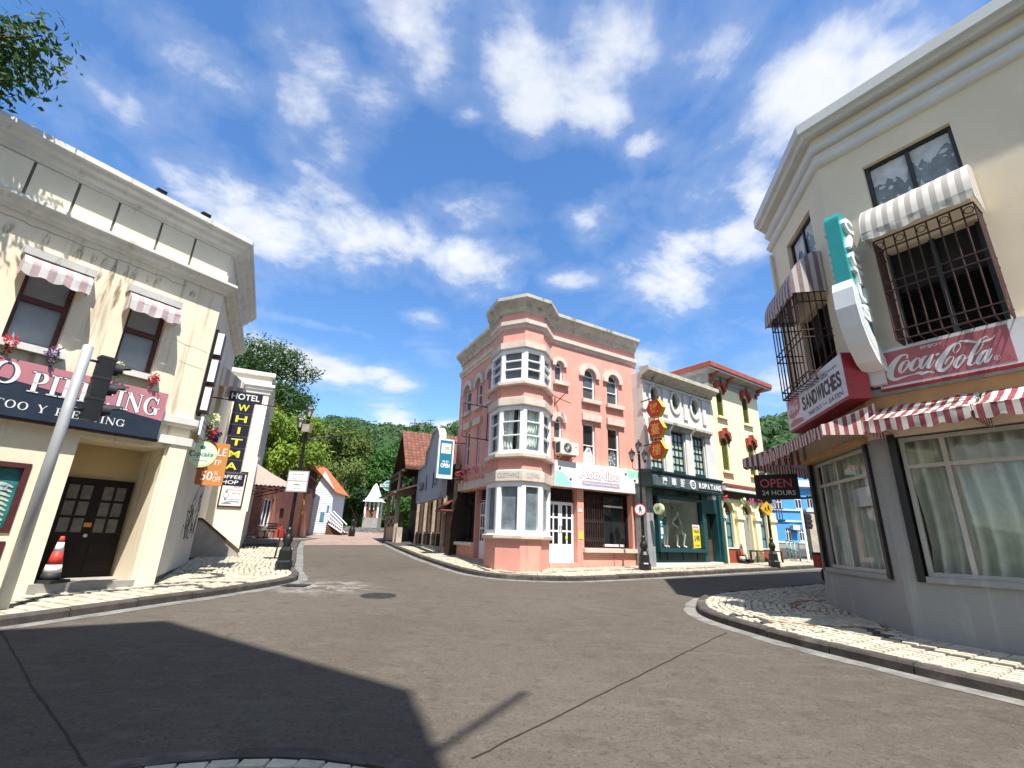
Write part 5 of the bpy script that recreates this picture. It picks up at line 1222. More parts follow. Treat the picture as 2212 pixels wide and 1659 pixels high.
# mannequins
def mannequin(F, u, w, z0, label, top, skirt, lean, armout, seed):
    t = thing('mannequin', label, 'mannequin', F.P(u, z0, w), 'mannequins in the teal shop window')
    me = bpy.data.meshes.new('body')
    J = {}; V = []; E = []; R = []
    def j(n, a, z, b, r): J[n] = len(V); V.append(tuple(F.P(u + a, z0 + z, w + b) - F.P(u, z0, w))); R.append(r)
    k = 1.34 / 1.75
    j('pelvis', 0, .95 * k, 0, .105 * k); j('waist', .01, 1.12 * k, 0, .085 * k); j('chest', .02, 1.32 * k, .01, .105 * k); j('neckb', .02, 1.46 * k, 0, .05 * k); j('neck', .03, 1.54 * k, .01, .042 * k); j('head', .05, 1.64 * k, .02, .075 * k); j('crown', .045, 1.73 * k, .01, .055 * k)
    for s, n in ((-1, 'l'), (1, 'r')):
        j(n + 'sh', s * .17 * k, 1.42 * k, 0, .048 * k)
        if armout and s == -1: j(n + 'el', -.40 * k, 1.18 * k, .02, .036 * k); j(n + 'wr', -.17 * k, .98 * k, .10, .026 * k); j(n + 'ha', -.12 * k, .93 * k, .12, .030 * k)
        elif armout: j(n + 'el', .30 * k, 1.16 * k, .02, .036 * k); j(n + 'wr', .24 * k, .93 * k, .10, .026 * k); j(n + 'ha', .20 * k, .86 * k, .12, .030 * k)
        else: j(n + 'el', s * .22 * k, 1.14 * k, -.02, .036 * k); j(n + 'wr', s * .22 * k, .90 * k, .05, .026 * k); j(n + 'ha', s * .21 * k, .80 * k, .07, .030 * k)
        j(n + 'hip', s * .09 * k, .88 * k, 0, .085 * k)
        ex = lean if s == 1 else 0
        j(n + 'kn', s * .10 * k + ex * .16, .50 * k + ex * .10, .05 + ex * .12, .055 * k); j(n + 'an', s * .09 * k + ex * .20, .10 * k, .0 + ex * .05, .034 * k); j(n + 'to', s * .10 * k + ex * .24, .03 * k, .12 + ex * .05, .028 * k)
    for a, b in (('pelvis', 'waist'), ('waist', 'chest'), ('chest', 'neckb'), ('neckb', 'neck'), ('neck', 'head'), ('head', 'crown')): E.append((J[a], J[b]))
    for n in 'lr':
        for a, b in (('chest', n + 'sh'), (n + 'sh', n + 'el'), (n + 'el', n + 'wr'), (n + 'wr', n + 'ha'), ('pelvis', n + 'hip'), (n + 'hip', n + 'kn'), (n + 'kn', n + 'an'), (n + 'an', n + 'to')): E.append((J[a] if a in J else J[a], J[b]))
    me.from_pydata(V, E, []); me.materials.append(MAT('mannequin'))
    o = bpy.data.objects.new('body', me); COL.objects.link(o); o.parent = t
    sk = o.modifiers.new('skin', 'SKIN'); sl = me.skin_vertices[0].data
    for i, r in enumerate(R): sl[i].radius = (r, r)
    sl[0].use_root = True; sk.use_smooth_shade = True
    sb = o.modifiers.new('sub', 'SUBSURF'); sb.levels = 1; sb.render_levels = 2
    def loft(name, prof, mat):
        mb = MB(); n = 18; rings = []
        for (z, ra, rb, off) in prof:
            ring = []
            for q in range(n):
                a = 2 * math.pi * q / n; rr = 1 + (.07 * math.sin(a * 7) if 'skirt' in name and z < .9 else 0)
                ring.append(mb.p(*F.P(u + off + ra * rr * math.cos(a), z0 + z * k, w + rb * rr * math.sin(a))))
            rings.append(ring)
        for a, b in zip(rings, rings[1:]):
            for q in range(n): mb.face((a[q], a[(q + 1) % n], b[(q + 1) % n], b[q]), True)
        mb.build(name, mat, t)
    loft('top', [(1.02, .105, .085, 0), (1.12, .092, .075, 0), (1.30, .115, .095, .01), (1.42, .120, .075, .01), (1.45, .09, .06, .01)], top)
    loft('skirt', [(1.06, .095, .08, 0), (.95, .125, .105, 0), (.80, .165, .13, 0), (.62, .19, .15, 0)], skirt)
    return t
mannequin(WT, 1.42, -.45, 1.40, 'slim mannequin in a dark vest and pale skirt beside the blue stickers', 'cloth_grey', 'cloth_white', 0, False, 1)
mannequin(WT, 2.12, -.40, 1.40, 'mannequin with hand on hip in a dark top and tan skirt', 'cloth_grey', 'cloth_tan', 1, True, 2)
t = thing('clothes_rack', 'rail of pale and orange clothes hanging behind the mannequins', 'clothes', WT.P(2.0, 1.4, -.9))
for k, (m_, u) in enumerate((('cloth_white', 1.76), ('cloth_white', 1.9), ('dull_orange', 2.04), ('cloth_tan', 2.16))):
    mb = MB(WT); mb.prism([(u - .07, 1.55), (u + .07, 1.55), (u + .06, 2.1), (u, 2.16), (u - .06, 2.1)], -.95, -.90); mb.build('garment', m_, t)
MB(WT).tube([(1.70, 1.40, -.92), (1.70, 2.2, -.92), (2.25, 2.2, -.92), (2.25, 1.40, -.92)], .012).build('rail', 'galvanised', t)
for u, lab in ((.95, 'small black ceiling spotlight above the slim mannequin'), (1.45, 'small black ceiling spotlight between the two mannequins'), (1.95, 'small black ceiling spotlight beyond the hand-on-hip mannequin')):
    t = thing('spotlight', lab, 'spotlight', WT.P(u, 3.1, -.5), 'spotlights in the shop window'); MB(WT).tube([(u, 3.12, -.5), (u, 2.92, -.48)], .012, 5).build('stem', 'black_iron', t); MB(WT).tube([(u, 2.93, -.5), (u + .02, 2.84, -.42)], [.02, .035], 8).build('lamp_head', 'black_iron', t)

# ------------------------------------------------------------------ cream building with olive shutters
B5 = thing('cream_building', 'tall cream building with olive louvred shutters and brick-red trim', 'building', WT.P(6.7, .85, 0))
mb = MB(WT); ar = [(4.66, 5.42, 1.44, 3.32, .36), (6.12, 6.86, .6, 3.32, .36), (7.44, 8.16, 1.44, 3.32, .36)]
shs = [(5.12, 5.62, 7.04, 8.36), (7.28, 7.78, 7.04, 8.36), (5.12, 5.62, 4.62, 6.08), (7.30, 7.80, 4.62, 6.08)]
mb.wall(4.56, 8.72, .3, 8.7, ar + [(*s, .12) for s in shs], .22)
mb.quad((8.72, .3, 0), (8.72, 8.7, 0), (8.72, 8.7, -7), (8.72, .3, -7)); mb.quad((4.56, 3.3, 0), (4.56, 8.7, 0), (4.56, 8.7, -7), (4.56, 3.3, -7)); mb.quad((4.56, 0, -7), (8.72, 0, -7), (8.72, 8.7, -7), (4.56, 8.7, -7)); mb.build('wall', 'yellow_wall', B5, norm=False)
pth = [tuple(WT.P(4.56, 0, -7)[:2]), tuple(WT.P(4.56, 0)[:2]), tuple(WT.P(8.72, 0)[:2]), tuple(WT.P(8.72, 0, -7)[:2])]
MB().sweep(pth, [(0, 8.45), (.03, 8.45), (.05, 8.62), (.12, 8.66), (.14, 8.84), (.52, 8.92), (.52, 8.98), (0, 9.0)], 1).build('cornice', 'slate_trim', B5)
MB().sweep(pth, [(0, 8.98), (.50, 8.96), (.56, 9.02), (.56, 9.22), (.50, 9.26), (-.3, 9.36)], 1).build('eaves', 'oxide_roof', B5)
mb = MB(WT); mb.poly([(4.4, 9.32, .3), (8.9, 9.32, .3), (8.9, 9.32, -7), (4.4, 9.32, -7)]); mb.build('roof', 'slate_trim', B5, norm=False)
for k in range(58): 
    u = 4.6 + k * .071; MB(WT).box(u, u + .035, 8.86, 8.93, .14, .20).build('dentil', 'brick_red_paint', B5)
for u in (4.70, 5.95, 7.05, 8.55):
    if u in (5.95,) or u != 7.05:
        mb = MB(WT); mb.uprism([(0, 8.45), (.10, 8.50), (.16, 8.66), (.34, 8.82), (.50, 8.90), (.50, 8.96), (0, 8.96)], u - .07, u + .07); mb.build('bracket', 'brick_red_paint', B5)
for (a, b, c, d_) in shs:
    fb = MB(WT); fb.box(a, a + .05, c, d_ + .1, -.10, -.04); fb.box(b - .05, b, c, d_ + .1, -.10, -.04); fb.box(a, b, c, c + .05, -.10, -.04); o = fb.build('shutter', 'olive_shutter', B5)
    n = int((d_ - c) / .048)
    sl_ = MB(WT)
    for k in range(n): z = c + .05 + k * .048; sl_.quad((a + .05, z, -.055), (b - .05, z, -.055), (b - .05, z + .045, -.095), (a + .05, z + .045, -.095))
    stuff(sl_.build('slats', 'olive_shutter', o, norm=False)); MB(WT).box(a, b, c, d_ + .1, -.125, -.115).build('shutter_back', 'interior_dark', o)
    hd = [(a - .14, d_ - .12), (a - .14, d_ + .20), (a + .02, d_ + .26), (a + .12, d_ + .30), (a + .25, d_ + .32), (b - .10, d_ + .30), (b, d_ + .26), (b + .14, d_ + .20), (b + .14, d_ - .12), (b, d_ - .06), (b - .02, d_ + .04), (b - .12, d_ + .13), (a + .25, d_ + .16), (a + .12, d_ + .13), (a + .02, d_ + .04), (a, d_ - .06)]
    mb = MB(WT); mb.prism(hd, -.04, .16); mb.build('window_hood', 'brick_red_paint', o)
    mb = MB(WT); mb.box((a + b) / 2 - .06, (a + b) / 2 + .06, d_ + .14, d_ + .40, .0, .20); mb.build('keystone', 'brick_red_paint', o)
    for x in (a - .08, b + .08): mb = MB(WT); mb.uprism([(0, d_ - .26), (.05, d_ - .24), (.12, d_ - .12), (.0, d_ - .12)], x - .05, x + .05); mb.build('hood_corbel', 'brick_red_paint', o)
    MB(WT).box(a - .1, b + .20, c - .12, c - .02, -.02, .12).build('window_sill', 'yellow_wall', o)
MB(WT).box(4.60, 8.74, 3.90, 4.0, 0, .34).build('band', 'brick_red_paint', B5); MB(WT).box(4.60, 8.72, 3.72, 3.90, 0, .30).build('band', 'white_trim', B5)
MB(WT).box(4.58, 8.70, 3.44, 3.72, -.02, .10).build('frieze', 'dark_timber', B5)
for k, (a, b, c, d_, r) in enumerate(ar):
    if k != 1:
        fm = MB(WT); w = -.16
        for u in (a, (a + b) / 2 - .02, b - .05): fm.box(u, u + .045, c, 2.84, w, w + .05)
        for z in (c, 1.86, 2.42, 2.82): fm.box(a, b, z, z + .045, w + .002, w + .048)
        o = fm.build('window', 'dark_teal_frame', B5)
        for u0, u1 in ((a + .045, (a + b) / 2 - .02), ((a + b) / 2 + .025, b - .05)):
            for z0, z1 in ((c + .045, 1.86), (1.905, 2.42), (2.465, 2.82)): MB(WT).box(u0, u1, z0, z1, w + .012, w + .02).build('pane', 'blue_pane', o)
        MB(WT).box(a + .06, a + .40, 1.86, 2.44, w + .021, w + .055).build('poster_frame', 'dark_teal_frame', o); MB(WT).box(a + .10, a + .36, 1.91, 2.36, w + .055, w + .058).build('poster', 'lemon_pane', o)
    else:
        o = MB(WT).box(a + .04, b - .04, .96, 2.84, -.21, -.17).build('door', 'dark_pane', B5); MB(WT).box(a + .34, b - .02, .96, 2.84, -.17, -.10).build('door_leaf', 'window_alu', o); MB(WT).box(a + .38, b - .07, 1.05, 2.75, -.10, -.095).build('pane', 'shop_glass', o)
        mb = MB(WT); dashes(mb, a + .08, a + .30, 1.75, .12, -.165, 2, 2); mb.build('lettering', 'red_ink', o, norm=False); MB(WT).box(a + .08, a + .28, 1.1, 1.5, -.168, -.164).build('notice', 'green_pane', o)
    lm = MB(WT); n = 9
    for q in range(n):
        z = 2.86 + q * .05; h_ = (b - a) / 2 * math.sqrt(max(0, 1 - ((z - (d_ - r)) / r) ** 2)) if z > d_ - r else (b - a) / 2
        cc = (a + b) / 2; lm.quad((cc - h_, z, -.12), (cc + h_, z, -.12), (cc + h_, z + .045, -.16), (cc - h_, z + .045, -.16))
    lm.build('arch_louvre', 'brown_timber', o, norm=False)
    mb = MB(WT); A = arch(a - .14, b + .14, d_ - r, r + .14); Bq = arch(a, b, d_ - r, r)
    for q in range(len(A) - 1): mb.prism([A[q], A[q + 1], Bq[q + 1], Bq[q]], 0, .06)
    mb.build('archivolt', 'yellow_wall', o)
for u0, u1 in ((4.56, 4.64), (5.55, 6.00), (6.98, 7.34), (8.28, 8.72)):
    MB(WT).box(u0, u1, .3, 2.60, 0, .12).build('pier', 'yellow_wall', B5); MB(WT).box(u0 - .05, u1 + .05, 2.60, 2.72, 0, .18).build('pier_capital', 'yellow_wall', B5); MB(WT).box(u0 - .02, u1 + .02, 2.72, 3.0, 0, .14).build('pier_capital', 'yellow_wall', B5)
for u0, u1 in ((4.64, 5.55), (7.34, 8.28)): MB(WT).box(u0, u1, .3, 1.42, -.02, .05).build('stall_riser', 'brick_red_paint', B5); MB(WT).box(u0, u1, 1.42, 1.47, -.02, .08).build('window_sill', 'white_trim', B5)
MB(WT).box(6.02, 6.98, .5, .96, -.25, .12).build('doorstep', 'white_trim', B5)
for u, c, lab, sd in ((4.66, 'red_flower', 'red climbing flowers at the teal shop corner of the cream arcade', 41), (5.98, 'cream_flower', 'pale green hanging flowers beside the cream arcade door', 42), (6.62, 'pink_flower', 'pink hanging flower bunch over the cream arcade door', 43), (7.36, 'red_flower', 'dark red hanging flowers between the arcade door and window', 44), (8.6, 'red_flower', 'red flowers trailing down the far edge of the cream arcade', 45)):
    bunch(WT, u, 3.42, .22, c, lab, 'hanging flowers on the cream arcade', .12, .55, 22, sd)
# ------------------------------------------------------------------ the deli building
RF = Fr(5.95, 7.55, -34, -1); RC = Fr(5.95, 7.55, 12, -1); RCL = 2.85
_e = RC.P(RCL, 0); RL = Fr(_e.x, _e.y, 59, -1)
B6 = thing('deli_building', 'beige two-storey corner deli building with round mouldings and grey ground floor', 'building', (5.95, 7.55, .4))
mb = MB(RF)
rf_up = [(-1.94, -.70, 7.35, 8.30), (-1.92, -.71, 4.56, 6.45)] + [(-6.4, -5.1, 7.35, 8.30), (-6.4, -5.1, 4.56, 6.45)]
mb.wall(-13, 0, 3.3, 9.62, rf_up, .20)
mb.F = RC; rc_up = [(.62, 1.95, 7.35, 8.30), (.62, 1.95, 4.56, 6.30)]
mb.wall(0, RCL, 3.3, 9.62, rc_up, .20)
mb.F = RL; mb.wall(0, 9, 3.3, 9.62, [], .2)
p0, p1, p2, p3 = RF.P(-13, 0), RF.P(0, 0), RC.P(RCL, 0), RL.P(9, 0); p4 = RL.P(9, 0, -9)
mb.F = None; mb.poly([(q.x, q.y, 9.6) for q in (p0, p1, p2, p3, p4)])
for a, b in ((p0, p4), (p3, p4)): mb.quad((a.x, a.y, -1), (b.x, b.y, -1), (b.x, b.y, 9.62), (a.x, a.y, 9.62))
mb.build('wall', 'deli_wall', B6, norm=False)
mb = MB(RF); mb.wall(-13, 0, -.2, 3.3, [(-3.6, -.22, 1.24, 3.3, 0, .14)], .14); mb.F = RC; mb.wall(0, RCL, -.2, 3.3, [(.26, 2.64, 1.22, 3.28, 0, .14)], .14); mb.F = RL; mb.wall(0, 9, -.2, 3.3, [(.8, 3.2, 1.2, 3.2, 0, .14)], .14); mb.build('ground_floor_wall', 'deli_grey', B6, norm=False)
pth = [tuple(p0[:2]), tuple(p1[:2]), tuple(p2[:2]), tuple(p3[:2])]
MB().sweep(pth, [(0, 9.50), (.16, 9.50), (.20, 9.56), (.28, 9.58), (.28, 9.80), (-.2, 9.84)], -1).build('coping', 'deli_trim', B6)
def halfround(z, r): return [(0, z - r)] + [(r * math.cos(rad(a)), z + r * math.sin(rad(a))) for a in range(-75, 76, 25)] + [(0, z + r)]
for z in (9.21, 8.86): MB().sweep(pth, halfround(z, .10), -1).build('moulding', 'deli_trim', B6)
MB().sweep(pth, [(0, 3.74), (.012, 3.74), (.012, 4.0), (0, 4.0)], -1).build('peeled_band', 'peel_orange', B6)
MB().sweep(pth, [(0, 3.98), (.05, 3.98), (.11, 4.03), (.11, 4.09), (0, 4.11)], -1).build('drip_moulding', 'deli_drip', B6)
# upper windows with torn white film
def torn(F, u0, u1, z0, z1, w, seed, par):
    r = random.Random(seed); mb = MB(F); n = 26
    for side in (0, 1):
        prev = None
        for k in range(n + 1):
            u = u0 + (u1 - u0) * k / n; h = (.42 + .42 * mnoise.noise(Vector((k * .35, seed * 3.1, side)))) * (z1 - z0)
            z = z1 - max(.04, h) if side == 0 else z0 + max(0.0, (mnoise.noise(Vector((k * .5, seed, 7))) + .15) * .35 * (z1 - z0))
            cur = (u, z)
            if prev: mb.quad((prev[0], z1 if side == 0 else z0, w), (cur[0], z1 if side == 0 else z0, w), (cur[0], cur[1], w), (prev[0], prev[1], w))
            prev = cur
    for k in range(26):
        u, z = r.uniform(u0, u1), r.uniform(z0, z1); a = r.uniform(0, 6); s = r.uniform(.02, .07)
        mb.poly([(u + s * math.cos(a + q) * r.uniform(.4, 1), z + s * math.sin(a + q) * r.uniform(.4, 1), w + .001) for q in (0, 1.2, 2.4, 3.7, 5)])
    return mb.build('torn_film', 'torn_film', par, norm=False)
for F, (u0, u1, z0, z1), sd in ((RF, rf_up[0], 2), (RC, rc_up[0], 5)):
    o = window(B6, F, u0, u1, z0, z1, -.14, 'black_iron', 'film_pane', .06, (.5,), (), 0, .05, .06); torn(F, u0 + .07, u1 - .07, z0 + .07, z1 - .07, -.135, sd, o)
for F, (u0, u1, z0, z1) in ((RF, rf_up[1]), (RC, rc_up[1])):
    fb = MB(F); fb.box(u0, u1, z0, z1, -.20, -.17); o = fb.build('louvred_window', 'interior_dark', B6); fm = MB(F)
    for u in (u0, (u0 + u1) / 2 - .04, u1 - .05): fm.box(u, u + .07, z0, z1, -.16, -.10)
    fm.build('window_frame', 'teal_dark', o)
    zt_ = z0 + (z1 - z0) * .62
    for k in range(int((zt_ - z0) / .045)):
        lm = MB(F); z = z0 + k * .045
        lm.quad((u0 + .07, z, -.11), (u1 - .05, z, -.11), (u1 - .05, z + .03, -.155), (u0 + .07, z + .03, -.155)); lm.build('louvre', 'louvre_black', o, norm=False)
# window cages
def cage(F, u0, u1, z0, z1, dep, label, w0=.02, rings=5, n=9):
    t = thing('window_cage', label, 'window grille', F.P((u0 + u1) / 2, z0, dep / 2), 'iron window cages'); r = .012
    for k in range(n + 1): u = u0 + (u1 - u0) * k / n; MB(F).tube([(u, z0, dep), (u, z1, dep)], r, 5).build('bar', 'rust_iron', t)
    for s in (u0, u1):
        for k in range(1, 5): w = dep * k / 5; MB(F).tube([(s, z0, w), (s, z1, w)], r, 5).build('bar', 'rust_iron', t)
    for z in (z0, z0 + .16, (z0 + z1) / 2 - .05, (z0 + z1) / 2 + .1, z1 - .2, z1): MB(F).tube([(u0, z, w0), (u0, z, dep), (u1, z, dep), (u1, z, w0)], r * 1.2, 5).build('rail', 'rust_iron', t)
    for k in range(n):
        if k % 2 == 0: 
            u = u0 + (u1 - u0) * (k + .5) / n; mb = MB(F); mb.tube([(u + .055 * math.cos(a * .6283), z1 - .10 + .055 * math.sin(a * .6283), dep) for a in range(11)], .007, 5, False); mb.build('ring', 'rust_iron', t)
    for k in range(n + 1): u = u0 + (u1 - u0) * k / n; MB(F).tube([(u, z0, w0), (u, z0, dep)], r * .8, 5).build('bottom_bar', 'rust_iron', t)
    for s in (u0, u1): MB(F).tube([(s, z0, dep), (s, z0 + .55, .04)], r, 5).build('brace', 'rust_iron', t)
    return t
cage(RF, -1.97, -.72, 4.70, 6.48, .46, 'rusty iron window cage over the cola sign')
cage(RC, .55, 2.02, 4.56, 6.35, .55, 'rusty iron window cage over the sandwich sign')
awning(RF, -2.02, -.62, 7.30, 6.62, .62, .17, 'stripe_grey', 'pale grey striped awning above the cage over the cola sign', None, .34, curve=1, seed=21, billow=.02)
awning(RC, .45, 2.10, 7.20, 6.45, .66, .18, 'stripe_mauve', 'mauve striped rounded awning above the cage over the sandwich sign', None, .30, curve=1, seed=22, billow=.02)
# ground floor glazing
def shopwin(F, u0, u1, z0, z1, cols, zt, par, seed, label_c='curtain_grey'):
    w = -.12; fm = MB(F)
    for u in [u0] + cols + [u1]: fm.box(u - .03, u + .03, z0, z1, w, w + .06)
    for z in (z0 + .03, zt, z1 - .03): fm.box(u0, u1, z - .03, z + .03, w + .004, w + .056)
    o = fm.build('shop_window', 'window_alu', par)
    us = [u0] + cols + [u1]
    for a, b in zip(us, us[1:]):
        MB(F).box(a + .03, b - .03, z0 + .06, zt - .03, w + .02, w + .026).build('pane', 'clear_glass', o); MB(F).box(a + .03, b - .03, zt + .03, z1 - .06, w + .02, w + .026).build('pane', 'clear_glass', o)
    cm = MB(F); n = int((u1 - u0) / .02); r = random.Random(seed); ph_ = 0; rows = 5; G = []
    for j in range(rows + 1):
        row = []
        for i in range(n + 1):
            u = u0 + (u1 - u0) * i / n; x = i * .62 + mnoise.noise(Vector((i * .05, j * .2, seed))) * 3
            row.append(cm.p(u + .05 * math.sin(j * .9 + seed) * (1 - j / rows), z0 + (z1 - z0) * j / rows, -.22 + .085 * math.sin(x) * (1 - .3 * j / rows)))
        G.append(row)
    for j in range(rows):
        for i in range(n): cm.face((G[j][i], G[j][i + 1], G[j + 1][i + 1], G[j + 1][i]), True)
    cm.build('curtain', label_c, o, norm=False)
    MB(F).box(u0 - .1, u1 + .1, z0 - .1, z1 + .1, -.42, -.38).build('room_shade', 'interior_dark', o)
    return o
shopwin(RF, -3.58, -.34, 1.24, 3.28, [-2.2, -.83], 2.83, B6, 3)
shopwin(RC, .30, 2.60, 1.22, 3.26, [.52, 1.62, 2.28], 2.80, B6, 5)
for F, us in ((RF, (-.24,)), (RC, (.26, 2.64))):
    for u in us: MB(F).box(u - .045, u + .045, 1.16, 3.34, -.02, .05).build('shutter_rail', 'black_iron', B6)
MB(RF).box(-3.7, -.30, 1.16, 1.24, -.02, .05).build('window_sill', 'deli_grey', B6); MB(RC).box(.25, 2.66, 1.14, 1.22, -.02, .05).build('window_sill', 'deli_grey', B6)
MB(RC).box(.18, 2.7, 3.27, 3.36, .0, .16).build('shutter_box', 'peel_orange', B6)
MB(RC).box(.52, 1.25, 2.30, 2.62, -.106, -.10).build('window_notice', 'sign_grey', B6)
# awnings over the shop windows
awning(RF, -1.40, -.18, 3.78, 3.42, .88, .20, 'stripe_red', 'red and white striped shop awning under the cola sign', 'red and white shop awnings', .30, seed=31, billow=.03)
awning(RF, -4.4, -1.44, 3.78, 3.42, .88, .20, 'stripe_red', 'red and white striped shop awning continuing past the cola sign', 'red and white shop awnings', .30, seed=32, billow=.03)
awning(RC, -.30, RCL + .1, 3.84, 3.50, .85, .22, 'stripe_red', 'red and white striped shop awning under the sandwich sign', 'red and white shop awnings', .26, seed=33, billow=.03)
awning(RL, -.10, 3.6, 3.92, 3.60, 1.42, .26, 'stripe_red', 'red and white striped awning above the OPEN 24 HOURS board', 'red and white shop awnings', .26, seed=34, billow=.02)
# cola sign
COLA = [[(0.198, 0.244, 0.019), (0.208, 0.280, 0.019), (0.186, 0.302, 0.019), (0.130, 0.287, 0.037), (0.049, 0.211, 0.066), (0.004, 0.123, 0.075), (-0.000, 0.053, 0.061), (0.038, 0.016, 0.039), (0.102, 0.023, 0.024), (0.179, 0.032, 0.012), (0.246, 0.033, 0.008)], [(0.219, 0.033, 0.005), (0.280, 0.037, 0.032), (0.307, 0.024, 0.042), (0.350, 0.030, 0.022), (0.387, 0.021, 0.013), (0.416, 0.000, 0.002)], [(0.191, 0.224, 0.012), (0.140, 0.193, 0.037), (0.103, 0.123, 0.038), (0.117, 0.085, 0.019), (0.169, 0.127, 0.022), (0.208, 0.187, 0.024), (0.200, 0.221, 0.013), (0.179, 0.218, 0.009)], [(0.164, 0.173, 0.007), (0.218, 0.171, 0.008), (0.248, 0.189, 0.007)], [(0.306, 0.176, 0.020), (0.314, 0.212, 0.014), (0.280, 0.215, 0.022), (0.234, 0.166, 0.041), (0.211, 0.115, 0.038), (0.229, 0.083, 0.019), (0.277, 0.110, 0.012), (0.313, 0.143, 0.008)], [(0.388, 0.227, 0.015), (0.343, 0.196, 0.036), (0.306, 0.123, 0.037), (0.318, 0.085, 0.019), (0.374, 0.152, 0.013), (0.429, 0.223, 0.017)], [(0.446, 0.228, 0.024), (0.395, 0.146, 0.035), (0.370, 0.092, 0.032), (0.388, 0.078, 0.017), (0.450, 0.157, 0.005)], [(0.468, 0.209, 0.022), (0.505, 0.220, 0.022)], [(0.634, 0.190, 0.010), (0.626, 0.213, 0.010), (0.647, 0.258, 0.010), (0.680, 0.286, 0.011), (0.700, 0.266, 0.011), (0.685, 0.220, 0.011), (0.645, 0.184, 0.010)], [(0.686, 0.288, 0.011), (0.660, 0.292, 0.023), (0.594, 0.249, 0.041), (0.509, 0.147, 0.062), (0.470, 0.081, 0.068), (0.467, 0.026, 0.049), (0.505, 0.013, 0.037), (0.561, 0.053, 0.023), (0.611, 0.125, 0.011), (0.602, 0.149, 0.010), (0.566, 0.136, 0.016), (0.536, 0.096, 0.025), (0.525, 0.069, 0.005)], [(0.677, 0.299, 0.010), (0.719, 0.304, 0.016), (0.780, 0.282, 0.032), (0.827, 0.256, 0.022), (0.848, 0.257, 0.005)], [(0.693, 0.143, 0.011), (0.644, 0.106, 0.034), (0.608, 0.045, 0.036), (0.622, 0.008, 0.018), (0.669, 0.053, 0.021), (0.705, 0.109, 0.022), (0.702, 0.141, 0.012), (0.680, 0.137, 0.008)], [(0.667, 0.101, 0.006), (0.712, 0.090, 0.007), (0.746, 0.117, 0.006)], [(0.931, 0.271, 0.009), (0.925, 0.291, 0.011), (0.894, 0.283, 0.019), (0.854, 0.249, 0.027), (0.785, 0.151, 0.037), (0.740, 0.061, 0.037), (0.722, 0.021, 0.030), (0.742, 0.007, 0.016), (0.773, 0.022, 0.008), (0.804, 0.050, 0.006)], [(0.884, 0.218, 0.008), (0.822, 0.135, 0.011), (0.780, 0.111, 0.008)], [(0.867, 0.230, 0.006), (0.897, 0.243, 0.021), (0.932, 0.248, 0.024), (0.965, 0.259, 0.017), (1.000, 0.298, 0.002)], [(0.895, 0.138, 0.013), (0.848, 0.111, 0.033), (0.798, 0.032, 0.035), (0.808, 0.000, 0.017), (0.859, 0.058, 0.012), (0.910, 0.140, 0.016)], [(0.931, 0.148, 0.022), (0.879, 0.060, 0.033), (0.857, 0.014, 0.030), (0.874, 0.007, 0.016), (0.930, 0.077, 0.005)]]
def cola(mb, u0, u1, z0, w, hk=1.0):
    W = abs(u1 - u0)
    for i, s in enumerate(COLA): stroke(mb, [(u0 + (u1 - u0) * a, z0 + b * W * hk, c * W) for a, b, c in s], w + i * .00015, 7)
t = thing('cola_sign', 'faded red fascia sign with white script Enjoy Coca-Cola', 'sign', RF.P(-1.2, 4.05, .1))
MB(RF).box(-4.6, -.30, 4.06, 4.70, .02, .15).build('box', 'faded_white', t); MB(RF).box(-4.6, -.30, 4.02, 4.06, .03, .15).build('lower_edge', 'red_box', t)
MB(RF).box(-1.875, -.325, 4.095, 4.645, .15, .153).build('red_panel', 'coke_red', t)
for k in range(12): MB(RF).box(-1.86 + .02 * k, -1.40 + .05 * k, 4.14 + k * .032, 4.147 + k * .032, .153, .1545).build('pinstripe', 'faded_red', t)
mb = MB(RF); cola(mb, -.4616, -1.7483, 4.155, .158); text(mb, 'ENJOY', -.905, -1.175, 4.557, 4.618, .158, .03); mb.build('lettering', 'faded_white', t, norm=False)
mb = MB(RF); 
for k in range(20): a0, a1 = k * .31416, (k + 1) * .31416; mb.quad((-1.69 + .034 * math.cos(a0), 4.193 + .034 * math.sin(a0), .158), (-1.69 + .034 * math.cos(a1), 4.193 + .034 * math.sin(a1), .158), (-1.69 + .028 * math.cos(a1), 4.193 + .028 * math.sin(a1), .158), (-1.69 + .028 * math.cos(a0), 4.193 + .028 * math.sin(a0), .158))
text(mb, 'R', -1.678, -1.702, 4.178, 4.208, .158); mb.build('trademark', 'faded_white', t, norm=False)
# sandwich sign
t = thing('sandwich_sign', 'white sign box lettered Starlite Deli Sandwiches with red sides', 'sign', RC.P(1, 3.92, .2))
MB(RC).box(-.36, 2.32, 3.91, 4.71, .06, .395).build('box', 'red_box', t); MB(RC).box(-.355, 2.315, 3.96, 4.70, .395, .405).build('face', 'sign_grey', t)
F = RC; mb = MB(F); mb.prism([(2.22, 4.20), (2.22, 4.62), (1.58, 4.62), (1.58, 4.30), (1.75, 4.20), (2.0, 4.16)], .405, .408); mb.prism([(2.22, 4.00), (2.22, 4.07), (2.05, 4.14), (1.85, 4.12), (1.55, 4.08), (1.50, 4.02), (1.50, 4.0)], .405, .408); mb.build('red_panel', 'faded_red', t)
mb = MB(F); cola(mb, 2.16, 1.64, 4.28, .411, 1.35); mb.build('lettering', 'sign_white', t, norm=False)
mb = MB(F); text(mb, 'STARLITE  DELI', 1.15, .20, 4.50, 4.60, .409, .008)
xs = [1.44, 1.36, 1.28, 1.20, .14, .06, -.02, -.10]
for x in xs: text(mb, '*', x, x - .05, 4.53, 4.585, .409, .02)
x = 1.46
for ch, wd in zip('SANDWICHES', (.16, .17, .17, .16, .21, .07, .16, .16, .14, .16)): text(mb, ch, x, x - wd * 1.02, 4.17, 4.45, .409, .035); x -= wd * 1.02 + .012
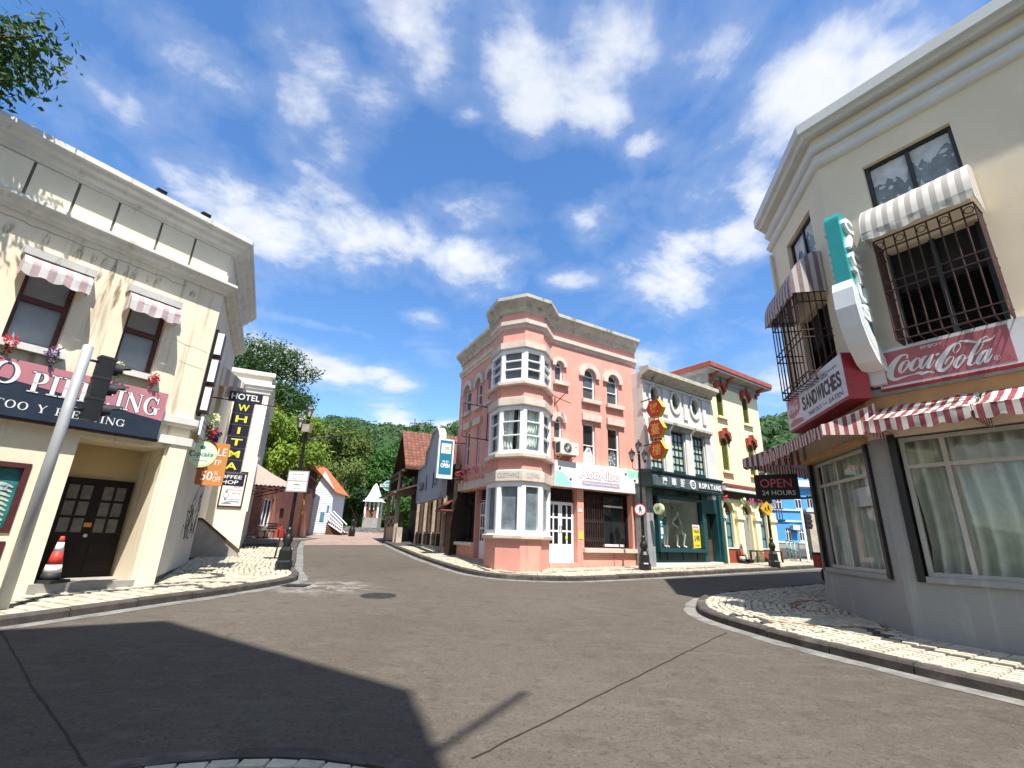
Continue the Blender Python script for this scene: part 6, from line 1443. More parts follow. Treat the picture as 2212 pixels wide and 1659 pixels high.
text(mb, 'TAKE OUT', 1.25, .62, 4.02, 4.10, .409); text(mb, 'EATEN', .30, -.22, 4.02, 4.10, .409)
for k in range(3): disc(mb, .54 - k * .06, 4.06, .014, .014, .4085, .41, 8)
mb.build('lettering', 'charcoal_letter', t, norm=False)
# vertical CACTUS blade sign
t = thing('blade_sign', 'tall teal blade sign with raised white letters and a curved white perforated foot', 'sign', RF.P(-.2, 4.4, .5))
BS = Fr(*RF.P(-.30, 0)[:2], 236, 1)      # u runs out from the wall
TH = .11
prof = [(.28, 4.95), (.72, 5.25), (.78, 5.7), (.78, 7.02)] + [(.66 + .12 * math.cos(rad(a)), 7.02 + .14 * math.sin(rad(a))) for a in range(15, 91, 15)] + [(.40, 7.16)] + [(.40 - .12 * math.sin(rad(a)), 7.02 + .14 * math.cos(rad(a))) for a in range(15, 91, 15)]
mb = MB(BS); mb.prism(prof, -TH, TH); mb.build('body', 'cafe_teal', t)
mb = MB(BS); mb.prism([(.78, 7.0), (.80, 7.0), (.80, 5.72), (.78, 5.72)], -TH * .98, TH * .98); mb.build('edge', 'cafe_teal', t)
for sgn in (-1, 1):
    for k, ch in enumerate('CACTUS'):
        z = 6.78 - k * .335; V, Fs = glyphs(ch, .05)
        for dep_, mt in ((.055, 'cafe_white'),):
            mb = MB(BS); x0, x1 = (.36, .72)
            w_ = sgn * (TH + dep_)
            text(mb, ch, x0 if sgn > 0 else x1, x1 if sgn > 0 else x0, z, z + .29, w_, .06)
            n0 = len(mb.v); fs0 = list(mb.f)
            # raised body of the letter
            from collections import Counter
            ec = Counter(); 
            for f in fs0:
                for a, b in zip(f, f[1:] + f[:1]): ec[tuple(sorted((a, b)))] += 1
            base = {}
            for (a, b), c_ in ec.items():
                if c_ == 1:
                    for q in (a, b):
                        if q not in base: mb.v.append(mb.v[q] - BS.n.to_3d() * (sgn * dep_)); base[q] = len(mb.v) - 1
                    mb.face((a, b, base[b], base[a]))
            mb.build('raised_letter', mt, t, norm=False)
# crescent foot
cr = [(.86, 5.78), (.92, 5.62), (.93, 5.3), (.86, 4.98), (.72, 4.68), (.52, 4.45), (.30, 4.34), (.12, 4.34)]
ci = [(.12, 4.50), (.30, 4.72), (.50, 4.92), (.62, 5.14), (.70, 5.40), (.74, 5.62)]
mb = MB(BS); mb.prism(cr + ci, -TH * 1.35, TH * 1.35); mb.build('foot', 'cafe_white', t)
for sgn in (-1, 1):
    mb = MB(BS); mb.prism([(.84, 5.72), (.88, 5.5), (.86, 5.25), (.78, 4.98), (.64, 4.74), (.46, 4.56), (.28, 4.46), (.20, 4.5), (.36, 4.72), (.55, 4.92), (.68, 5.18), (.75, 5.45), (.78, 5.65)], sgn * TH * 1.35 - .004, sgn * TH * 1.35 + .004); mb.build('perforated_panel', 'cafe_mesh', t)
for z in (6.45, 5.05): MB(BS).tube([(-.02, z, 0), (.34, z, 0)], .028, 6).build('arm', 'black_iron', t)
MB(BS).box(.0, .26, 4.12, 4.36, -.10, .10).build('mount', 'deli_trim', t)
# OPEN 24 HOURS board
OB = Fr(_e.x, _e.y, 300, -1)
t = thing('hanging_board', 'black hanging board reading OPEN 24 HOURS in red and white', 'sign', OB.P(.6, 2.58, 0))
MB(OB).box(.20, 1.06, 2.58, 3.12, -.05, .05).build('board', 'black_board', t)
mb = MB(OB); text(mb, 'OPEN', .95, .33, 2.83, 3.02, .053, .006); mb.build('lettering', 'neon_red', t, norm=False)
mb = MB(OB); text(mb, '24 HOURS', .93, .28, 2.665, 2.765, .053, .004); mb.build('lettering', 'cold_white', t, norm=False)
MB(OB).tube([(.0, 2.60, 0), (1.0, 2.58, -.0)], .022).build('arm', 'black_iron', t)
for u in (.3, .95): MB(OB).tube([(u, 3.1, 0), (u, 3.5, 0)], .010, 5).build('hanger', 'black_iron', t)
# downpipe at the corner of the building
MB(RC).tube([(RCL - .05, 3.4, .06), (RCL - .05, 8.6, .06)], .04, 8).build('downpipe', 'deli_wall', B6)
# ------------------------------------------------------------------ saloon and false front beyond the pink building
SA = Fr(-2.28, 19.62, -21, -1)
B7 = thing('club_building', 'grey false-fronted club with a stepped arched gable over dark timber bays', 'building', SA.P(2, .9, 0))
mb = MB(SA); gab = [(-.3, 3.0), (4.85, 3.0), (4.80, 4.66), (3.25, 4.70), (3.25, 5.25), (2.75, 5.42)] + [(1.55 + 1.0 * math.cos(rad(a)), 5.35 + .72 * math.sin(rad(a))) for a in range(15, 181, 15)] + [(.45, 5.20), (.05, 5.20), (.0, 4.68), (-.3, 4.66)]
mb.prism(gab, .32, .52); mb.build('false_front', 'rendered_grey', B7)
mb = MB(SA); A = gab[2:]; 
for a, b in zip(A, A[1:]): mb.prism([(a[0], a[1]), (b[0], b[1]), (b[0], b[1] + .10), (a[0], a[1] + .10)], .28, .60)
mb.build('gable_coping', 'weathered_stone', B7)
fb = MB(SA); fb.box(-.3, 4.85, 3.0, 3.12, .52, .58); fb.box(4.72, 4.85, 3.0, 4.6, .52, .58); fb.box(-.3, -.15, 3.0, 4.6, .52, .58); fb.build('panel_frame', 'rendered_grey', B7)
for u in (2.9, 1.45): mb = MB(SA); mb.prism([(u - .09, 3.5), (u + .09, 3.5), (u + .09, 4.1), (u, 4.25), (u - .09, 4.1)], .51, .53); mb.build('slit_window', 'interior_dark', B7)
mb = MB(SA); text(mb, 'CLUB', 4.35, 3.35, 3.55, 3.95, .56, .04); text(mb, 'CITY', 1.1, .35, 3.55, 3.95, .56, .04); mb.build('raised_letter', 'dark_ink', B7, norm=False)
mb = MB(SA); mb.wall(-.2, 7.6, .3, 4.4, []); mb.quad((-.2, .3, 0), (-.2, 4.4, 0), (-.2, 4.4, -6), (-.2, .3, -6)); mb.poly([(-.2, 4.4, 0), (7.6, 4.4, 0), (7.6, 4.4, -6), (-.2, 4.4, -6)]); mb.build('wall', 'dark_timber', B7, norm=False)
for k, u in enumerate((.9, 1.9, 2.88, 3.8, 4.8, 5.8, 6.8)): MB(SA).box(u - .09, u + .09, 1.1, 3.16, 0, .14).build('timber_post', 'brown_timber' if k % 2 else 'pale_timber', B7)
for u0, u1 in ((1.0, 1.8), (2.0, 2.78), (2.98, 3.7), (3.9, 4.7), (4.9, 5.7), (5.9, 6.7)): MB(SA).box(u0, u1, 1.62, 1.70, 0, .10).build('timber_rail', 'pale_timber', B7); MB(SA).box(u0 + .05, u1 - .05, 1.75, 3.05, -.01, .01).build('dark_window', 'interior_dark', B7)
MB(SA).box(.6, 7.4, .4, 1.12, -.1, .12).build('plinth', 'cement', B7)
MB(SA).box(-.15, .75, .6, 2.95, -.05, .03).build('door', 'brown_timber', B7)
mb = MB(SA); mb.prism([(-.25, 2.5), (.75, 2.5), (.75, 2.55), (-.25, 2.55)], 0, .5); mb.build('porch_edge', 'roof_tile', B7)
po = None
for r in range(4):
    for k in range(6):
        mb = MB(SA); u = -.25 + k * .17; mb.uprism([(.50 - r * .12, 2.52 + r * .10), (.38 - r * .12, 2.64 + r * .10), (.38 - r * .12, 2.60 + r * .10)], u + .01, u + .16); mb.build('roof_tile', 'roof_tile', B7)
S2 = SA.sub(0, -.6)
B8 = thing('saloon_building', 'dark timber saloon with a red tiled roof and open veranda', 'building', SA.P(11, 1.0, 0))
mb = MB(S2); mb.wall(7.7, 13.2, .3, 5.4, []); mb.quad((13.2, .3, 0), (13.2, 5.4, 0), (13.2, 5.4, -6), (13.2, .3, -6)); mb.poly([(7.7, 3, 0), (7.7, 5.2, 0), (10.1, 7.4, 0), (12.6, 5.2, 0), (13.2, 3, 0)]); mb.quad((7.7, 3, 0), (7.7, 5.3, 0), (7.7, 5.3, -6), (7.7, 3, -6)); mb.build('wall', 'dark_timber', B8, norm=False)
E0, E1, RW_ = 7.45, 10.0, 1.46
rb = MB(S2); rb.poly([(E0, 5.15, RW_), (E0, 5.15, -6), (E1, 7.55, -6), (E1, 7.55, RW_)]); rb.poly([(12.6, 5.15, RW_), (12.6, 5.15, -6), (E1, 7.55, -6), (E1, 7.55, RW_)]); ro = rb.build('roof', 'brown_timber', B8, norm=False)
# each pantile of the slope that faces the crossing
tm = None; NR, NC = 12, 22; TWd = .235
for r in range(NR):
    for k in range(NC):
        w = RW_ - TWd * (k + 1); a, a2 = r / NR, (r + 1.15) / NR; p_ = (E0 + (E1 - E0) * a, 5.15 + 2.4 * a); q_ = (E0 + (E1 - E0) * a2, 5.15 + 2.4 * a2)
        if tm is None:
            mb = MB(S2); n = 5; f0 = []; f1 = []
            for j in range(n + 1):
                x = TWd * .98 * j / n; h = .075 * math.sin(math.pi * j / n); f0.append(mb.p(p_[0], p_[1] + h + .045, w + x)); f1.append(mb.p(q_[0], q_[1] + h * .8 + .015, w + x))
            for j in range(n): mb.face((f0[j], f0[j + 1], f1[j + 1], f1[j]), True)
            lo = [mb.p(p_[0], p_[1] - .01, w + TWd * .98 * j / n) for j in range(n + 1)]
            for j in range(n): mb.face((lo[j], lo[j + 1], f0[j + 1], f0[j]))
            o = mb.build('roof_tile', 'roof_tile', ro, norm=False); tm = (o, S2.P(p_[0], p_[1], w))
        else:
            o = bpy.data.objects.new('roof_tile', tm[0].data); COL.objects.link(o); o.parent = ro; o.location = S2.P(p_[0], p_[1], w) - tm[1] + Vector((0, 0, rnd.uniform(-.008, .008)))
MB(S2).box(E0 - .03, E0 + .05, 5.0, 5.16, -6, RW_).build('fascia_board', 'brown_timber', B8)
mb = MB(S2); mb.prism([(E0, 5.02), (E0, 5.14), (E1, 7.54), (12.6, 5.14), (12.6, 5.02), (E1, 7.40)], RW_ - .06, RW_); mb.build('barge_board', 'brown_timber', B8)
for u, w in ((8.6, 1.5), (12.6, 1.5), (12.6, -.6)): MB(S2).box(u - .10, u + .10, 1.0, 4.9, w - .1, w + .1).build('veranda_post', 'pale_timber', B8)
mb = MB(S2); mb.uprism([(0, 4.35), (2.1, 3.66), (2.1, 3.74), (0, 4.45)], 7.6, 13.4); mb.build('veranda_roof', 'brown_timber', B8); MB(S2).box(7.6, 13.4, 3.70, 3.78, 1.8, 1.92).build('veranda_beam', 'pale_timber', B8)
MB(S2).box(7.7, 13.2, 3.98, 4.06, .0, 1.5).build('balcony_floor', 'dark_timber', B8); MB(S2).box(7.6, 13.3, 4.88, 5.0, 1.3, 1.6).build('eaves_beam', 'brown_timber', B8)
MB(S2).box(8.0, 13.0, .4, 1.90, 1.2, 1.5).build('veranda_wall', 'old_cream_wall', B8); MB(S2).box(12.9, 13.2, .4, 1.90, -1.5, 1.2).build('veranda_wall', 'old_cream_wall', B8)
for (a, b) in (((8.7, 1.93), (12.5, 1.93)), ((8.7, 2.5), (12.5, 2.5)), ((8.7, 1.95), (10.5, 2.5)), ((8.7, 2.5), (10.5, 1.95)), ((10.5, 1.95), (12.5, 2.5)), ((10.5, 2.5), (12.5, 1.95))): MB(S2).tube([(a[0], a[1], 1.5), (b[0], b[1], 1.5)], .045, 4).build('balustrade_rail', 'pale_timber', B8)
for k in range(12): MB(S2).box(8.0 + k * .4, 8.05 + k * .4, 4.06, 4.6, 1.45, 1.5).build('balcony_spindle', 'dark_timber', B8)
MB(S2).box(7.9, 13.0, 4.6, 4.67, 1.43, 1.53).build('balcony_rail', 'brown_timber', B8)
# blue coffee banner
F = Fr(-1.9, 19.0, 64)
t = thing('banner_sign', 'tall white-framed blue banner sign reading COFFEE OPEN', 'sign', F.P(-.7, 3.7, 0))
MB(F).box(-1.05, -.41, 3.68, 5.24, -.06, .06).build('box', 'sign_white', t); MB(F).box(-.99, -.47, 3.83, 5.18, .06, .064).build('blue_panel', 'blue_banner', t); MB(F).box(-.93, -.53, 4.66, 5.06, .064, .068).build('white_panel', 'sign_white', t)
mb = MB(F); text(mb, 'COFFEE', -.86, -.60, 4.80, 4.93, .071, .02); dashes(mb, -.82, -.64, 4.97, .02, .071, 7, 1); dashes(mb, -.80, -.66, 4.73, .02, .071, 4, 2); dashes(mb, -.85, -.60, 3.735, .03, .064, 7, 3); mb.build('lettering', 'grey_ink', t, norm=False)
mb = MB(F); text(mb, 'OPEN', -.92, -.54, 4.10, 4.27, .067, .045); text(mb, 'we are', -.86, -.60, 4.30, 4.38, .067, .02); mb.build('lettering', 'sign_white', t, norm=False)
for z in (5.15, 3.72): MB(F).tube([(-.42, z, 0), (.1, z, 0)], .022).build('arm', 'rust_iron', t)

# ------------------------------------------------------------------ left side of the street beyond the hotel
RS = Fr(-12.4, 24.0, -5)
B9 = thing('brick_shop', 'low brick and salmon shop with barred windows in the shade of an awning', 'building', RS.P(3, 1.1, 0))
mb = MB(RS); mb.wall(-1.6, 8.4, .3, 4.2, [(.7, 2.1, 1.7, 3.1), (4.25, 6.3, 1.2, 3.1)], .2); mb.poly([(-1.6, 4.2, 0), (8.4, 4.2, 0), (8.4, 4.2, -6), (-1.6, 4.2, -6)]); mb.quad((8.4, .3, 0), (8.4, 4.2, 0), (8.4, 4.2, -6), (8.4, .3, -6)); mb.build('wall', 'brick_wall', B9, norm=False)
r_ = random.Random(8); bm_ = None
for z in range(16):
    for k in range(11):
        u = -1.5 + k * .2 + (z % 2) * .1
        if u > .6: continue
        if r_.random() < .25: continue
        MB(RS).box(u, u + .185, 1.15 + z * .12, 1.255 + z * .12, 0, .02 + r_.uniform(0, .012)).build('brick', 'brick_wall', B9)
MB(RS).box(2.2, 8.4, .4, 3.9, -.02, .015).build('render_panel', 'salmon_wall', B9)
o = window(B9, RS, .7, 2.1, 1.7, 3.1, -.14, 'white_upvc', 'interior_dark', .07, (.33, .66), (), 0, .06, .07)
o = MB(RS).box(4.25, 6.3, 1.2, 3.1, -.2, -.15).build('doorway', 'interior_dark', B9)
for u in (4.3, 5.2, 6.2): MB(RS).box(u - .05, u + .05, 1.2, 3.1, -.15, -.08).build('door_post', 'brown_timber', o)
MB(RS).box(.6, 2.2, 1.2, 1.7, 0, .06).build('window_apron', 'old_cream_wall', B9)
MB(RS).box(3.2, 3.6, 2.2, 2.7, .02, .08).build('notice_board', 'dark_timber', B9); MB(RS).box(-1.6, 8.4, .6, 1.12, -.1, 1.5).build('forecourt_step', 'cement', B9)
def AWB():
    HA = Fr(*(HS.P(.5, 0)[:2]), 64)
    t = thing('awning', 'plain beige canvas awning beyond the hotel corner', 'awning', HA.P(.6, 3.3, 0)); n = 10
    rows = [[(HA.P(0, 4.12, -x * .5), x), (HA.P(.65, 3.78 - .04, -x * .5), x), (HA.P(1.28, 3.44, -x * .5), x)] for x in range(n)]
    P = [[(q, x) for q, x in r] for r in rows]; fabric('canvas', [P], 'canvas_beige', t)
    fabric('end_flap', [[[(HA.P(0, 4.12, 0), 0), (HA.P(.65, 3.74, 0), .6), (HA.P(1.28, 3.44, 0), 1.2)], [(HA.P(0, 3.38, 0), 0), (HA.P(.65, 3.38, 0), .6), (HA.P(1.28, 3.38, 0), 1.2)]]], 'canvas_beige', t)
    m = 40; fabric('valance', [[[(HA.P(1.28 * k / m, 3.40, .004), 0) for k in range(m + 1)], [(HA.P(1.28 * k / m, 3.30 - .05 * abs(math.sin(k * math.pi / 5)), .004), 0) for k in range(m + 1)]], [[(HA.P(1.285, 3.44, -4.5 * k / m), 0) for k in range(m + 1)], [(HA.P(1.29, 3.30 - .05 * abs(math.sin(k * math.pi / 2)), -4.5 * k / m), 0) for k in range(m + 1)]]], 'canvas_beige', t)
    mb = MB(HA)
    for x in (.1, 2.2, 4.4): mb.tube([(0, 3.0, -x), (1.25, 3.38, -x)], .02, 5); mb.tube([(0, 3.4, -x), (1.25, 3.4, -x)], .02, 5)
    mb.build('frame', 'rust_iron', t)
AWB()
B10 = thing('veranda_house', 'dark red timber house with a balcony on ochre posts', 'building', RS.P(8, 1.2, 0))
VH = Fr(-13.9, 30.6, -15)
mb = MB(VH); mb.wall(-.3, 4.2, .6, 4.0, []); mb.quad((-.3, .6, 0), (-.3, 5, 0), (-.3, 5, -4), (-.3, .6, -4)); mb.poly([(-.3, 4, .9), (4.2, 4, .9), (4.2, 4, -4), (-.3, 4, -4)]); mb.build('wall', 'dark_timber', B10, norm=False)
for k in range(6): MB(VH).box(-.2 + k * .85, -.05 + k * .85, 1.1, 3.95, .9, 1.05).build('post', 'ochre_timber' if k < 2 else 'pale_timber', B10)
MB(VH).box(-.4, 4.3, 3.85, 4.05, .0, 1.1).build('balcony_floor', 'dark_timber', B10)
for k in range(8): MB(VH).box(-.3 + k * .6, -.18 + k * .6, 4.05, 5.5, .95, 1.05).build('balcony_post', 'maroon_frame', B10)
MB(VH).box(-.4, 4.3, 4.9, 5.0, .95, 1.05).build('balcony_rail', 'maroon_frame', B10)
mb = MB(VH); mb.poly([(-.8, 5.4, 1.4), (4.4, 5.4, 1.4), (4.4, 6.8, -1.5), (-.8, 6.8, -1.5)]); mb.build('roof', 'orange_roof', B10, norm=False)
B11 = thing('clapboard_house', 'white clapboard house with an orange roof and white stair railing', 'building', (-13.8, 35.7, 1.4))
mb = MB(); mb.quad((-14.3, 35.8, 1.0), (-13.1, 36.2, 1.0), (-13.1, 36.2, 4.6), (-14.3, 35.8, 4.6)); mb.quad((-13.1, 36.2, 1), (-13.5, 40, 1), (-13.5, 40, 4.6), (-13.1, 36.2, 4.6)); mb.quad((-14.3, 35.8, 1), (-16, 39, 1), (-16, 39, 4.6), (-14.3, 35.8, 4.6)); mb.poly([(-14.3, 35.8, 4.6), (-13.1, 36.2, 4.6), (-13.9, 36, 5.9)]); mb.build('wall', 'clapboard', B11, norm=False)
CH = Fr(-14.3, 35.8, math.degrees(math.atan2(1.2, .4)), 1)
for k in range(24): MB(CH).uprism([(0.0, 1.45 + k * .13), (.035, 1.45 + k * .13), (.005, 1.58 + k * .13)], 0, 1.265).build('weatherboard', 'clapboard', B11)
MB(CH).box(.55, .85, 2.2, 2.9, .03, .05).build('window', 'blue_pane', B11); MB(CH).box(.95, 1.12, 2.9, 3.4, .03, .05).build('window', 'blue_pane', B11)
mb = MB(); mb.poly([(-14.95, 35.4, 6.55), (-12.85, 35.95, 4.35), (-13.2, 40.2, 4.35), (-15.3, 40, 6.55)]); mb.poly([(-14.95, 35.4, 6.55), (-16.6, 35.2, 4.6), (-17, 39.5, 4.6), (-15.3, 40, 6.55)]); mb.build('roof', 'orange_roof', B11, norm=False)
st = MB(); 
for k in range(2): o_ = k * .9; st.tube([(-13.1, 35.8 + o_, 3.0), (-11.8, 35.3 + o_, 2.05)], .05, 5); st.tube([(-13.15, 35.8 + o_, 2.15), (-11.85, 35.3 + o_, 1.5)], .05, 5)
st.build('stair_rail', 'clapboard', B11)
for k in range(9):
    f = k / 8; x, y = -13.12 + 1.3 * f, 35.8 - .5 * f; MB().tube([(x, y, 3.0 - .95 * f), (x, y, 2.1 - .62 * f)], .035, 4).build('stair_baluster', 'clapboard', B11)
for f in (.36, .66): MB().tube([(-13.12, 35.79, 2.1 + .9 * f), (-11.82, 35.29, 1.5 + .55 * f)], .03, 4).build('stair_rail', 'clapboard', B11)
for k in range(7): MB().box(-13.1 + k * .19, -12.9 + k * .19, 35.7, 36.6, 1.3, 2.2 - k * .12).build('stair_step', 'brown_timber', B11)
# benches
def bench(x, y, hd, label):
    F = Fr(x, y, hd, 1); z = gz(x, y) + PV; t = thing('bench', label, 'bench', (x, y, z), 'benches with curled iron ends')
    for u in (-.6, .6):
        mb = MB(F); mb.tube([(u, z, .02), (u, z + .12, .10), (u, z + .30, .06), (u, z + .42, .14)], .022, 6); mb.tube([(u, z, .44), (u, z + .12, .36), (u, z + .30, .40), (u, z + .42, .30), (u, z + .62, .42), (u, z + .64, .30)], .022, 6); mb.tube([(u, z + .40, .02), (u, z + .40, .44), (u, z + .82, -.02 + .0)], .02, 6); mb.build('leg', 'black_iron', t)
    for k in range(4): MB(F).box(-.62, .62, z + .41, z + .44, .04 + k * .105, .12 + k * .105).build('seat_slat', 'dark_timber', t)
    for k in range(3): MB(F).box(-.62, .62, z + .52 + k * .11, z + .60 + k * .11, -.02 - k * .02, .01 - k * .02).build('back_slat', 'dark_timber', t)
bench(-10.0, 19.9, 152, 'black iron-ended bench at the foot of the hotel corner'); bench(-12.0, 25.2, 175, 'black iron-ended bench on the step of the brick shop')
t = thing('handrail', 'brown iron stair handrail on a foot plate behind the lamp post', 'handrail', (-7.35, 15.85, .72)); zb = gz(-7.3, 15.8) + PV
mb = MB(); mb.tube([(-7.3, 15.85, zb), (-7.2, 15.85, zb + 1.0)], .025, 6); mb.tube([(-7.2, 15.85, zb + 1.0), (-6.85, 15.6, zb + .55)], .025, 6); mb.build('rail', 'rust_iron', t); MB().box(-7.6, -7.05, 15.75, 15.95, zb, zb + .03).build('foot_plate', 'rust_iron', t)
tag(MB().lathe((-12.6, 27.6), [(.16, 1.1), (.18, 1.15), (.17, 1.7), (.10, 1.78)], 12).build('fire_bin', 'red_plastic', loc=(-12.6, 27.6, 1.1)), 'red cylindrical bin beside the brick shop door', 'bin')

# ------------------------------------------------------------------ the square: well house, round sign, trees, hill
TW = Vector((-13.3, 48.2)); zt = gz(*TW)
t = thing('well_house', 'white-roofed wishing well shelter on a grey plinth with brick planter box', 'well', (TW.x, TW.y, zt))
MB().box(TW.x - .72, TW.x + .72, TW.y - .72, TW.y + .72, zt + .2, zt + 1.15).build('plinth', 'cement', t)
for sx in (-1, 1): MB().box(TW.x + sx * .42 - .26, TW.x + sx * .42 + .26, TW.y - .55, TW.y - .25, zt + 1.15, zt + 1.95).build('planter', 'brick_wall', t)
for sx in (-1, 1):
    for sy in (-1, 1): MB().box(TW.x + sx * .62 - .08, TW.x + sx * .62 + .08, TW.y + sy * .62 - .08, TW.y + sy * .62 + .08, zt + 1.15, zt + 3.0).build('post', 'well_white', t)
for sx in (-.2, .2): MB().box(TW.x + sx - .04, TW.x + sx + .04, TW.y - .66, TW.y - .58, zt + 1.9, zt + 3.0).build('post', 'well_white', t)
rp = MB(); prf = [(1.35, 2.92), (1.10, 3.02), (.82, 3.35), (.55, 3.85), (.28, 4.45), (.05, 4.72)]
rings = []
for r, z in prf: rings.append([rp.p(TW.x + r * math.cos(rad(45 + 90 * k)) , TW.y + r * math.sin(rad(45 + 90 * k)), zt + z - .25) for k in range(4)])
for a, b in zip(rings, rings[1:]):
    for k in range(4): rp.face((a[k], a[(k + 1) % 4], b[(k + 1) % 4], b[k]))
rp.face(rings[-1]); rp.face(rings[0][::-1]); rp.build('roof', 'well_white', t)
WF = Fr(TW.x, TW.y, 90)
for k, (dx, c, lab) in enumerate(((-.45, 'red_flower', 'red flowers in the well shelter planter'), (.45, 'pink_flower', 'pink flowers in the well shelter planter'))): bunch(WF, dx, zt + 2.05, .45, c, lab, 'flowers in the well shelter', .24, .25, 22, 60 + k)
for k in range(3):
    setting(MB().box(TW.x - 2.0 + k * .35, TW.x + 3.2 - k * .5, TW.y - 6.0 + k * 1.1, TW.y + 3, zt - .35, zt - .12 + k * .14).build('step', 'gutter_cement'))
t = thing('round_sign', 'round teal and white station sign with a name bar on a post', 'sign', (-9.56, 38, gz(0, 38))); RS2 = Fr(-9.56, 38, 100)
MB().tube([(-9.0, 38.05, gz(0, 38)), (-9.0, 38.05, 5.6)], .06, 8).build('post', 'black_iron', t); mb = MB(RS2); disc(mb, 0, 5.14, .40, .40, -.05, .05); mb.build('disc', 'mint_sign', t); mb = MB(RS2); disc(mb, 0, 5.14, .30, .30, .05, .055); mb.build('ring', 'cafe_teal', t)
MB(RS2).box(-.62, .66, 5.02, 5.26, .055, .085).build('name_bar', 'clapboard', t); mb = MB(RS2); text(mb, 'TAI KANG', -.55, .58, 5.07, 5.21, .09, .03); mb.build('lettering', 'dark_ink', t, norm=False)
MB(RS2).tube([(.3, 5.14, 0), (.6, 5.14, 0)], .03).build('arm', 'black_iron', t)
t = thing('bollard', 'dark lamp-style bollard on the brick square', 'bollard', (-10.8, 34.4, gz(0, 34.4))); z = gz(0, 34.4)
MB().lathe((-10.8, 34.4), [(.22, z), (.22, z + .45), (.12, z + .6), (.09, z + .95), (.13, z + 1.0), (.05, z + 1.15)], 10).build('body', 'black_iron', t)

def tree(name, label, x, y, trunk_h, blobs, n, leaf, mat, seed, group=None, tr=.22, limbs=9):
    r = random.Random(seed); z0 = hill_z(x, y) if math.hypot(x, y) > 75 else gz(x, y); t = thing(name, label, 'tree', (x, y, z0), group)
    tk = MB(); top = z0 + trunk_h
    tk.tube([(x, y, z0 - .2), (x + tr * .3, y, z0 + trunk_h * .5), (x, y + tr * .2, top)], [tr * 1.25, tr * .9, tr * .6], 8)
    for b in blobs[:limbs]:
        c = Vector((x + b[0], y + b[1], z0 + b[2])); s = Vector((x, y, top - r.uniform(0, trunk_h * .3))); m = (s + c) / 2 + Vector((r.uniform(-.3, .3), r.uniform(-.3, .3), .2))
        tk.tube([s, m, c], [tr * .5, tr * .3, tr * .1], 6)
    tk.build('trunk', 'bark', t)
    cr = MB(); vol = sum(b[3] * b[4] for b in blobs)
    for b in blobs:
        k = int(n * b[3] * b[4] / vol); c = Vector((x + b[0], y + b[1], z0 + b[2]))
        nc = max(4, k // 26); cl = []
        for q in range(nc):
            d = Vector((r.gauss(0, 1), r.gauss(0, 1), r.gauss(0, 1))).normalized() * r.uniform(.55, 1.0); cl.append(c + Vector((d.x * b[3], d.y * b[3], d.z * b[4])))
        for q in cl:
            for j in range(26):
                p = q + Vector((r.gauss(0, 1), r.gauss(0, 1), r.gauss(0, .7))) * leaf * 2.1
                nrm = (p - c).normalized() * .7 + Vector((r.uniform(-1, 1), r.uniform(-1, 1), r.uniform(-.2, 1))); nrm.normalize(); a = nrm.orthogonal().normalized(); a = (Matrix.Rotation(r.uniform(0, 6.28), 3, nrm) @ a); bb = nrm.cross(a); s = leaf * r.uniform(.6, 1.25)
                cr.face([cr.p(*(p + v)) for v in (-a * s, bb * s * .42 + nrm * s * .12, a * s, -bb * s * .42 + nrm * s * .12)])
    cr.build('crown', mat, t, norm=False)
    return t
def blobset(r, n, R, H, z):
    out = []
    for k in range(n):
        a = r.uniform(0, 6.28); q = R * math.sqrt(r.random()); s = R * r.uniform(.32, .55); out.append((q * math.cos(a), q * math.sin(a), z + r.uniform(-.5, .5) * H, s, s * .8))
    return out
r_ = random.Random(21)
tree('broadleaf_tree', 'tall dark green tree rising behind the hotel roof', -16.5, 29.5, 6, blobset(r_, 16, 3.0, 5.0, 9.0), 17000, .13, 'leaf_mid', 2)
tree('lime_tree', 'bright lime-green tree in front of the dark one beside the lamp post', -13.2, 27.2, 3.4, blobset(r_, 12, 1.75, 2.6, 5.2), 13000, .12, 'leaf_lime', 3)
trees = [(-20, 52, 4.5, 'leaf_olive', 'olive-tinted tree at the square beside the clapboard house', 9, 3.2, 4.5, 7.8), (-17.8, 58, 4, 'leaf_green', 'deep green tree right behind the well shelter', 10, 3.0, 4.5, 6.5), (-13.5, 60, 4, 'leaf_green', 'broad green tree spreading over the well shelter roof', 12, 3.4, 5.5, 7.0),
         (-9.5, 56, 4.5, 'leaf_mid', 'dense green tree between the well shelter and the saloon', 11, 3.2, 5, 7.2), (-17, 46, 2.6, 'leaf_olive', 'pale green rounded tree behind the stair railing', 8, 2.0, 2.8, 4.2), (-23, 60, 6, 'leaf_mid', 'tall green tree behind the clapboard house', 10, 3.8, 5, 9.0), (-6.5, 62, 5, 'leaf_dark', 'dark green tree rising behind the saloon veranda', 10, 3.6, 5, 7.6),
         (-11.2, 51.5, 1.2, 'leaf_green', 'low green shrub-like tree beside the well shelter steps', 6, 1.3, 1.6, 2.0), (-16.3, 52.5, 1.4, 'leaf_dark', 'dark low tree in the shade behind the well shelter', 7, 1.8, 2.0, 2.6)]
for k, (x, y, th, m, lab, nb, R, H, z) in enumerate(trees): tree('broadleaf_tree', lab, x, y, th, blobset(random.Random(70 + k), nb, R, H, z), 7500 if R > 2 else 4000, .27 if R > 2 else .2, m, 80 + k, 'trees around the square')
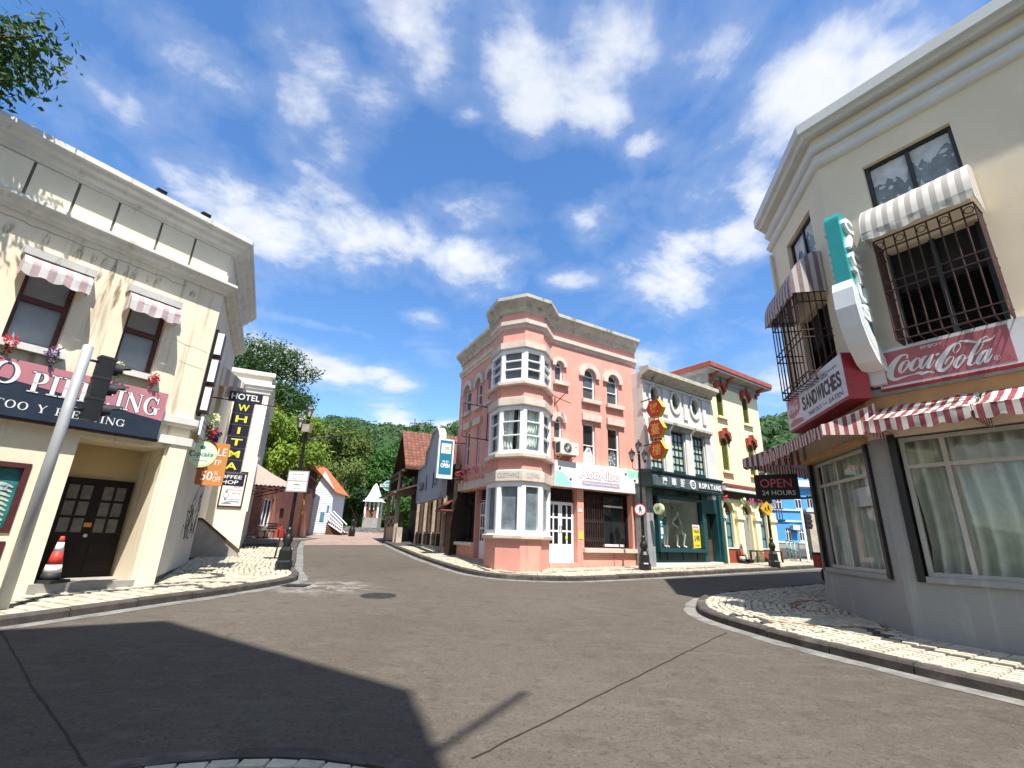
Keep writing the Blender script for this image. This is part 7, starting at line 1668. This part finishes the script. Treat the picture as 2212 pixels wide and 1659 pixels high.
# the tree whose branch reaches over the tattoo parlour
tree('broadleaf_tree', 'green tree beside the tattoo parlour, only a leafy branch end showing', -10.65, 2.6, 6.5, [(1.05, 3.4, 9.55, .55, .40), (2.25, 3.4, 9.55, .42, .20), (1.85, 3.4, 9.25, .5, .28), (2.05, 3.4, 8.6, .30, .22), (1.45, 3.4, 8.5, .5, .28), (1.5, 3.4, 9.1, .6, .38), (.8, 3.0, 9.0, .8, .6), (0, 1.5, 9.2, 1.3, .9), (-.8, 0, 9.4, 1.5, 1.1), (.5, -.8, 9, 1.4, 1)], 12000, .08, 'leaf_mid', 5, limbs=10, tr=.13)
# wooded hill
fb = MB(); r_ = random.Random(5)
ico = bmesh.new(); bmesh.ops.create_icosphere(ico, subdivisions=2, radius=1.0); IV = [v.co.copy() for v in ico.verts]; IF = [tuple(v.index for v in f.verts) for f in ico.faces]; ico.free()
cnt = 0
while cnt < 2600:
    az = r_.uniform(-52, 58); d = 78 + 190 * r_.random() ** .8; x, y = d * math.sin(rad(az)), d * math.cos(rad(az))
    if d < 95 and abs(az) > 30: continue
    h = hill_z(x, y); s = r_.uniform(2.2, 4.2) * (.8 + d / 500); cnt += 1
    base = len(fb.v); ox = r_.uniform(0, 99)
    for v in IV:
        k = 1 + .28 * mnoise.noise(v * 2.3 + Vector((ox, 0, 0))); fb.v.append(Vector((x + v.x * s * k, y + v.y * s * k, h + s * .7 + v.z * s * .85 * k)))
    for f in IF: fb.face([base + q for q in f])
    for q in range(46):
        dv = Vector((r_.gauss(0, 1), r_.gauss(0, 1), abs(r_.gauss(0, 1)))).normalized(); p = Vector((x, y, h + s * .7)) + Vector((dv.x * s, dv.y * s, dv.z * s * .85)) * r_.uniform(.92, 1.18)
        a = dv.orthogonal().normalized(); a = Matrix.Rotation(r_.uniform(0, 6.28), 3, dv) @ a; b = dv.cross(a); g = s * r_.uniform(.10, .22)
        fb.face([fb.p(*(p + w)) for w in (-a * g, b * g * .7 + dv * g * .5, a * g, -b * g * .7 + dv * g * .3)])
o = fb.build('forest', 'leaf_hill', norm=False); stuff(o); o['label'] = 'dense green woodland covering the hillside behind the town'; o['category'] = 'forest'
for k, (px, py, dist) in enumerate(((895, 925, 235), (929, 925, 245))):
    d = ray_px(px, py); x, y = d.x / math.hypot(d.x, d.y) * dist, d.y / math.hypot(d.x, d.y) * dist; z = hill_z(x, y) + 1; H = (14.5, 16.0)[k]
    t = thing('power_pylon', ('slim lattice power pylon on the hill crest', 'wide-armed lattice power pylon on the hill crest')[k], 'pylon', (x, y, z))
    mb = MB(); w = 1.1
    for sx in (-1, 1):
        for sy in (-1, 1): mb.tube([(x + sx * w, y + sy * w, z - 2), (x + sx * .3, y + sy * .3, z + H * .6), (x, y, z + H)], .26, 4)
    for q in range(6): f = q / 6 * .6; mb.tube([(x - w * (1 - f), y, z + H * f), (x + w * (1 - f) * .9, y, z + H * (f + .09))], .16, 4)
    mb.build('mast', 'pylon_steel', t)
    for q in range(1 + 2 * k + 1): MB().tube([(x - 1.6 - .4 * k, y, z + H * (.62 + .13 * q)), (x + 1.6 + .4 * k, y, z + H * (.62 + .13 * q) + .2)], .24, 4).build('cross_arm', 'pylon_steel', t)
# blue building far along the right-hand street
B12 = thing('blue_building', 'sky-blue house with white bands, white windows and a dark iron stair', 'building', (20, 35, 1.3)); BL = Fr(18.6, 35.6, 86)
mb = MB(BL); bw = [(1.72, 2.14, 1.95, 2.85), (2.75, 3.20, 1.95, 2.85), (2.78, 3.30, 4.25, 5.2), (1.2, 1.75, 3.95, 5.0), (3.7, 4.2, 4.3, 5.3)]
mb.wall(0, 7, 1.85, 6.6, bw, .15); mb.quad((0, 1, 0), (0, 6.6, 0), (0, 6.6, -5), (0, 1, -5)); mb.poly([(0, 6.6, 0), (7, 6.6, 0), (7, 6.6, -5), (0, 6.6, -5)]); mb.build('wall', 'sky_blue_wall', B12, norm=False)
MB(BL).box(0, 7, .6, 1.85, -.1, .05).build('plinth', 'cement', B12)
for z in (1.80, 3.28, 4.08, 5.75): MB(BL).box(-.05, 7, z, z + .10, 0, .08).build('band', 'clapboard', B12)
MB(BL).box(2.9, 7, 5.85, 6.3, 0, .3).build('eaves', 'clapboard', B12)
for a, b, c, d_ in bw: window(B12, BL, a, b, c, d_, -.1, 'white_upvc', 'dark_pane', .05, (.5,), (.72,), 0, .05, .04)
for q in range(9): MB(BL).box(-.6 + q * .19, -.56 + q * .19, 3.35, 4.1, 1.0, 1.04).build('balcony_spindle', 'navy_iron', B12)
MB(BL).box(-.7, 1.1, 4.08, 4.14, .98, 1.06).build('balcony_rail', 'navy_iron', B12); MB(BL).box(-.7, 1.1, 3.25, 3.38, .0, 1.08).build('balcony_floor', 'navy_iron', B12)
for q in range(8): MB(BL).box(-.2 - q * .14, .15 - q * .14, 3.1 - q * .22, 3.15 - q * .22, .3, 1.0).build('stair_tread', 'navy_iron', B12)
MB(BL).tube([(.3, .9, .95), (.3, 3.3, .95)], .06, 6).build('stair_post', 'navy_iron', B12); MB(BL).tube([(-.9, 1.6, .95), (.4, 3.3, .95)], .06, 6).build('stair_stringer', 'navy_iron', B12)
t = thing('air_conditioner', 'small white air conditioner box on the blue wall', 'air conditioner', BL.P(2.4, 2.6, .2)); MB(BL).box(2.1, 2.62, 2.72, 3.05, .05, .35).build('casing', 'ac_white', t); mb = MB(BL)
for u in (2.2, 2.5): mb.tube([(u, 2.7, .02), (u, 2.7, .34), (u, 2.5, .02)], .02, 4)
mb.build('bracket', 'navy_iron', t)
t = thing('side_wall', 'old cream side wall at the far street corner', 'wall', (15.6, 25, 1)); MB().box(15.35, 19, 24.8, 25.2, .5, 3.3).build('wall', 'old_cream_wall', t); MB().box(15.3, 19, 24.75, 25.25, 3.3, 3.42).build('coping', 'clapboard', t)
# ------------------------------------------------------------------ street furniture
def lantern(par, x, y, z, s=1.0):
    o = MB().lathe((x, y), [(.035 * s, z - .05 * s), (.055 * s, z), (.105 * s, z + .22 * s)], 6, False).build('lantern', 'white_lamp_glass', par)
    MB().lathe((x, y), [(.135 * s, z + .22 * s), (.12 * s, z + .25 * s), (.05 * s, z + .33 * s), (.02 * s, z + .36 * s), (.015 * s, z + .42 * s)], 6, False).build('cap', 'black_iron', o)
    cg = MB()
    for k in range(6): a = rad(60 * k + 30); cg.tube([(x + .057 * s * math.cos(a), y + .057 * s * math.sin(a), z), (x + .108 * s * math.cos(a), y + .108 * s * math.sin(a), z + .22 * s)], .008 * s, 4)
    cg.lathe((x, y), [(.02 * s, z - .10 * s), (.06 * s, z - .03 * s), (.06 * s, z)], 6, False); cg.build('cage', 'black_iron', o)
    return o
def lamp_post(x, y, top, label, arms=(), toplamp=True):
    z = gz(x, y) + PV; t = thing('street_lamp', label, 'street lamp', (x, y, z), 'black cast-iron street lamps')
    MB().lathe((x, y), [(.20, z), (.20, z + .18), (.17, z + .22), (.155, z + .46), (.10, z + .56)], 8, False).build('base', 'black_iron', t)
    MB().lathe((x, y), [(.10, z + .56), (.085, z + .62), (.12, z + .68), (.125, z + .76), (.09, z + .84), (.06, z + .90), (.075, z + .95), (.05, z + 1.05)], 16).build('collar', 'black_iron', t)
    MB().lathe((x, y), [(.052, z + 1.0), (.045, z + 1.8), (.040, top - .35), (.05, top - .33), (.05, top - .28), (.03, top - .24)], 12).build('shaft', 'black_iron', t)
    if toplamp: lantern(t, x, y, top - .18)
    for dx, dy, lz in arms:
        a = MB(); a.tube([(x, y, lz - .30), (x + dx * .5, y + dy * .5, lz - .36), (x + dx, y + dy, lz - .28), (x + dx, y + dy, lz - .05)], .014, 6); a.build('arm', 'black_iron', t); lantern(t, x + dx, y + dy, lz, .95)
    return t
lp = lamp_post(-5.77, 13.11, 4.85, 'black street lamp carrying the white opening hours notice', [(-.22, .02, 4.36)])
a = MB(); a.tube([(-5.77, 13.11, 3.85), (-5.72, 13.13, 4.02), (-5.5, 13.2, 4.10), (-4.85, 13.4, 4.2)], .022, 6); a.build('side_arm', 'black_iron', lp)
tag(MB().box(-5.86, -5.66, 13.0, 13.2, 4.22, 4.44).build('speaker_box', 'pale_timber', loc=(-5.76, 13.1, 4.3)), 'small tan speaker box strapped to the lamp post beneath its lantern', 'speaker')
NF = Fr(-5.70, 12.98, 90)
t = thing('notice_sign', 'white framed notice with opening hours on the lamp post', 'sign', NF.P(0, 2.5, 0))
MB(NF).box(-.28, .28, 2.56, 3.12, .02, .05).build('board', 'galvanised', t); MB(NF).box(-.25, .25, 2.86, 3.09, .05, .054).build('sheet', 'sign_white', t); MB(NF).box(-.25, .25, 2.59, 2.83, .05, .054).build('sheet', 'sign_white', t)
mb = MB(NF); text(mb, 'Días hábiles', -.15, .14, 3.01, 3.06, .057); text(mb, 'de 7 a 21 hs', -.14, .12, 2.95, 2.99, .057); text(mb, 'Domingos 10 a 20 hs', -.22, .21, 2.88, 2.93, .057); mb.prism([(-.10, 2.745), (-.06, 2.775), (-.02, 2.765), (.0, 2.785), (.03, 2.765), (.09, 2.755), (.12, 2.735)], .054, .057); dashes(mb, -.20, .20, 2.69, .012, .057, 16, 3); dashes(mb, -.13, .13, 2.645, .02, .057, 10, 4); mb.build('lettering', 'grey_ink', t, norm=False)
lamp_post(4.45, 16.10, 4.72, 'black street lamp with three lanterns beside the pedestrian sign', [(-.26, -.06, 4.24), (.22, .10, 4.26)])
PF = Fr(4.36, 15.98, 100)
t = thing('pedestrian_sign', 'round red-rimmed white sign with a walking pedestrian on the lamp post', 'sign', PF.P(0, 2.4, 0)); mb = MB(PF); disc(mb, 0, 2.58, .20, .20, .0, .03); mb.build('rim', 'red_ink', t); mb = MB(PF); disc(mb, 0, 2.58, .16, .16, .03, .033); mb.build('face', 'sign_white', t)
mb = MB(PF); disc(mb, .005, 2.68, .022, .025, .033, .036, 10)
for P in ([(0, 2.655, .05), (0, 2.57, .045)], [(0, 2.58, .03), (.035, 2.52, .025), (.045, 2.46, .02)], [(0, 2.58, .03), (-.03, 2.52, .025), (-.055, 2.47, .02)], [(0, 2.645, .02), (.045, 2.60, .018), (.05, 2.565, .015)], [(0, 2.645, .02), (-.04, 2.60, .018), (-.05, 2.57, .015)]): stroke(mb, P, .036, 3)
mb.build('pedestrian', 'dark_ink', t, norm=False)
lamp_post(10.22, 19.05, 4.3, 'black street lamp carrying the yellow crossing sign', [(-.24, -.06, 3.82), (.22, .10, 3.84)])
CF = Fr(10.16, 18.93, 95)
t = thing('crossing_sign', 'yellow diamond sign with two walking children on the lamp post', 'sign', CF.P(0, 2.8, 0)); mb = MB(CF); mb.prism([(0, 2.70), (.26, 2.97), (0, 3.24), (-.26, 2.97)], 0, .02); mb.build('plate', 'yellow_sign', t)
mb = MB(CF)
for cx, s in ((.045, 1.0), (-.075, .72)):
    zb = 2.86; disc(mb, cx, zb + .22 * s, .026 * s, .028 * s, .02, .024, 10)
    for P in ([(0, .19, .055), (0, .10, .06)], [(0, .11, .035), (.04, .05, .03), (.05, 0, .022)], [(0, .11, .035), (-.03, .05, .03), (-.055, .0, .022)], [(0, .18, .025), (.05, .12, .02)], [(0, .18, .025), (-.05, .13, .02)]): stroke(mb, [(cx + a_ * s, zb + b_ * s, w_ * s) for a_, b_, w_ in P], .0235, 3)
mb.build('children', 'dark_ink', t, norm=False)
# traffic light on the galvanised pole
q = LF.P(-2.31, 0, 1.3); zp = gz(q.x, q.y) + PV
t = thing('traffic_light', 'black traffic light seen from behind on a tall galvanised pole', 'traffic light', (q.x, q.y, zp))
MB().lathe((q.x, q.y), [(.078, zp), (.075, 4.40), (.055, 4.42)], 16).build('pole', 'galvanised', t)
TF = Fr(q.x + .02, q.y, 34)
MB(TF).box(.17, .38, 3.20, 4.28, -.10, .10).build('head', 'black_iron', t)
for k in range(3):
    z = 3.38 + k * .36
    for j in range(5): MB(TF).box(.165, .172, z - .12 + j * .055, z - .09 + j * .055, -.09, .09).build('cooling_rib', 'cone_black', t)
    v = MB(TF); n = 10; R0 = [v.p(.38, z + .125 * math.sin(rad(a)), .125 * math.cos(rad(a))) for a in range(-40, 221, 26)]; R1 = [v.p(.66 if 30 < a < 150 else .50, z + .02 + .12 * math.sin(rad(a)), .12 * math.cos(rad(a))) for a in range(-40, 221, 26)]
    for i in range(len(R0) - 1): v.face((R0[i], R0[i + 1], R1[i + 1], R1[i]), True)
    v.build('visor', 'cone_black', t, norm=False); mb = MB(TF); mb.tube([(.38, z, 0), (.395, z, 0)], .10, 16); mb.build('lens', 'dark_pane', t)
    MB(TF).box(.16, .39, z + .15, z + .19, -.105, .105).build('head_joint', 'cone_black', t)
for z in (4.18, 3.35): MB(TF).tube([(.0, z, 0), (.2, z, 0)], .022, 6).build('bracket', 'black_iron', t)
# traffic cones
def cone(x, y, z, h, label):
    t = thing('traffic_cone', label, 'traffic cone', (x, y, z), 'red and white traffic cones'); k = h / .75
    MB().box(x - .19 * k, x + .19 * k, y - .19 * k, y + .19 * k, z, z + .05 * k).build('base', 'cone_black', t)
    def r(f): return (.145 - .115 * f) * k
    for f0, f1, m in ((0, .16, 'cone_black'), (.16, .34, 'cone_white'), (.34, .64, 'cone_red'), (.64, .86, 'cone_white'), (.86, 1.0, 'cone_red')): MB().lathe((x, y), [(r(f0), z + .05 * k + f0 * .7 * k), (r(f1), z + .05 * k + f1 * .7 * k)], 16).build('band', m, t)
q = LF.P(-1.52, 0, -.12); cone(q.x, q.y, .60, .76, 'large red and white traffic cone in the tattoo parlour doorway')
q = WT.P(5.35, 0, .26); cone(q.x, q.y, gz(q.x, q.y) + PV, .66, 'red and white traffic cone by the cream arcade')
q = WT.P(5.78, 0, .28); t = thing('planter_tray', 'low dark planter tray beside the traffic cone', 'planter', (q.x, q.y, gz(q.x, q.y) + PV)); z = gz(q.x, q.y) + PV; MB(WT).uprism([(.18, z), (.38, z), (.42, z + .14), (.14, z + .14)], 5.6, 5.95).build('tray', 'dark_wood_door', t)
t = thing('bench', 'low brown frame bench next to the crossing-sign lamp post', 'bench', (10.95, 20.9, .9)); z = gz(11, 20.9) + PV; F = Fr(10.3, 20.75, 62)
MB(F).box(0, 1.75, z + .42, z + .48, -.18, .18).build('seat', 'brown_timber', t)
for u in (.05, 1.7):
    for w in (-.15, .15): MB(F).box(u - .03, u + .03, z, z + .42, w - .03, w + .03).build('leg', 'brown_timber', t)
t = thing('railing', 'mint green tubular street railing', 'railing', (14.0, 23.6, .95)); a_, b_ = Vector((14.4, 25.4)), Vector((13.35, 22.6))
for f in (0, .33, .66, 1): p = a_ + (b_ - a_) * f; z = gz(p.x, p.y) + PV; MB().tube([(p.x, p.y, z), (p.x, p.y, z + .80)], .03, 6).build('post', 'mint_rail', t)
for h in (.80, .42): MB().tube([(a_.x, a_.y, gz(*a_) + PV + h), (b_.x, b_.y, gz(*b_) + PV + h)], .03, 6).build('rail', 'mint_rail', t)
t = thing('traffic_light', 'small traffic light on a white pole in front of the blue house', 'traffic light', (13.3, 21.9, .9)); z = gz(0, 21.9) + PV
MB().lathe((13.3, 21.9), [(.10, z), (.05, z + .06), (.045, 3.2), (.03, 3.22)], 10).build('pole', 'clapboard', t); MB().box(13.40, 13.62, 21.8, 22.0, 2.35, 3.0).build('head', 'black_iron', t); MB().tube([(13.3, 21.9, 2.9), (13.5, 21.9, 2.9)], .02, 5).build('bracket', 'black_iron', t)
for k in range(3): MB().box(13.38, 13.64, 21.76, 21.80, 2.43 + k * .19, 2.56 + k * .19).build('visor', 'cone_black', t)
t = thing('low_rail', 'short white bent-pipe rail at the far pavement edge', 'railing', (13.9, 21.9, .9)); MB().tube([(13.75, 21.6, .85), (13.75, 21.6, 1.3), (14.4, 21.9, 1.25), (14.4, 21.9, .85)], .03, 6).build('pipe', 'clapboard', t)
# scooter peeping past the deli corner
t = thing('motor_scooter', 'dark red scooter parked behind the deli corner, only its rear showing', 'scooter', (9.75, 15.2, .57)); F = Fr(9.75, 15.2, 75); z = gz(9.7, 15.2)
for u in (-.0, 1.2):
    mb = MB(F); mb.tube([(u + .21 * math.cos(rad(a)), z + .24 + .21 * math.sin(rad(a)), 0) for a in range(0, 361, 24)], .05, 6, False); w = mb.build('wheel', 'cone_black', t); mb = MB(F); disc(mb, u, z + .24, .15, .15, -.03, .03, 16); mb.build('hub', 'galvanised', w)
MB(F).prism([(-.35, z + .45), (.35, z + .40), (.45, z + .78), (-.35, z + .80)], -.13, .13).build('body', 'red_ink', t); MB(F).prism([(1.05, z + .4), (1.25, z + .4), (1.05, z + 1.0), (.95, z + 1.0)], -.15, .15).build('front_shield', 'red_ink', t); MB(F).box(.3, 1.1, z + .25, z + .33, -.13, .13).build('footboard', 'cone_black', t); MB(F).box(-.35, .4, z + .80, z + .88, -.13, .13).build('seat', 'cone_black', t); MB(F).tube([(.95, z + 1.05, -.32), (1.0, z + 1.08, 0), (.95, z + 1.05, .32)], .02, 6).build('handlebar', 'black_iron', t)
# manhole, drain, sealed joints
mb = MB(); n = 28; zc_ = gz(0, 10.36) + .006
mb.face([mb.p(-2.55 + .36 * math.cos(6.2832 * k / n), 10.36 + .36 * math.sin(6.2832 * k / n), gz(0, 10.36 + .36 * math.sin(6.2832 * k / n)) + .006) for k in range(n)]); mh = tag(mb.build('manhole_cover', 'cast_iron', loc=(-2.55, 10.36, zc_)), 'round cast-iron manhole cover in the road', 'manhole')
for k in range(-3, 4):
    h = math.sqrt(.33 ** 2 - (k * .09) ** 2); MB().box(-2.55 - h, -2.55 + h, 10.345 + k * .09, 10.375 + k * .09, gz(0, 10.36 + k * .09) + .0, gz(0, 10.36 + k * .09) + .014).build('rib', 'cast_iron', mh)
t = thing('drain_grate', 'dark slotted drain grate beside the kerb corner', 'drain', (-4.62, 11.3, gz(0, 11.3)))
for k in range(7): MB().box(-4.86 + k * .07, -4.82 + k * .07, 11.12, 11.5, gz(0, 11.3) + .001, gz(0, 11.5) + .014).build('bar', 'cast_iron', t)
mb = MB(); mb.face([mb.p(x, y, gz(x, y) + .0135) for x, y in ((-4.9, 11.1), (-4.36, 11.1), (-4.36, 11.52), (-4.9, 11.52))]); mb.build('pit', 'interior_dark', t, norm=False)
def joint(pts, w=.016):
    mb = MB(); P = []
    for a, b in zip(pts, pts[1:]):
        for k in range(14): f = k / 14; P.append((a[0] + (b[0] - a[0]) * f + rnd.uniform(-.008, .008), a[1] + (b[1] - a[1]) * f + rnd.uniform(-.008, .008)))
    P.append(pts[-1]); L = off_line(P, w / 2); R = off_line(P, -w / 2); a = [mb.p(x, y, gz(x, y) + .004) for x, y in L]; b = [mb.p(x, y, gz(x, y) + .004) for x, y in R]
    for k in range(len(P) - 1): mb.face((a[k], a[k + 1], b[k + 1], b[k]))
    setting(mb.build('road_joint', 'road_sealant', norm=False))
joint([(3.45, 8.05), (3.1, 7.67), (1.4, 5.7), (-.19, 3.86)]); joint([(-6.5, 6.82), (-4.4, 5.05), (-2.59, 3.59), (-2.2, 3.2)]); joint([(-5.0, 12.3), (-2.55, 16.6)], .012)

# ------------------------------------------------------------------ the building at our back, whose shadow lies on the road
C0_ = Vector((-2.12, -.05)); A0_ = C0_ + Vector((4.07, -2.53)); L0_ = C0_ + Vector((-.88, -.475)) * 12
B13 = thing('corner_block', 'tall cream corner block whose shadow falls across the road', 'building', (C0_.x, C0_.y, 0))
HB = 16.3; fp = [tuple(L0_), tuple(C0_), tuple(A0_), (A0_.x - .22, A0_.y - .75), (A0_.x + .05, A0_.y - 1.3), (A0_.x + .2, -9), (-8, -12)]
mb = MB(); n = len(fp)
for k in range(n): a, b = fp[k], fp[(k + 1) % n]; mb.quad((a[0], a[1], -1), (b[0], b[1], -1), (b[0], b[1], HB), (a[0], a[1], HB))
mb.poly([(x, y, HB) for x, y in fp]); mb.build('wall', 'cream_plain', B13, norm=False)
for j in range(5):
    for k in range(3):
        f = .18 + .3 * k; p = C0_ + (A0_ - C0_) * f; d_ = (A0_ - C0_).normalized(); F = Fr(p.x, p.y, math.degrees(math.atan2(d_.x, d_.y)), -1)
        if j: MB(F).box(-.45, .45, .9 + j * 3.4, 2.5 + j * 3.4, 0, .03).build('window', 'grey_pane', B13)
MB().tube([(A0_.x - .3, A0_.y + .1, 13.0), (A0_.x + .55, A0_.y + 1.55, 13.2)], .045, 8).build('shadow_arm', 'galvanised', B13)  # unseen arm, added to cast the thin shadow line on the road

# ------------------------------------------------------------------ paving stones
fpL = [(-6.88, 9.99), tuple(LF.P(-14, 0)[:2]), (-22, 3), (-22, 30), (-15, 26), tuple(HS.P(6, 0)[:2]), (-10.03, 18.75), tuple(HF.P(-1.0, 0)[:2]), tuple(LS.P(4.6, 0)[:2])]
fpM = BAY + [tuple(PRF.P(3.42, 0)[:2]), tuple(WT.P(8.72, 0)[:2]), (30, 42), (5, 40), (-8, 40), tuple(SA.P(13.5, 0)[:2]), tuple(SA.P(-.2, 0)[:2]), tuple(PLF.P(2.5, 0)[:2])]
fpR = [tuple(RF.P(-13, 0)[:2]), (5.95, 7.55), tuple(RC.P(RCL, 0)[:2]), tuple(RL.P(9, 0)[:2]), (40, 20), (40, -10)]
DK_R = [(ringpts(3.95, 8.5, .30, .30, 0, 330), .09), ([(5.64, 7.94), (5.40, 7.35), (5.52, 6.75), (5.85, 6.2), (6.9, 4.6)], .09)]
RD_R = [([(6.8, 10.8), (6.3, 10.7), (5.77, 10.27), (5.52, 9.72), (5.66, 9.51), (5.77, 9.23)], .08), ([(4.22, 8.5), (4.51, 8.26), (5.0, 8.1), (5.51, 8.11), (5.94, 7.98)], .07)]
lay(PAV_R, 26, .21, .125, (3, 9.2, 2.0, 13.8), [fpR], DK_R, RD_R, 150, lambda x, y: y < 7.7, 0, .87, .86)
lay(PAV_R, 30, .15, .115, (3, 9.2, 2.0, 13.8), [fpR], DK_R, RD_R, 0, lambda x, y: y >= 7.7, 1, .84, .82)
DK_L = [([(-8.2, 5.9), (-7.2, 7.4), (-7.45, 8.3), (-7.1, 9.0), (-6.6, 9.75), (-6.2, 10.1)], .10), ([(-6.79, 10.05), (-6.52, 10.42), (-5.7, 10.63), (-4.9, 10.72)], .06), (ringpts(-6.9, 11.3, .65, .4, 150, -60), .10), ([(-6.1, 10.1), (-5.6, 9.7), (-5.35, 9.5)], .08)]
RD_L = [([(-5.61, 9.04), (-5.38, 9.2), (-5.3, 9.5)], .09), ([(-5.3, 10.7), (-4.9, 10.8)], .08)]
lay(PAV_L, 30, .25, .13, (-12, -4, 4.0, 19.5), [fpL], DK_L, RD_L, 100, lambda x, y: y < 9.5, 0, .84, .94)
lay(PAV_L, 44, .15, .115, (-12, -4, 4.0, 20.5), [fpL], DK_L, RD_L, 0, lambda x, y: y >= 9.5, 1, .84, .82)
lay(PAV_M, 28, .17, .13, (-6, 14.5, 12.5, 24), [fpM], [([(-1.2, 16.6), (-.5, 14.4), (.4, 14.0)], .06), ([(1.4, 14.6), (2.8, 15.6), (4.6, 16.3), (7.5, 18.0)], .05)], [([(-.2, 14.1), (.5, 13.95), (1.2, 14.2)], .06)], 30, None, 1, .86, .84)
lay(PAV_N, 10, .19, .13, (-4, 2.4, .5, 3.8), [], [], [], 20)
